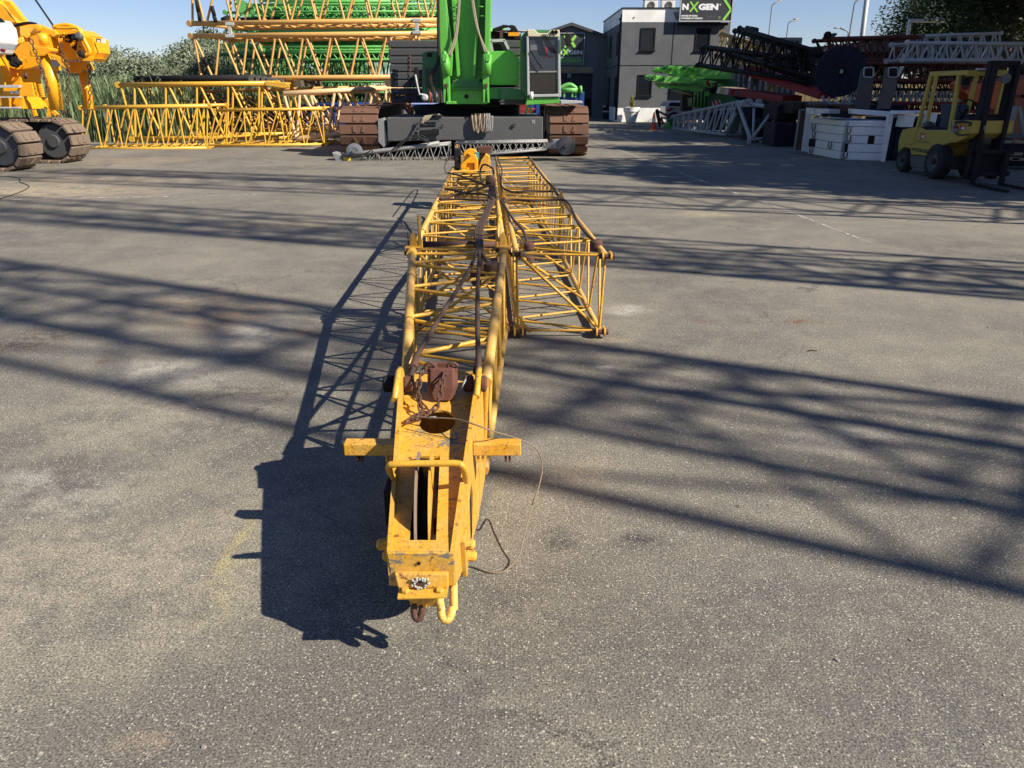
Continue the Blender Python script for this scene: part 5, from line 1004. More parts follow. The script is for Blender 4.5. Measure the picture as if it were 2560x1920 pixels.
# ================================================================== BUILDINGS
def conc(name, c1, c2, sc_=40, spk=True):
    m, t, b = base_mat(name); L = t.links; g = N(t, 'ShaderNodeNewGeometry')
    n = N(t, 'ShaderNodeTexNoise', _Scale=float(sc_), _Detail=4.0, _Roughness=.8); L.new(g.outputs['Position'], n.inputs['Vector'])
    n2 = N(t, 'ShaderNodeTexNoise', _Scale=1.1, _Detail=6.0); L.new(g.outputs['Position'], n2.inputs['Vector'])
    r = ramp(t, .35, .68, (*c1, 1), (*c2, 1)); L.new(n.outputs['Fac'], r.inputs[0])
    r2 = ramp(t, .3, .75, (.82, .82, .82, 1), (1.12, 1.12, 1.1, 1)); L.new(n2.outputs['Fac'], r2.inputs[0])
    L.new(mix(t, 1.0, r.outputs[0], r2.outputs[0], 'MULTIPLY'), b.inputs['Base Color']); b.inputs['Roughness'].default_value = .9
    bp = N(t, 'ShaderNodeBump', _Strength=.5, _Distance=.02); L.new(n.outputs['Fac'], bp.inputs['Height']); L.new(bp.outputs[0], b.inputs['Normal']); return m
WALLG = conc('dark_aggregate_wall', (.08, .084, .092), (.145, .15, .158), 34); BANDW = conc('white_render', (.80, .79, .76), (.86, .85, .82), 5)
CLAD = paint('grey_cladding', (.115, .125, .14), .5, dirt=(.16, .165, .17), da=.3, sc_=1.5)
SIGNG = plain('sign_green', (.26, .62, .07), .5); SIGNW = plain('sign_white', (.82, .82, .82), .5); SIGND = paint('sign_dark', (.03, .034, .042), .5, dirt=(.06, .065, .075), da=.5, sc_=1.5, bump=0)
ob = thing('office_building', 'two storey dark grey office block with a white band under its flat roof', 'building', (9, 45, 0))
bx0, bx1, by, bz = 5.97, 11.86, 44.9, 5.78
MB().box(((bx0 + bx1) / 2, by + 4.5, 2.93), (bx1 - bx0, 9, 4.36)).build('wall', WALLG, ob)
MB().box(((bx0 + bx1) / 2, by + 4.5, 5.445), (bx1 - bx0 + .02, 9.02, .67)).build('white_band', BANDW, ob)
MB().box(((bx0 + bx1) / 2, by + 4.5, .375), (bx1 - bx0 + .02, 9.02, .75)).build('plinth', BANDW, ob)
MB().box(((bx0 + bx1) / 2, by + 4.5, 5.80), (bx1 - bx0 + .1, 9.1, .05)).build('roof_edge', BLACK, ob)
for x, y0, y1 in ((9.0 - .55, .75, 5.1),): MB().box((x + .35, by - .003, (y0 + y1) / 2), (.035, .02, y1 - y0)).build('panel_joint', BLACK, ob)
MB().box(((bx0 + bx1) / 2, by - .003, 2.95), (bx1 - bx0, .018, .035)).build('panel_joint', BLACK, ob)
MB().box((bx0 - .003, by + 4.5, 2.95), (.018, 9, .035)).build('panel_joint', BLACK, ob)
def window(cx, z0, z1, w_, side=False):
    if not side:
        f = MB()
        for (a, b_, c_, d_) in ((cx - w_ / 2, z0, .06, z1 - z0), (cx + w_ / 2 - .06, z0, .06, z1 - z0), (cx - w_ / 2 + .06, z0, w_ - .12, .06), (cx - w_ / 2 + .06, z1 - .06, w_ - .12, .06)):
            f.box((a + c_ / 2, by - .005, b_ + d_ / 2), (c_, .07, d_))
        f = f.build('window', BLACK, ob); MB().box((cx, by + .008, (z0 + z1) / 2), (w_ - .12, .03, z1 - z0 - .12)).build('pane', GLASS, f); MB().box((cx, by - .05, z0 - .03), (w_ + .08, .1, .04)).build('sill', BLACK, f)
    else:
        f = MB().box((bx0 - .01, cx, (z0 + z1) / 2), (.05, w_, z1 - z0)).build('window', BLACK, ob); MB().box((bx0 - .04, cx, (z0 + z1) / 2), (.02, w_ - .12, z1 - z0 - .12)).build('pane', GLASS, f)
window(7.42, 3.72, 4.83, .80); window(10.42, 3.72, 4.82, .80); window(7.40, 1.38, 2.48, .80); window(10.2, 1.3, 2.48, .8)
for cy in (46.1, 49.6): window(cy, 3.5, 4.7, 1.0, True); window(cy, .78, 2.4, 1.0, True)
MB().box((9.3, by - .02, 1.0), (1.0, .06, 2.0)).build('glass_door', GLASS, ob); MB().box((10.2, by - .04, 1.0), (.5, .08, 2.0)).build('brown_panel', paint('brown_panel', (.07, .035, .02), .6), ob)
MB().tube([V(bx0 - .08, by + .1, .1), V(bx0 - .08, by + .1, 5.0), V(bx0 - .02, by + .1, 5.5)], .05, 8).build('downpipe', BLACK, ob)
MB().box((bx0 - .05, by + .6, 5.3), (.12, .12, .1)).build('camera_bracket', BLACK, ob); MB().lathe((P(1585, 44, by).x, by - .02, P(1585, 44, by).z), (0, -1, 0), [(0, 0), (0, .035), (.02, .035), (.02, 0)], 12).build('vent_hole', BLACK, ob)
for x, lb in ((7.75, 'white air conditioner on the roof left of the sign, the left one'), (8.72, 'white air conditioner on the roof half hidden by the sign')):
    t_ = thing('air_conditioner', lb, 'air conditioner', (x, 47, 5.83), 'air conditioners on the office roof'); w2 = P(1661, 15, 46.5).x - P(1632, 15, 46.5).x
    MB().box((x, 46.8, 6.11), (.74, .5, .52)).build('casing', WHITE, t_, .02); MB().box((x, 46.8, 6.375), (.78, .54, .03)).build('lid', BLACK, t_)
    MB().lathe((x + .02, 46.545, 6.08), (0, -1, 0), [(0, 0), (.0, .2), (.02, .2), (.02, .17), (.005, .05)], 20).build('fan_grille', DGREY, t_)
# roof sign
rs = thing('roof_sign', 'big dark sign with white and green lettering standing on the roof of the office', 'sign', P(1762, 54, 44.6))
def sp(u, v, y=44.6): return P(u, v, y)
sx0, sx1 = sp(1700, 52).x, sp(1826, 54).x; sz0 = 5.16; SH = 2.15
MB().box(((sx0 + sx1) / 2, 44.62, sz0 + SH / 2), (sx1 - sx0, .06, SH)).build('sign_panel', SIGND, rs)
m = MB()
for a, b_, c_, d_ in ((sx0 - .06, sz0 - .06, .06, SH + .12), (sx1, sz0 - .06, .06, SH + .12), (sx0, sz0 - .06, sx1 - sx0, .06), (sx0, sz0 + SH, sx1 - sx0, .06)): m.box((a + c_ / 2, 44.60, b_ + d_ / 2), (c_, .1, d_))
m.build('sign_frame', SILV, rs); MB().box(((sx0 + sx1) / 2 + -.1, 44.75, sz0 - .16), (sx1 - sx0, .2, .12)).build('sign_bearer', BLACK, rs)
def rsz(u, v): return P(1650 + u / 11.06, v / 11.06, 44.585)
def txt(s, mat, u0, v0, u1, v1, par, fn, bold=.04, nm='lettering', dd=.0):
    a = fn(u0, v1); b_ = fn(u1, v0); return text_mesh(nm, s, mat, par, a, (1, 0, 0), (0, 0, 1), b_.x - a.x, b_.z - a.z, dd, bold)
txt('N', SIGNW, 612, 100, 800, 275, rs, rsz, .06); txt('GEN', SIGNW, 1060, 100, 1620, 280, rs, rsz, .06)
def bar(fn, p, q, w_, par, mat=SIGNG, th=.012, nm='green_stroke'):
    a, b_ = fn(*p), fn(*q); d = (b_ - a).normalized(); n_ = Vector((-d.z, 0, d.x)) * w_ / 2; return MB().prism([a + n_, b_ + n_, b_ - n_, a - n_], (0, -th, 0)).build(nm, mat, par)
bar(rsz, (840, 50), (1035, 330), .085, rs, th=.010); bar(rsz, (1060, 50), (820, 325), .085, rs, th=.014)
bar(rsz, (1790, 0), (1965, 270), .12, rs, th=.010); bar(rsz, (1970, 255), (1745, 560), .12, rs, th=.014); bar(rsz, (1700, -150), (1800, 15), .12, rs, th=.012)
txt('MOVED BY IDEAS', SIGNW, 595, 415, 1040, 460, rs, rsz, .05); txt('POWERED BY PASSION', SIGNW, 590, 485, 1175, 528, rs, rsz, .05)
MB().lathe(rsz(1663, 130), (0, -1, 0), [(0, 0), (0, .035), (.01, .035), (.01, 0)], 12).build('registered_dot', SIGNW, rs)
for k in range(5): MB().box(rsz(1305 + 55 * k, 455 + (k % 2) * 15), (.025, .01, .07)).build('sign_detail', MGREY, rs)
MB().box(rsz(1640, 485), (.13, .01, .10)).build('sign_detail', paint('green_patch', (.1, .25, .06), .6), rs)
tag(MB().prism([P(1683, 30, 44.85), P(1695, 30, 44.85), P(1697, 50, 44.85), P(1690, 50, 44.85)], (0, .03, 0)).build('bracket_plate', MGREY), 'grey bracket plate on the white band left of the roof sign', 'bracket')
# hall behind
hl = thing('workshop_hall', 'grey gabled workshop hall with a dark roller door and a sign on its gable', 'building', (3.7, 52, 0))
hy = 52.0; hx1 = 6.0; ax_, az_ = 3.72, 5.41; hx0 = -1.5
ez = 4.72; ez0 = az_ - (ax_ - hx0) * (az_ - 4.72) / (6.0 - 3.72)
def hw(x, z): return V(x, hy, z)
dx0, dx1, dz_ = P(1370, 200, hy).x, P(1482, 200, hy).x, P(1480, 184, hy).z
MB().prism([hw(hx0, 0), hw(dx0, 0), hw(dx0, dz_), hw(dx1, dz_), hw(dx1, 0), hw(hx1, 0), hw(hx1, ez), hw(ax_, az_), hw(hx0, ez0)], (0, 14, 0)).build('wall', CLAD, hl)
for sgn, xe, ze in ((1, hx1 + .1, ez - .03), (-1, hx0 - .1, ez0 - .03)):
    MB().prism([V(ax_, hy - .35, az_ + .02), V(xe, hy - .35, ze), V(xe, hy - .35, ze + .16), V(ax_, hy - .35, az_ + .2)], (0, 14.5, 0)).build('roof', paint('roof_grey', (.05, .055, .06), .6), hl)
MB().box(((dx0 + dx1) / 2, hy + .35, dz_ * .72), (dx1 - dx0, .08, dz_ * .58)).build('roller_door', paint('roller_door_blue', (.012, .018, .04), .5), hl)
for k in range(9): MB().box(((dx0 + dx1) / 2, hy + .30, dz_ * .45 + k * .16), (dx1 - dx0, .02, .012)).build('door_slat', BLACK, hl)
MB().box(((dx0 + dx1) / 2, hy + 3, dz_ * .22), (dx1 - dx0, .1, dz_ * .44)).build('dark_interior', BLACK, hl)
wz0, wz1 = P(1450, 182, hy).z, P(1450, 169, hy).z
MB().box(((dx0 + dx1) / 2, hy - .03, (wz0 + wz1) / 2 + .02), (dx1 - dx0, .06, wz1 - wz0 + .06)).build('window_band', MGREY, hl)
for k in range(3): MB().box((dx1 - .55 - k * .85, hy - .07, (wz0 + wz1) / 2 + .02), (.72, .02, wz1 - wz0 - .04)).build('pane', GLASS, hl)
MB().box((P(1423, 189, hy).x, hy - .03, P(1423, 189, hy).z), (.24, .03, .28)).build('door_notice', MGREY, hl)
for k in range(24): MB().box((hx0 + .3 * k + .1, hy - .012, 4.9 * .5 + .0), (.02, .02, .0 + (4.2 if hx0 + .3 * k + .1 > dx1 + .05 or hx0 + .3 * k + .1 < dx0 else .0001))).build('cladding_rib', CLAD, hl)
hs = thing('gable_sign', 'dark sign with green and white lettering fixed to the gable of the hall', 'sign', P(1430, 120, 51.85))
def hz(x, y, yy=51.85): return P(1280 + x * .14464, 60 + y * .14464, yy)
MB().prism([hz(560, 165), hz(1252, 160), hz(1232, 690), hz(560, 690)], (0, .08, 0)).build('sign_panel', SIGND, hs)
for a, b_ in (((560, 160), (1256, 156)), ((1256, 156), (1234, 692)), ((560, 692), (1234, 692))): MB().beam(hz(*a, 51.83), hz(*b_, 51.83), .04, .05, (0, 1, 0)).build('sign_frame', SILV, hs)
def hzz(x, y): return hz(x, y, 51.84)
MB().prism([hzz(560, 590), hzz(1218, 595), hzz(1210, 668), hzz(560, 668)], (0, -.01, 0)).build('green_strip', paint('sign_green_strip', (.14, .34, .10), .5), hs)
txt('N', SIGNW, 815, 455, 865, 525, hs, hzz, .05); txt('GEN', SIGNW, 980, 455, 1215, 525, hs, hzz, .04)
bar(hzz, (885, 435), (975, 545), .11, hs); bar(hzz, (980, 435), (885, 540), .11, hs, th=.016)
bar(hzz, (1105, 200), (1035, 290), .17, hs); bar(hzz, (1035, 315), (1100, 415), .17, hs); bar(hzz, (925, 375), (915, 410), .12, hs)
bar(hzz, (905, 200), (955, 270), .14, hs)
txt('MOVED BY IDEAS. POWERED BY PASSION', SIGNW, 700, 570, 1200, 583, hs, hzz, .01); txt('www.nxgen.group', SIGNW, 760, 610, 1195, 655, hs, hzz, .0)
# ---------------- around the buildings
t_ = thing('hook_assembly', 'green hook and cylinder lying on a blue container in front of the hall', 'crane hook', P(1440, 235, 45))
def h3(x, y, yy=44): return P(*z3b(x, y), yy)
MB().tube([h3(1830, 712), h3(1985, 712)], .14, 14).build('cylinder', GLAT, t_); MB().tube([h3(1985, 710), h3(2006, 708)], .21, 14).build('cylinder_end', GLAT, t_)
MB().tube(smooth_path([h3(1830, 700), h3(1880, 675), h3(1920, 672), h3(1960, 700)], 4), .12, 8).build('hook_curve', GLAT, t_)
for x in (1870, 1935, 1960): MB().beam(h3(x, 725), h3(x - 5, 768), .1, .1, (0, 1, 0)).build('stand_leg', GLAT, t_)
t_ = thing('blue_container', 'blue steel container in front of the dark hall doorway', 'container', h3(1920, 860))
MB().box((P(1454, 250, 45.7).x - 1.8, 44.9, .95), (3.6, 1.6, 1.3)).build('body', BLUE, t_, .03)
for k in range(12): MB().box((P(1454, 250, 45.7).x - 3.5 + k * .3, 44.07, .95), (.08, .05, 1.15)).build('rib', BLUE, t_)
pl = thing('white_planter', 'big white flower pot with a small yellowish conifer beside the office wall', 'planter', G(1578, 304))
c_ = G(1578, 306); c_.y = 44.2; c_.x = P(1578, 290, 44.2).x
MB().lathe((c_.x, c_.y, 0), (0, 0, 1), [(0, .0), (0, .26), (.55, .40), (.58, .44), (.80, .46), (.80, .41), (.70, .40), (.70, 0)], 28).build('pot', WHITE, pl)
crown(c_.x, c_.y, .98, .18, .18, .42, 900, .05, random.Random(2), 8, 2.2).build('shrub', leafmat('conifer_leaf', (.12, .14, .02), (.26, .25, .06), 6), pl)
pl = thing('dark_planter', 'dark pot with a ragged shrub in the shade of the office corner', 'planter', G(1520, 300)); c_ = G(1520, 298)
MB().lathe((c_.x, c_.y, 0), (0, 0, 1), [(0, .0), (0, .3), (.4, .36), (.4, .3), (.35, 0)], 20).build('pot', NAVY, pl); crown(c_.x, c_.y, .68, .42, .4, .35, 900, .07, random.Random(3), 9, 2.6).build('shrub', LEAF3, pl)
cn = thing('traffic_cone', 'orange traffic cone with a white band standing near the office wall', 'traffic cone', G(1633, 324)); c_ = G(1633, 324)
for z0, z1_, r0, r1, mt in ((.03, .32, .13, .095, ORG), (.32, .5, .095, .07, WHITE), (.5, .75, .07, .035, ORG)): MB().lathe((c_.x, c_.y, 0), (0, 0, 1), [(z0, r0), (z1_, r1)] + ([(z1_, 0)] if z1_ > .7 else []), 18).build('cone_band', plain('cone_orange', (.75, .08, .03), .5) if mt is ORG else mt, cn)
MB().box((c_.x, c_.y, .015), (.36, .36, .03)).build('base', plain('cone_orange', (.6, .06, .03), .5), cn)
t_ = thing('black_stand', 'rusty black bent steel stand beside the traffic cone', 'stand', G(1650, 316))
def q4(x, y, yy): return P(1380 + x * .226, y * .226, yy)
yy = 38.5
for a, b_ in (((1150, 1220), (1190, 1400)), ((1170, 1220), (1205, 1395)), ((1155, 1222), (1300, 1290)), ((1150, 1220), (1175, 1215)), ((1190, 1400), (1240, 1390)), ((1205, 1300), (1240, 1390))): MB().beam(q4(*a, yy), q4(*b_, yy), .09, .08, (0, 1, 0)).build('stand_arm', RUST, t_)
MB().box(q4(1225, 1395, yy), (.22, .2, .15)).build('foot_block', WHITE, t_)
# silver car
car = thing('silver_car', 'silver car parked half hidden under the green booms in front of the office', 'car', G(1690, 300))
def zc5(x, y, yy): return P(1580 + x * .2441, y * .2441, yy)
cy_ = 41.0
MB().prism([zc5(345, 1175, cy_), zc5(345, 1090, cy_), zc5(372, 1045, cy_), zc5(420, 1032, cy_), zc5(700, 1035, cy_), zc5(860, 1090, cy_), zc5(900, 1180, cy_), zc5(895, 1230, cy_), zc5(350, 1230, cy_)], (0, 1.7, 0)).build('body', paint('car_silver', (.42, .43, .45), .3, sc_=3, da=.1, metal=.4, bump=0), car, .12)
MB().prism([zc5(372, 1085, cy_ - .02), zc5(392, 1050, cy_ - .02), zc5(660, 1048, cy_ - .02), zc5(740, 1088, cy_ - .02)], (0, .03, 0)).build('side_windows', GLASS, car)
MB().prism([zc5(346, 1130, cy_ - .03), zc5(400, 1105, cy_ - .03), zc5(440, 1110, cy_ - .03), zc5(400, 1128, cy_ - .03), zc5(380, 1142, cy_ - .03)], (0, .04, 0)).build('tail_light', plain('tail_red', (.35, .01, .01), .2), car)
for x in (430, 800):
    w_ = MB().lathe(zc5(x, 1215, cy_ - .02), (0, 1, 0), [(0, 0), (0, .22), (0, .33), (.22, .33), (.22, 0)], 26).build('wheel', RUBBER, car); MB().lathe(zc5(x, 1215, cy_ - .03), (0, 1, 0), [(0, 0), (0, .2), (.02, .21), (.02, 0)], 20).build('rim', SILV, w_)
# ================================================================== RIGHT HAND SIDE
def z5p(x, y, yy): return P(1580 + x * .2441, y * .2441, yy)
def z6p(x, y, yy): return P(2050 + x * .2893, y * .2893, yy)
def PX(u, v, X): d = ray(u, v); t = X / d.x; return Vector((X, d.y * t, CAM_H + d.z * t))
# green loader boom machine
MGREEN = paint('loader_green', (0.19, 0.58, 0.10), 0.5, dirt=(0.07, 0.16, 0.05), da=0.4, sc_=3, bump=0)
gm = thing('folded_boom_machine', 'bright green folded boom machine standing in front of the office block', 'loader crane', (9, 38, 0))
MB().prism([z5p(*q, 37.0) for q in [(225, 715), (255, 690), (400, 672), (700, 690), (1032, 738), (1022, 812), (700, 808), (500, 792), (330, 742)]], (0, .7, 0)).build('upper_boom', MGREEN, gm, .01)
MB().prism([z5p(*q, 36.6) for q in [(145, 775), (180, 765), (540, 795), (860, 832), (880, 890), (860, 905), (640, 880), (250, 838), (160, 815)]], (0, .6, 0)).build('lower_boom', MGREEN, gm, .01)
MB().prism([z5p(*q, 36.7) for q in [(240, 845), (640, 885), (730, 905), (720, 965), (640, 950), (450, 905), (300, 905), (255, 870)]], (0, .5, 0)).build('boom_underframe', MGREEN, gm, .01)
MB().prism([z5p(*q, 37.4) for q in [(700, 800), (1030, 812), (1100, 840), (1080, 880), (900, 900), (760, 850)]], (0, .5, 0)).build('link_frame', DGREEN, gm, .02)
MB().prism([z5p(*q, 36.8) for q in [(760, 870), (860, 840), (900, 880), (1000, 960), (1080, 1030), (1060, 1100), (780, 1110), (640, 1100), (630, 1010), (740, 980)]], (0, 1.4, 0)).build('turret', DGREEN, gm, .03)
MB().tube([z5p(400, 845, 36.4), z5p(720, 862, 36.4)], .06, 10).build('ram', GREEN, gm); MB().tube([z5p(420, 925, 36.6), z5p(660, 985, 36.6)], .045, 8).build('ram_rod', TAN, gm)
rg2 = random.Random(8)
for (x, y) in ((240, 720), (345, 690), (410, 700), (550, 690), (620, 700), (640, 715), (180, 795), (225, 795), (310, 810), (470, 735), (690, 850), (770, 960), (900, 880)):
    MB().lathe(z5p(x, y, 36.35 if y > 760 else 36.8), (0, -1, 0), [(-.2, 0), (-.2, .10), (.0, .11), (.05, .11), (.05, .05), (.09, .05), (.09, 0)], 14).build('pivot_boss', GREEN if rg2.random() < .7 else DGREEN, gm)
for k in range(7):
    a = (rg2.uniform(230, 700), rg2.uniform(675, 960)); MB().tube(smooth_path([z5p(a[0], a[1], 36.4), z5p(a[0] + 30, a[1] - 12, 36.25), z5p(a[0] + 70, a[1] + rg2.uniform(-5, 20), 36.4)], 4), .018, 5).build('hose', BLACK, gm)
for k in range(9): MB().tube([z5p(625 + 17 * k, 930 + 10 * (k % 3), 36.5), z5p(615 + 18 * k, 1090 + 15 * (k % 2), 36.5)], .03, 6).build('valve_lever', GREEN if k % 2 else BLACK, gm)
ck = MB().prism([z5p(820, 1035, 36.1), z5p(900, 1020, 36.1), z5p(915, 1075, 36.1), z5p(830, 1090, 36.1)], (0, .05, 0)).build('warning_board', WHITE, gm)
for k in range(2): MB().prism([z5p(822 + 40 * k, 1034 - 7 * k, 36.08), z5p(845 + 40 * k, 1030 - 7 * k, 36.08), z5p(868 + 40 * k, 1080 - 6 * k, 36.08), z5p(845 + 40 * k, 1086 - 6 * k, 36.08)], (0, .015, 0)).build('red_stripe', plain('stripe_red', (.5, .02, .02), .4), ck)
MB().tube([z5p(770, 830, 36), z5p(790, 880, 36)], .08, 10).build('red_bottle', RED, gm); MB().prism([z5p(830, 850, 36.5), z5p(880, 845, 36.5), z5p(860, 960, 36.5), z5p(810, 950, 36.5)], (0, .3, 0)).build('glass_shield', GLASS, gm)
MB().prism([z5p(520, 920, 38.5), z5p(625, 920, 38.5), z5p(615, 1135, 38.5), z5p(510, 1140, 38.5)], (0, .5, 0)).build('rusty_column', paint('dark_brown', (.06, .03, .02), .7), gm)
for k, (x, y) in enumerate(((370, 1230), (330, 1290), (395, 1240))): MB().prism([z5p(x, y, 37.5), z5p(x + 60, y - 40, 37.5), z5p(x + 80, y + 20, 37.5), z5p(x + 30, y + 70, 37.5)], (0, .3, 0)).build('outrigger_foot', GREEN if k else DGREEN, gm, .02)
# grey tapered lattice on the ground
fg = thing('boom_foot_section', 'pale grey tapered boom foot section lying on the asphalt before the green booms', 'boom foot', (8.2, 32, 0))
LB = z5p(418, 1318, 36.5); LT = z5p(432, 1188, 36.5); MBt = z5p(965, 1382, 30.5); MT = z5p(1082, 1045, 30.5); dd = V(1.3, .35, 0)
lattice(fg, [LB, LB + dd, LT + dd, LT], [MBt, MBt + dd, MT + dd, MT], 9, .06, .032, LGREY, LGREY, phase=(0, 1, 0, 1))
for k in range(10):
    a = LB.lerp(MBt, k / 10); b_ = LT.lerp(MT, k / 10); MB().tube([a, b_], .032, 6).build('upright', LGREY, fg)
FTp = z5p(1215, 1430, 27.2); RTp = z5p(1462, 1105, 27.4); RBp = z5p(1430, 1415, 27.4)
for a, b_, r in ((MT, FTp, .07), (MT, RTp, .075), (MT + dd, RTp + V(.5, .1, 0), .07), (RTp, FTp + V(.06, 0, .06), .055), (RTp, RBp, .045), (FTp, RBp + V(0, 0, .02), .05), (MBt, MT, .05), (z5p(1250, 1110, 28), z5p(1240, 1410, 27.5), .045), (z5p(1100, 1080, 30), z5p(1350, 1090, 28.5), .05), (MBt + dd, MT + dd, .05), (z5p(1060, 1160, 30), MBt, .05)):
    MB().tube([a, b_], r, 10).build('foot_strut', LGREY, fg)
MB().prism([z5p(1190, 1415, 27.1), z5p(1232, 1415, 27.1), z5p(1215, 1480, 27.1), z5p(1183, 1480, 27.1)], (0, .12, 0)).build('foot_lug', LGREY, fg, .01)
MB().prism([z5p(1312, 1440, 27.3), z5p(1340, 1440, 27.3), z5p(1335, 1482, 27.3), z5p(1308, 1480, 27.3)], (0, .12, 0)).build('foot_lug', LGREY, fg, .01)
MB().prism([z5p(1050, 1150, 30.2), z5p(1150, 1150, 30.2), z5p(1060, 1370, 30.2), z5p(985, 1370, 30.2)], (0, .06, 0)).build('cross_plate', DGREY, fg, .01)
for (x, y) in ((1140, 1052), (1190, 1040), (1290, 1045)): MB().lathe(z5p(x, y, 29.3), (0, -1, 0), [(0, 0), (0, .11), (.2, .11), (.2, 0)], 12).build('pivot_boss', LGREY, fg)
MB().tube(smooth_path([z5p(x, y, 28) for x, y in ((1200, 1200), (1230, 1230), (1225, 1290), (1195, 1280), (1195, 1220), (1215, 1190))], 4), .03, 6).build('hose_loop', BLACK, fg)
for k in range(2): MB().beam(z5p(1460, 1098 + 18 * k, 27.3), z5p(1550, 1100 + 18 * k, 27.3), .07, .05).build('pendant_bar', BLACK, fg)
for k in range(2): MB().beam(z5p(1420, 1408 + 20 * k, 27.3), z5p(1510, 1410 + 20 * k, 27.3), .07, .05).build('pendant_bar', DGREY, fg)
# red box beams
for i, (pts, y0, y1, lb) in enumerate([(((1010, 625), (950, 700), (1920, 935), (1900, 1015)), 33, 26.5, 'upper dark red box beam with a tan striped end, sloping down to the cable reel'), (((880, 890), (860, 955), (1548, 980), (1540, 1055)), 33.5, 28.0, 'lower dark red box beam with a tan striped end above the grey boom foot')]):
    t_ = thing('box_beam', lb, 'steel beam', z5p(*pts[1], y0), 'red box beams')
    tl, bl, tr, br = z5p(*pts[0], y0), z5p(*pts[1], y0), z5p(*pts[2], y1), z5p(*pts[3], y1); w_ = V(.8, .35, 0)
    def seg(f0, f1, e, mt, nm):
        a, b_, c_, d_ = bl.lerp(br, f0), bl.lerp(br, f1), tl.lerp(tr, f1), tl.lerp(tr, f0); o_ = V(-.004 * e, -.008 * e, 0)
        MB().prism([a + o_, b_ + o_, c_ + o_, d_ + o_], w_ + o_ * -2).build(nm, mt, t_, .015)
    seg(0, .055, 0, BEIGE, 'beam_end'); seg(.055, .14, 0, TAN, 'tan_band'); seg(.14, .20, 0, plain('pale_pink', (.45, .36, .38), .6), 'pale_band'); seg(.20, 1, 0, RED, 'beam_body')
    for f in (.28, .36): p = bl.lerp(br, f).lerp(tl.lerp(tr, f), .5); MB().lathe(p + V(0, -.01, 0), (-.3, -1, 0), [(0, 0), (0, .10), (.04, .10), (.05, .05), (.05, 0)], 14).build('beam_boss', DGREY if f > .3 else RED, t_)
for k, (x0_, y0_, x1_, y1_) in enumerate(((1180, 770, 1150, 860), (1250, 790, 1260, 880), (1420, 860, 1390, 950), (1470, 880, 1450, 960))): tag(MB().beam(z5p(x0_, y0_, 31), z5p(x1_, y1_, 31), .16, .1, (0, 1, 0)).build('spacer_post', DGREY if k < 2 else TAN, None, .01), ['grey post between the red beams, the leftmost', 'curved grey post between the red beams, second from left', 'tan post between the red beams, third from left', 'tan post between the red beams, the rightmost'][k], 'post', 'posts between the red beams')
# black and tan lattices above
for i, (tp, bt_, ya, yb, mt, n_, rc, lb, sg, dn) in enumerate([
    (((1110, 292), (1860, 515)), ((1030, 545), (1880, 800)), 31.5, 26.5, BLACK, 7, .07, 'upper black lattice section with a rolled black sleeve on its end', True, (.2, 1.4, 0)),
    (((745, 475), (1870, 620)), ((700, 662), (1870, 850)), 33.5, 27.0, BLACK, 9, .07, 'lower black lattice section jutting out in front of the office wall', True, (.2, 1.3, 0)),
    (((920, 335), (1480, 520)), ((870, 567), (1400, 700)), 34.0, 30.0, TAN, 5, .055, 'tan lattice section wedged between the two black ones', True, (.3, 1.2, 0)),
    (((1500, 575), (2020, 560)), ((1500, 660), (2000, 700)), 28.0, 27.5, BLACK, 6, .07, 'black lattice section lying behind the big cable reel', False, (0, 1.2, 0))]):
    t_, c_ = lsec('lattice_section', lb, 'lattice section', 'black and tan sections on the right pile', [(1580 + x * .2441, y * .2441) for x, y in tp], [(1580 + x * .2441, y * .2441) for x, y in bt_], dn, n_, rc, .035 if mt is BLACK else .03, mt, mt, ya, yb, sg, .1, phase=(0, 1, 0, 1))
    if i == 0:
        MB().tube([z5p(1165, 302, 31.3), z5p(1280, 325, 31)], .14, 12).build('rubber_sleeve', RUBBER, t_)
        for q in range(3): MB().tube([z5p(1300 + 40 * q, 350 + 16 * q, 31), z5p(1850 + 20 * q, 520 + 6 * q, 27)], .06, 8).build('pendant_bar', BLACK, t_)
t_ = thing('yellow_bundle', 'yellow and white bundle glimpsed through the black lattice', 'bundle', z5p(1500, 545, 33)); MB().prism([z5p(1450, 515, 33), z5p(1580, 530, 33), z5p(1580, 575, 33), z5p(1450, 560, 33)], (0, .4, 0)).build('yellow_part', FLY, t_, .05); MB().prism([z5p(1340, 500, 33), z5p(1435, 505, 33), z5p(1430, 555, 33), z5p(1345, 550, 33)], (0, .4, 0)).build('white_part', WHITE, t_, .05)
# containers behind
ct = thing('shipping_container', 'grey corrugated shipping container rising behind the black lattices', 'container', z5p(1400, 900, 40))
a_, b_ = z5p(1100, 380, 40), z5p(1738, 378, 40); w_ = b_.x - a_.x
MB().box(((a_.x + b_.x) / 2, 41.2, a_.z - 1.35), (w_, 2.4, 2.6)).build('body', DGREY, ct)
for k in range(int(w_ / .28)): MB().box((a_.x + .14 + .28 * k, 39.97, a_.z - 1.35), (.13, .06, 2.35)).build('corrugation', MGREY, ct, .01)
MB().box(((a_.x + b_.x) / 2, 39.97, a_.z - .09), (w_, .1, .14)).build('top_rail', MGREY, ct); MB().box((b_.x - .05, 39.95, a_.z - 1.35), (.12, .12, 2.6)).build('corner_post', MGREY, ct)
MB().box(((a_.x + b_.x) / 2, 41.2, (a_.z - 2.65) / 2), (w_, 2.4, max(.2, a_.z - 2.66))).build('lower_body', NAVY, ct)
t_ = tag(MB().prism([z5p(1510, 510, 34), z5p(1600, 490, 34), z5p(2130, 462, 34), z5p(2560, 460, 34), z5p(2560, 535, 34), z5p(1540, 545, 34)], (0, .9, 0)).build('grey_boom', MGREY, None, .03), 'long pale grey box boom lying high behind the cable reel', 'boom')
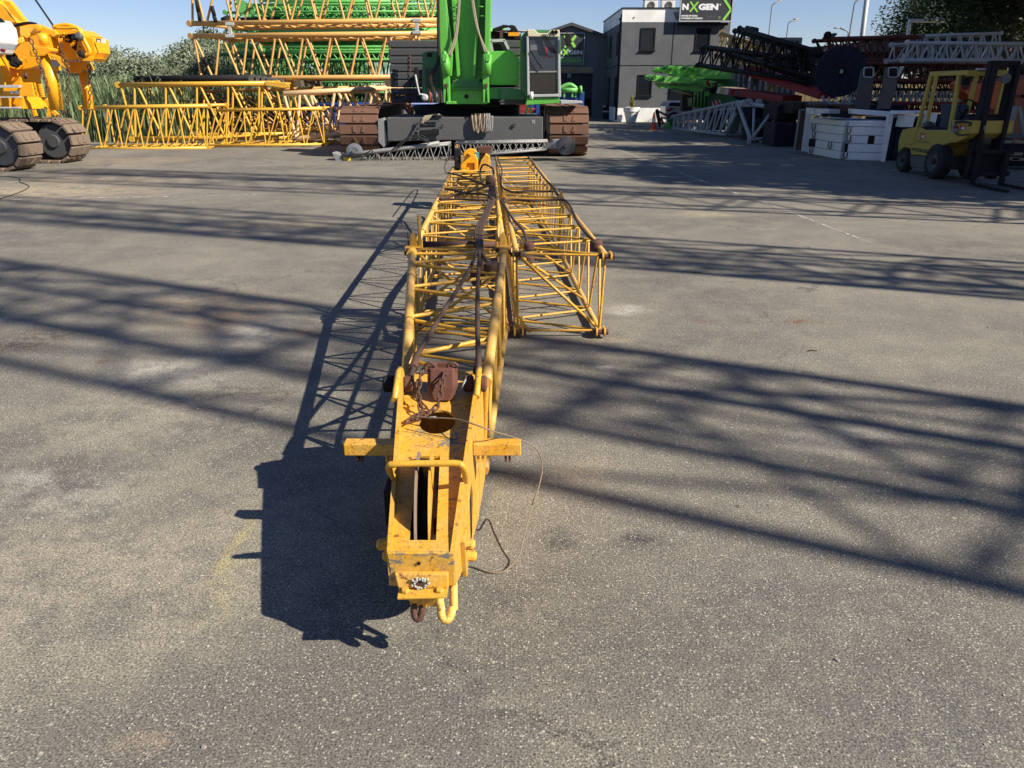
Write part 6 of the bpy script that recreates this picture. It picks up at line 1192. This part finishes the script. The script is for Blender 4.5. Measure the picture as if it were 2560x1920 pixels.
# cable reel
rl_ = thing('cable_reel', 'big round black cable reel standing upright on the right hand pile', 'cable reel', z6p(175, 620, 23.5))
rc_ = z6p(178, 618, 23.5); ax2 = V(-.25, -1, 0).normalized()
MB().lathe(rc_ - ax2 * .10, ax2, [(0, 0), (0, .66), (.02, .69), (.05, .69), (.05, .60), (.12, .60), (.12, .69), (.17, .69), (.185, .66), (.186, .1), (.186, 0)], 64).build('reel_disc', NAVY, rl_)
e1 = V(1, -.25, 0).normalized()
for k in range(12):
    a = k * math.pi / 6 + .1; d = e1 * math.cos(a) + UP * math.sin(a); MB().beam(rc_ + ax2 * .092 + d * .08, rc_ + ax2 * .092 + d * .67, .03, .03, tuple(ax2)).build('rib', BLACK, rl_)
MB().lathe(rc_ + ax2 * .08, ax2, [(0, 0), (0, .13), (.05, .12), (.07, .05), (.07, 0)], 24).build('hub', BLACK, rl_); MB().box(rc_ + ax2 * .17, (.07, .03, .09)).build('hub_plate', paint('hub_plate', (.3, .42, .33), .5), rl_)
for k in range(14): a = k * .45; MB().lathe(rc_ + ax2 * .09 + (e1 * math.cos(a) + UP * math.sin(a)) * .17, ax2, [(0, .008), (.03, .008), (.03, 0)], 6).build('hub_bolt', DGREY, rl_)
for x0_, x1_ in ((20, 60), (260, 240)): MB().beam(z6p(x0_, 830, 23.4), z6p(x1_, 940, 23.2), .06, .06, (0, 1, 0)).build('reel_stand', MGREY, rl_)
for k in range(8): MB().beam(z6p(30 + 32 * k, 890, 23.2), z6p(45 + 32 * k, 835, 23.2) if k % 2 else z6p(15 + 32 * k, 835, 23.2), .025, .025, (0, 1, 0)).build('stand_brace', SILV, rl_)
MB().beam(z6p(-10, 893, 23.15), z6p(290, 893, 23.15), .06, .05).build('stand_rail', MGREY, rl_)
# steel plates standing on end
for i, (q, lb) in enumerate([([(365, 600), (470, 600), (455, 800), (430, 945), (300, 945), (330, 780)], 'dark steel plate on end just right of the cable reel'), ([(575, 580), (680, 590), (660, 760), (610, 945), (500, 945), (540, 760)], 'grey steel plate on end with a rounded hand hole, catching sunlight')]):
    t_ = thing('steel_plate', lb, 'steel plate', z6p(q[4][0], q[4][1], 21.8), 'steel plates standing on the ballast'); MB().prism([z6p(*p, 21.8 + .2 * i) for p in q], (0, .10, 0)).build('plate', CWT if i == 0 else DGREY, t_, .02)
    x_ = 420 if i == 0 else 632
    MB().tube(smooth_path([z6p(x_ + a * 38, 625 + b_ * 38, 21.75 + .2 * i) for a, b_ in ((-1, -1), (0, -1.1), (1, -1), (1.1, 0), (.95, 1), (0, 1.1), (-1, 1), (-1.1, 0), (-1, -1))], 3), .018, 6).build('hole_rim', LGREY, t_); MB().prism([z6p(x_ - 34, 592, 21.78 + .2 * i), z6p(x_ + 34, 592, 21.78 + .2 * i), z6p(x_ + 30, 660, 21.78 + .2 * i), z6p(x_ - 34, 660, 21.78 + .2 * i)], (0, .01, 0)).build('hand_hole', BLACK, t_)
# ballast slabs
def slab(a, b_, z0, h, inn, mats, lb, grp, ring=None):
    t_ = thing('ballast_slab', lb, 'ballast slab', a, grp); a = Vector(a); b_ = Vector(b_); inn = Vector(inn); f = 0
    for i, (fr, mt) in enumerate(mats):
        p, q = a.lerp(b_, f), a.lerp(b_, f + fr); f += fr
        MB().prism([p + UP * z0, q + UP * z0, q + UP * (z0 + h), p + UP * (z0 + h)], inn).build('slab_block' if mt is WHITE else 'dark_pocket', mt, t_, .012)
    if ring: p = a.lerp(b_, ring) + UP * (z0 + h) - inn * .03; MB().tube(smooth_path([p + (b_ - a) * .04, p + (b_ - a) * .045 - UP * h * .6, p - UP * h * .85, p - (b_ - a) * .045 - UP * h * .6, p - (b_ - a) * .04], 4), .014, 6).build('lifting_loop', RUST, t_)
La, Lb = G(2018, 383), G(2098, 398); Ra, Rb = G(2108, 399), G(2206, 402); Ra.z = Rb.z = 0
W, K = WHITE, BLACK
lay = [0, .20, .415, .62, .835]; hh_ = [.19, .205, .195, .205, .14]; on = ['bottom', 'second', 'middle', 'fourth', 'top']
for i in range(5):
    slab(La, Lb, lay[i], hh_[i], (1.2, .6, 0), [[(.2, W), (.8, W)], [(.22, K), (.58, W), (.2, W)], [(.2, W), (.28, W), (.52, W)], [(.22, W), (.78, W)], [(1, W)]][i], on[i] + ' white ballast slab in the left stack, left of the corner', 'ballast slabs in the left stack', [.14, .7, .16, .12, None][i])
    slab(Ra, Rb, lay[i], hh_[i], (.5, 1.2, 0), [[(1, W)], [(.07, K), (.93, W)], [(.08, W), (.47, W), (.16, K), (.29, W)], [(.12, W), (.88, W)], [(.1, W), (.9, W)]][i], on[i] + ' white ballast slab in the right stack beside the white frame', 'ballast slabs in the right stack', [.04, None, .06, .03, None][i])
zf = 1.02
t_ = tag(MB().prism([P(2080, 285, 21), P(2128, 286, 21), P(2124, 296, 21), P(2076, 292, 21)], (0, .6, 0)).build('black_pocket_beam', BLACK, None, .01), 'black steel beam end on top of the ballast stacks', 'beam')
ta = thing('loose_beams', 'grey and brown beam offcuts lying on top of the left ballast stack', 'steel offcuts', P(2060, 280, 21.6))
for (u0, v0, u1, v1, mt, yy) in ((2036, 256, 2070, 262, DGREY, 22), (2035, 265, 2128, 263, RUST, 21.8), (2052, 272, 2075, 290, WHITE, 21.5), (2078, 273, 2100, 288, LGREY, 21.4), (2060, 284, 2130, 292, BLACK, 21.3), (2100, 265, 2132, 280, RUST, 21.7), (2032, 270, 2038, 286, WHITE, 21.9), (2048, 266, 2070, 282, paint('brown_beam', (.08, .05, .04), .7), 22)):
    MB().prism([P(u0, v0, yy), P(u1, v0, yy), P(u1, v1, yy), P(u0, v1, yy)], (0, .5, 0)).build('offcut', mt, ta, .01)
MB().prism([P(2132, 272, 20.9), P(2232, 279, 20.6), P(2232, 292, 20.6), P(2132, 285, 20.9)], (0, .3, 0)).build('white_lid', WHITE, tag(thing('white_lid_plank', 'white plank lying across the top of the right ballast stack', 'plank', P(2180, 285, 20.8))), .01)
wf = thing('white_post_frame', 'white post leaning at the right end of the ballast, before a dark container', 'post', G(2206, 408))
MB().prism([P(2222, 287, 20.1), P(2235, 287, 20.1), P(2212, 408, 20.1), P(2205, 408, 20.1)], (0, .12, 0)).build('post', WHITE, wf, .01)
dc = thing('dark_container', 'dark navy container in deep shade behind the forklift', 'container', G(2240, 405)); pa, pb = P(2236, 292, 20.4), P(2470, 292, 20.4)
MB().box(((pa.x + pb.x) / 2, 21.3, .52), (pb.x - pa.x, 1.6, 1.04)).build('body', NAVY, dc, .02)
for k in range(8): MB().box((pa.x + .25 * k + .2, 20.48, .52), (.09, .05, .95)).build('rib', NAVY, dc)
for k, (u0, u1, v0, v1) in enumerate(((2243, 2292, 277, 286), (2262, 2290, 288, 318), (2316, 2345, 283, 318), (2300, 2330, 277, 286))): tag(MB().prism([P(u0, v0, 19.9), P(u1, v0, 19.9), P(u1 - 8, v1, 19.9), P(u0 - 8, v1, 19.9)], (0, .35, 0)).build('white_slab', WHITE, None, .01), ['flat white slab on the dark container, left', 'upright white slab behind the forklift counterweight', 'upright white slab seen through the forklift cabin', 'flat white slab on the dark container, right'][k], 'slab', 'white slabs behind the forklift')
wp_ = thing('leaning_boards', 'tall white panel and brown plank standing left of the ballast stacks', 'panel', G(2010, 378))
MB().prism([P(2018, 273, 22.8), P(2030, 273, 22.8), P(2024, 380, 22.8), P(2005, 378, 22.8)], (0, .1, 0)).build('panel', WHITE, wp_, .01)
MB().prism([P(2002, 278, 22.9), P(2016, 278, 22.9), P(2003, 376, 22.9), P(1990, 374, 22.9)], (0, .1, 0)).build('plank', BARK, wp_, .01); MB().beam(P(2000, 274, 22.85), P(1986, 372, 22.85), .04, .05, (0, 1, 0)).build('edge_bar', MGREY, wp_); MB().beam(P(1998, 275, 22.85), P(2018, 274, 22.85), .05, .05).build('edge_bar', MGREY, wp_)
# dark pile beneath the booms
for i, (u0, v0, u1, v1, yy, dp, mt, lb) in enumerate([(1900, 300, 1985, 352, 27.5, 2.0, BLACK, 'black steel box in the shade right of the grey boom foot'), (1945, 262, 2010, 300, 26.5, 1.5, BLACK, 'black plate box below the red beams'), (1880, 262, 2010, 296, 30.5, 2.5, NAVY, 'long dark box under the red beams'), (1940, 308, 1990, 366, 25.5, 1.2, NAVY, 'dark block near the white panel'), (1800, 270, 1900, 306, 34, 2, BLACK, 'black bin behind the grey boom foot'), (1985, 255, 2140, 285, 25.5, 1.5, BLACK, 'black steel crate under the cable reel'), (2140, 262, 2260, 290, 24.5, 1.2, NAVY, 'navy crate behind the steel plates')]):
    t_ = thing('steel_box', lb, 'steel box', P(u0, v1, yy), 'dark boxes in the right pile'); p, q = P(u0, v0, yy), P(u1, v1, yy); z1_ = p.z; z0_ = 0 if i in (0, 3, 4) else q.z
    MB().box(((p.x + q.x) / 2, yy + dp / 2, (z0_ + z1_) / 2), (q.x - p.x, dp, z1_ - z0_)).build('body', mt, t_, .02)
    for k in range(3): MB().box((p.x + (q.x - p.x) * (k + .5) / 3, yy - .01, (z0_ + z1_) / 2), (.05, .04, (z1_ - z0_) * .95)).build('rib', BLACK, t_)
# red and silver lattices upper right
GR = 'red and silver sections at the upper right'
t_, c_ = lsec('lattice_section', 'red lattice section with a small sheave on its left end above the cable reel', 'lattice section', GR, ((2066, 97), (2300, 91)), ((2085, 148), (2300, 150)), (.1, 1.2, 0), 7, .06, .03, DRED, DRED, 27, 27, True, .08)
MB().lathe(z6p(70, 305, 26.9), (0, 1, 0), [(0, 0), (0, .12), (.08, .12), (.08, 0)], 18).build('tip_sheave', BLACK, t_)
for q in range(3): MB().beam(z6p(60 + 20 * q, 330, 27), z6p(120 + 12 * q, 290, 27), .06, .05, (0, 1, 0)).build('tip_bracket', MGREY, t_)
lsec('lattice_section', 'silver lattice section continuing the red one towards the big tree', 'lattice section', GR, ((2300, 90), (2500, 83)), ((2296, 152), (2498, 146)), (.1, 1.2, 0), 7, .05, .028, SILV, SILV, 27, 27, True, .06)
lsec('lattice_section', 'front silver lattice section running out of the right edge above the mast', 'lattice section', GR, ((2272, 107), (2600, 110)), ((2258, 150), (2600, 152)), (.1, 1.2, 0), 9, .055, .028, LGREY, LGREY, 24.5, 24.5, True, .08)
lsec('lattice_section', 'dark red lattice section below the silver ones', 'lattice section', GR, ((2160, 157), (2600, 160)), ((2150, 200), (2600, 202)), (.1, 1.6, 0), 14, .06, .028, DRED, DRED, 27, 27, False, .08)
lsec('lattice_section', 'lowest red lattice section at eye level behind the forklift roof', 'lattice section', GR, ((2170, 205), (2600, 208)), ((2170, 240), (2600, 244)), (.1, 1.6, 0), 16, .05, .025, DRED, BLACK, 27.5, 27.5, False, .08)
lsec('lattice_section', 'black lattice section with tight bracing behind the steel plates', 'lattice section', GR, ((2150, 222), (2480, 226)), ((2140, 256), (2480, 260)), (.1, 1.4, 0), 20, .045, .022, BLACK, SILV, 26, 26, False, .06)
lsec('lattice_section', 'bottom red section glimpsed above the white slabs', 'lattice section', GR, ((2230, 258), (2480, 262)), ((2230, 276), (2480, 280)), (.1, 1.2, 0), 18, .05, .022, RED, BLACK, 25, 25, False, .05)
t_ = thing('crane_trailer', 'grey trailer with two wheel rings half hidden behind the silver lattices', 'trailer', z6p(950, 400, 33))
MB().prism([z6p(0, 400, 33), z6p(430, 350, 33), z6p(800, 330, 33), z6p(1150, 330, 33), z6p(1150, 450, 33), z6p(0, 450, 33)], (0, 1.5, 0)).build('trailer_bed', DGREY, t_, .03)
for x in (900, 1090): MB().lathe(z6p(x, 400, 32.9), (0, -1, 0), [(0, .0), (0, .40), (.2, .42), (.2, .3), (.05, .28), (.05, 0)], 30).build('wheel', RUBBER, t_)
MB().prism([z6p(0, 450, 33.2), z6p(700, 440, 33.2), z6p(700, 510, 33.2), z6p(0, 510, 33.2)], (0, 1.2, 0)).build('dark_belly', BLACK, t_)
# sunlit ground fence behind: stepped timber wall
t_ = thing('timber_fence', 'low pale wooden fence behind the right hand lattices', 'fence', (22, 48, 0))
FENCEM = paint('fence_board', (.17, .125, .055), .8, sc_=3)
for k in range(52): MB().box((13.6 + k * .42, 47, 1.05), (.38, .05, 2.1 + .06 * (k % 3))).build('board', FENCEM, t_)
# orange machinery
om = thing('orange_machine', 'orange crane superstructure standing behind the forklift mast', 'crane machine', (14.2, 22, 0))
def o6(x, y, yy=21.5): return z6p(x, y, yy)
MB().prism([o6(1225, 720), o6(1260, 700), o6(1400, 730), o6(1600, 700), o6(1620, 800), o6(1500, 950), o6(1320, 870), o6(1240, 790)], (0, .6, 0)).build('boom_hinge', ORG, om, .02)
MB().lathe(o6(1258, 738, 21.45), (0, -1, 0), [(0, .05), (.03, .12), (.06, .05), (.06, .0)], 18).build('hinge_eye', DRED, om)
MB().prism([o6(1600, 700), o6(1900, 640), o6(1900, 1250), o6(1620, 1240), o6(1680, 900)], (0, 1.2, 0)).build('superstructure', paint('dull_orange', (.30, .06, .02), .55), om, .03)
MB().prism([o6(1760, 820, 21.3), o6(1900, 820, 21.3), o6(1900, 840, 21.3), o6(1760, 845, 21.3)], (0, .1, 0)).build('handrail', BLACK, om)
MB().prism([o6(1230, 1000, 21.6), o6(1900, 1000, 21.6), o6(1900, 1350, 21.6), o6(1230, 1350, 21.6)], (0, 1.6, 0)).build('undercarriage', BLACK, om, .03)
ws = thing('hanging_slings', 'bundle of pale webbing slings hanging at the right edge beside the mast', 'slings', z6p(1700, 920, 18.5))
for k, (x0_, x1_, x2_) in enumerate(((1680, 1640, 1590), (1700, 1670, 1650), (1715, 1735, 1760), (1725, 1750, 1780), (1690, 1660, 1620))): MB().tube(smooth_path([z6p(x0_, 915, 18.5), z6p(x1_, 1050, 18.45), z6p(x2_, 1210, 18.5)], 4), .035, 6).build('sling', SLING if k % 2 else MGREY, ws)
pt = thing('steel_bench', 'dark trestle with pale offcuts at the right edge beyond the forks', 'trestle', z6p(1700, 1300, 18))
MB().prism([z6p(1660, 1175, 18), z6p(1900, 1170, 18), z6p(1900, 1200, 18), z6p(1640, 1195, 18)], (0, .8, 0)).build('top', DGREY, pt, .01); MB().prism([z6p(1640, 1265, 18), z6p(1900, 1265, 18), z6p(1900, 1440, 18), z6p(1660, 1440, 18)], (0, .6, 0)).build('base', BLACK, pt, .01)
for k, (x, y) in enumerate(((1600, 1225), (1720, 1225), (1660, 1370), (1690, 1330), (1700, 1375))): MB().box(z6p(x, y, 17.9), (.28, .1, .06)).build('offcut', SLING, pt)
# ---------------- forklift
fk = thing('forklift', 'yellow forklift truck with a tall black mast parked in the shade at the right', 'forklift', (9.1, 16.4, 0))
XL = 8.78
def k7(x, y, X=XL): return PX(2230 + x * .13263, 240 + y * .13263, X)
def side(name, pts, mt, X=XL, w=.80, bv=.015, par=None): return MB().prism([k7(*p, X) for p in pts], (w, 0, 0)).build(name, mt, par or fk, bv)
side('counterweight', [(200, 632), (420, 590), (500, 600), (460, 660), (400, 900), (330, 930), (330, 925), (120, 880), (125, 850), (150, 760)], FLY, XL - .01, .86, .03)
side('rear_skirt', [(120, 880), (330, 925), (345, 1000), (230, 960), (150, 1020), (108, 1070)], FLY, XL - .01, .86)
side('side_body', [(420, 600), (520, 592), (640, 640), (1050, 640), (1060, 860), (1160, 870), (960, 925), (870, 990), (780, 1140), (350, 1105), (330, 925), (400, 900)], FLY, XL, .80, .02)
side('seat_deck', [(530, 585), (560, 590), (700, 610), (1050, 635), (1050, 650), (640, 650)], BLACK, XL + .02, .76)
side('chassis', [(330, 1110), (790, 1150), (780, 1390), (340, 1340)], DGREY, XL + .03, .74)
side('front_cowl', [(1130, 455), (1520, 462), (1470, 700), (1380, 800), (1200, 880), (1060, 870), (1060, 640), (1110, 640)], FLY, XL, .80)
for a, b_, X in (((460, 700), (640, -10), XL), ((1060, 860), (1165, -40), XL), ((1420, 300), (1490, -10), XL + .78), ((640, 620), (740, -10), XL + .78)):
    MB().beam(k7(*a, X + .03), Vector((X + .03, k7(*b_, X).y, 2.02)), .06, .09, (0, 1, 0)).build('guard_post', FLY, fk, .01)
gy0, gy1 = k7(640, -10).y, k7(1165, -40).y - .35
for X in (XL + .03, XL + .77): MB().beam((X, gy0, 2.04), (X, gy1, 2.04), .07, .09).build('guard_rail', FLY, fk, .01)
for k in range(7): MB().beam((XL, gy0 + (gy1 - gy0) * k / 6, 2.06), (XL + .8, gy0 + (gy1 - gy0) * k / 6, 2.06), .05, .05).build('roof_bar', FLY if k in (0, 6) else BLACK, fk)
MB().box((XL + .4, gy1 - .02, 2.03), (.8, .04, .1)).build('roof_front', FLY, fk)
def wheel(y, r, X, w_):
    t_ = MB().lathe((X, y, r), (1, 0, 0), [(0, r * .55), (.0, r * .86), (.03, r * .97), (.06, r), (w_ - .04, r), (w_, r * .9), (w_, 0)], 36).build('wheel', RUBBER, fk)
    MB().lathe((X - .005, y, r), (1, 0, 0), [(.06, 0), (.05, r * .2), (.05, r * .45), (.0, r * .56), (.02, r * .6), (.1, r * .6)], 28).build('rim', DGREY, t_)
    MB().lathe((X - .02, y, r), (1, 0, 0), [(0, 0), (0, r * .14), (.08, r * .2)], 14).build('hub', RUST, t_)
yr, yf = G(2258, 430).y, G(2358, 447).y
for X in (XL - .03, XL + .62): wheel(yr, .265, X, .2); wheel(yf, .35, X - (.04 if X < 9 else -.02), .26)
side('seat', [(900, 150), (1090, 170), (1060, 640), (850, 600), (900, 500)], paint('seat_blue', (.015, .03, .06), .7), XL + .18, .42, .04)
MB().tube([k7(1300, 430, XL + .4), k7(1420, 250, XL + .4)], .03, 8).build('steering_column', BLACK, fk); cst = k7(1430, 230, XL + .4)
MB().tube([cst + V(.17 * math.cos(a), .05 * math.sin(a), .16 * math.sin(a)) for a in [2 * math.pi * i / 20 for i in range(20)]], .014, 6, closed=True).build('steering_wheel', BLACK, fk)
for k in range(8): MB().box(k7(rnd.uniform(600, 850), rnd.uniform(520, 600), XL + .15 + .05 * k), (.12, .1, .08), Matrix.Rotation(k, 3, 'X')).build('clutter', DGREY, fk, .01)
txm = plain('decal_black', (.03, .03, .03), .5); txr = plain('decal_red', (.42, .04, .03), .5)
def sdec(name, s, mt, x0_, y0_, x1_, y1_, X=XL - .004, bold=.02):
    a, b_ = k7(x0_, y1_, X), k7(x1_, y1_, X); c_ = k7(x0_, y0_, X); return text_mesh(name, s, mt, fk, a, (0, -1, 0), (0, 0, 1), abs(b_.y - a.y), c_.z - a.z, .003, bold)
MB().prism([k7(535, 700, XL - .003), k7(628, 700, XL - .003), k7(618, 808, XL - .003), k7(525, 805, XL - .003)], (.002, 0, 0)).build('decal', txr, fk)
sdec('decal_lettering', 'AE', SIGNW, 545, 730, 612, 785, XL - .006, .03); sdec('number_lettering', '010212 871.218', txm, 450, 830, 700, 862, XL - .004, .0); sdec('model_lettering', 'HYSTER3.00', txm, 365, 965, 670, 1035, XL - .004, .03)
MB().prism([k7(1280, 545, XL - .003), k7(1395, 550, XL - .003), k7(1380, 655, XL - .003), k7(1262, 648, XL - .003)], (.002, 0, 0)).build('decal', txr, fk); sdec('decal_lettering', 'AE', SIGNW, 1300, 570, 1370, 630, XL - .006, .03)
for k in range(3): MB().tube(smooth_path([k7(x, y, XL - .02 - .015 * k) for x, y in ((1190, 480 + 12 * k), (1330, 470 + 14 * k), (1500, 510), (1440, 560))], 4), .012, 6).build('hose', RUBBER, fk)
MB().tube(smooth_path([k7(x, y, XL - .03) for x, y in ((1160, 560), (1165, 660), (1230, 725), (1350, 735), (1440, 720))], 4), .013, 6).build('hose', RUBBER, fk)
for (x, y) in ((1200, 550), (1230, 600), (1190, 640), (1240, 650)): MB().lathe(k7(x, y, XL), (-1, 0, 0), [(0, 0), (0, .04), (.05, .035), (.05, 0)], 10).build('valve', RED if x == 1230 else MGREY, fk)
MB().box((XL + .05, gy1 + .12, 1.88), (.14, .1, .13)).build('head_lamp', BLACK, fk, .02); MB().box((XL + .3, gy1 + .0, 2.09), (.3, .08, .06)).build('blue_sticker', LGREY, fk)
# mast
my = 15.22
for X in (8.93, 9.36):
    MB().box((X + .06, my, 1.16), (.11, .16, 2.12)).build('mast_rail', BLACK, fk, .008); MB().box((X + .06, my - .12, 1.14), (.08, .08, 2.05)).build('inner_rail', BLACK, fk, .008)
    MB().tube([(X + .06, my + .14, .4), (X + .06, my + .14, 1.9)], .03, 10).build('lift_cylinder', BLACK, fk)
for z in (2.19, 1.2, .35): MB().box((9.2, my, z), (.55, .14, .10)).build('mast_cross', BLACK, fk, .01)
for k in range(3): MB().tube([(9.13 + .05 * k, my - .05, .75), (9.15 + .05 * k, my - .05, 1.15)], .008, 6).build('lift_chain', MGREY, fk)
MB().box((9.25, my - .02, 1.62), (.05, .04, .62)).build('yellow_bar', FLY, fk); MB().lathe((9.23, my - .1, 1.93), (0, -1, 0), [(0, 0), (0, .08), (.04, .09), (.04, 0)], 18).build('lamp', DGREY, fk)
text_mesh('mast_letter', 'S', MGREY, fk, (8.98, my - .17, 1.02), (1, 0, 0), (0, 0, 1), .05, .07, .002, .03)
for z in (.62, .22): MB().box((9.2, my - .24, z), (.86, .06, .09)).build('carriage_bar', BLACK, fk, .01)
for X in (8.84, 9.54): MB().box((X, my - .24, .42), (.05, .06, .48)).build('carriage_side', BLACK, fk, .01)
MB().box((9.2, my - .15, .42), (.6, .03, .42)).build('carriage_plate', BLACK, fk)
for X in (8.92, 9.48): MB().box((X, my - .30, .33), (.10, .04, .62)).box((X, my - .86, .035), (.10, 1.1, .035)).build('fork', BLACK, fk, .006)
# ---------------- lamp posts, frame
def post(pts, r, lb, head=True, nm='lamp_post', mt=MGREY):
    t_ = thing(nm, lb, 'lamp post', (pts[0].x, pts[0].y, 0), 'lamp posts on the skyline'); MB().tube([(pts[0].x, pts[0].y, 0)] + pts, r, 8).build('pole', mt, t_)
    if head: MB().tube([pts[-1] - V(.5, 0, -.0), pts[-1]], .055, 6).build('lamp_head', mt, t_)
post([P(1925, 60, 70), P(1930, 14, 70), P(1936, 8, 70), P(1958, -1, 70)], .05, 'tall thin lamp post right of the roof sign, its arm cut by the picture top')
post([P(1968, 80, 70), P(1971, 58, 70), P(1976, 54, 70), P(1998, 48, 70)], .05, 'shorter thin lamp post with its arm to the right, above the container')
post([P(2120, 90, 70), P(2121, 82, 70), P(2118, 77, 70), P(2099, 70, 70)], .06, 'distant lamp post with its arm to the left, above the red section')
post([P(2122, 95, 55), P(2136, 10, 55), P(2140, 4, 55), P(2155, -2, 55)], .05, 'thin lamp post just left of the thick pale pole')
t_ = thing('steel_pole', 'thick pale steel pole rising out of the picture left of the trees', 'pole', (P(2155, 110, 45).x, 45, 0)); MB().tube([(P(2152, 116, 45).x, 45, 0), P(2152, 116, 45), P(2172, -40, 45)], .13, 12).build('shaft', SILV, t_)
t_ = thing('pipe_gantry', 'white pipe gantry standing in front of the dark trees', 'gantry', (P(2268, 100, 38).x, 38, 0))
MB().tube([V(P(2267, 102, 38).x, 38, 0), P(2268, 100, 38), P(2275, 52, 38), P(2360, 51, 38)], .10, 10).build('pipe', WHITE, t_); MB().tube([P(2508, 47, 38), P(2620, 49, 38)], .10, 10).build('pipe', WHITE, t_); MB().tube([P(2345, 40, 38), P(2345, 62, 38)], .06, 8).build('stub', WHITE, t_)
# ---------------- trees at the right
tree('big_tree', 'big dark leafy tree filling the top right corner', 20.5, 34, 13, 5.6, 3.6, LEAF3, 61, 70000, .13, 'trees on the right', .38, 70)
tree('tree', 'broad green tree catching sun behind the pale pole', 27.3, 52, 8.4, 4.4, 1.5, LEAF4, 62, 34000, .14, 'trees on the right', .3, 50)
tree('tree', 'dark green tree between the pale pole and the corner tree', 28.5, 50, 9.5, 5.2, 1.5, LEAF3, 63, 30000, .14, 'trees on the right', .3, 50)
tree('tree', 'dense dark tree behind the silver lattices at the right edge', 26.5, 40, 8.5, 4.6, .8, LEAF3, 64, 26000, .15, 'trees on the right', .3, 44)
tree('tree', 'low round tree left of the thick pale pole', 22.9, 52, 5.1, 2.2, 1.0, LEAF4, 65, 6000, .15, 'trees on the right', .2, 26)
for i, (u, y, h, r) in enumerate(((2025, 62, 4.9, 2.6), (2062, 64, 5.2, 2.8), (2095, 60, 4.7, 2.2))): tree('distant_bush', ['yellow green bush tops right of the container', 'yellow green bush tops above the reel', 'yellow green bush tops beside the red section sheave'][i], P(u, 150, y).x, y, h, r, .5, leafmat('bush_leaf', (.08, .09, .02), (.2, .19, .06), 1), 70 + i, 4500, .14, 'bush tops on the skyline', .12, 22, 'bush')
# out of the picture, seen by their shade
for i, (x, y, h, r, zc0, n, lb) in enumerate([(19.2, 11.6, 14.5, 4.3, 3.4, 17000, 'large leafy tree right of the picture shading the forklift'), (19.8, 17.2, 13.5, 4.0, 2.6, 19000, 'leafy tree right of the picture shading the ballast slabs'), (23.3, 22.6, 17.0, 5.2, 3.4, 22000, 'large leafy tree right of the picture shading the boom foot and red beams'),
        (26.0, 25.0, 13.0, 4.0, 5, 12000, 'leafy tree right of the picture shading the far strip of asphalt'), (35, 23, 16, 6.0, 3, 15000, 'large leafy tree right of the picture shading the trees behind'), (27, 12.5, 15.5, 4.6, 3, 14000, 'tall leafy tree right of the picture beyond the one shading the forklift')]):
    tree('yard_tree', lb, x, y, h, r, zc0, LEAF3, 80 + i, n, .26, 'trees standing right of the yard', .35, 46)
# raised lattice booms right of the picture; only their long shadows fall across the asphalt
def raised(name, lb, y0, slope_deg, xb, width, tall, lean, rc, rb, bays, spread=1.0):
    """shadow line passes (0, y0) at slope; base stands on that line at x = xb"""
    yb_ = y0 - math.tan(R(slope_deg)) * xb
    t_ = thing(name, lb, 'crane boom', (xb, yb_, 0), 'raised booms right of the picture')
    s_ = width / 2; b0 = V(xb, yb_, 0); tp = V(xb + lean[0], yb_ + lean[1], tall)
    c_ = lambda o, k: [o + V(-s_ * k, -s_ * k, 0), o + V(s_ * k, -s_ * k, 0), o + V(s_ * k, s_ * k, 0), o + V(-s_ * k, s_ * k, 0)]
    lattice(t_, c_(b0, 1), c_(tp, spread), bays, rc, rb, YEL, YEL, single=False, nc=8, nb=5); return t_
def lean_for(deg, tall):
    """sideways lean that turns a boom's shadow to the given heading"""
    L_ = tall / math.tan(SUN_EL); base = Vector((-.903, .429)) * L_; want = -math.radians(deg)
    k = (base.y + base.x * math.tan(-want)) ; return (0, -(base.y - (-base.x) * math.tan(math.radians(deg))))
raised('raised_boom', 'raised lattice boom whose wide shadow bars fall nearest the camera', 4.35, 25.2, 13.0, 1.55, 21.0, lean_for(25.2, 21.0), .07, .032, 12)
raised('raised_boom', 'raised lattice boom whose shadow crosses beside the open jib end', 9.15, 20.8, 14.0, 1.35, 22.0, lean_for(20.8, 22.0), .055, .030, 16)
raised('raised_boom', 'raised lattice boom whose shadow crosses before the green crane', 13.7, 17.2, 15.0, 1.5, 22.0, lean_for(17.2, 22.0), .055, .030, 14)
raised('raised_boom', 'unseen second lattice boom added to thicken the shadow web across the middle of the yard', 8.75, 19.2, 16.5, 0.8, 23.0, lean_for(19.2, 23.0), .045, .024, 30)  # extra unseen boom, added only to double the neighbouring boom's shadow web
raised('raised_boom', 'raised lattice boom whose faint shadow falls before the crane tracks', 14.9, 16.0, 17.5, 0.9, 23.0, lean_for(16.0, 23.0), .05, .026, 26)
tree('bare_tree', 'thinly leaved tree right of the picture whose branch shadows cross the near asphalt', 11.2, -.9, 7.6, 2.0, 3.6, LEAF3, 95, 110, .10, None, .12, 30)
tree('bare_tree', 'thinly leaved tree whose branch shadows fall at the right edge of the asphalt', 8.6, -1.0, 4.6, 1.6, 2.2, LEAF3, 96, 90, .10, None, .08, 24)
raised('raised_boom', 'slim unseen lattice boom added for extra crossing shadow bars near the open jib end', 4.75, 24.6, 14.5, 0.9, 20.0, lean_for(24.6, 20.0), .032, .03, 18)  # extra unseen boom, added only to make the nearest shadow bars denser
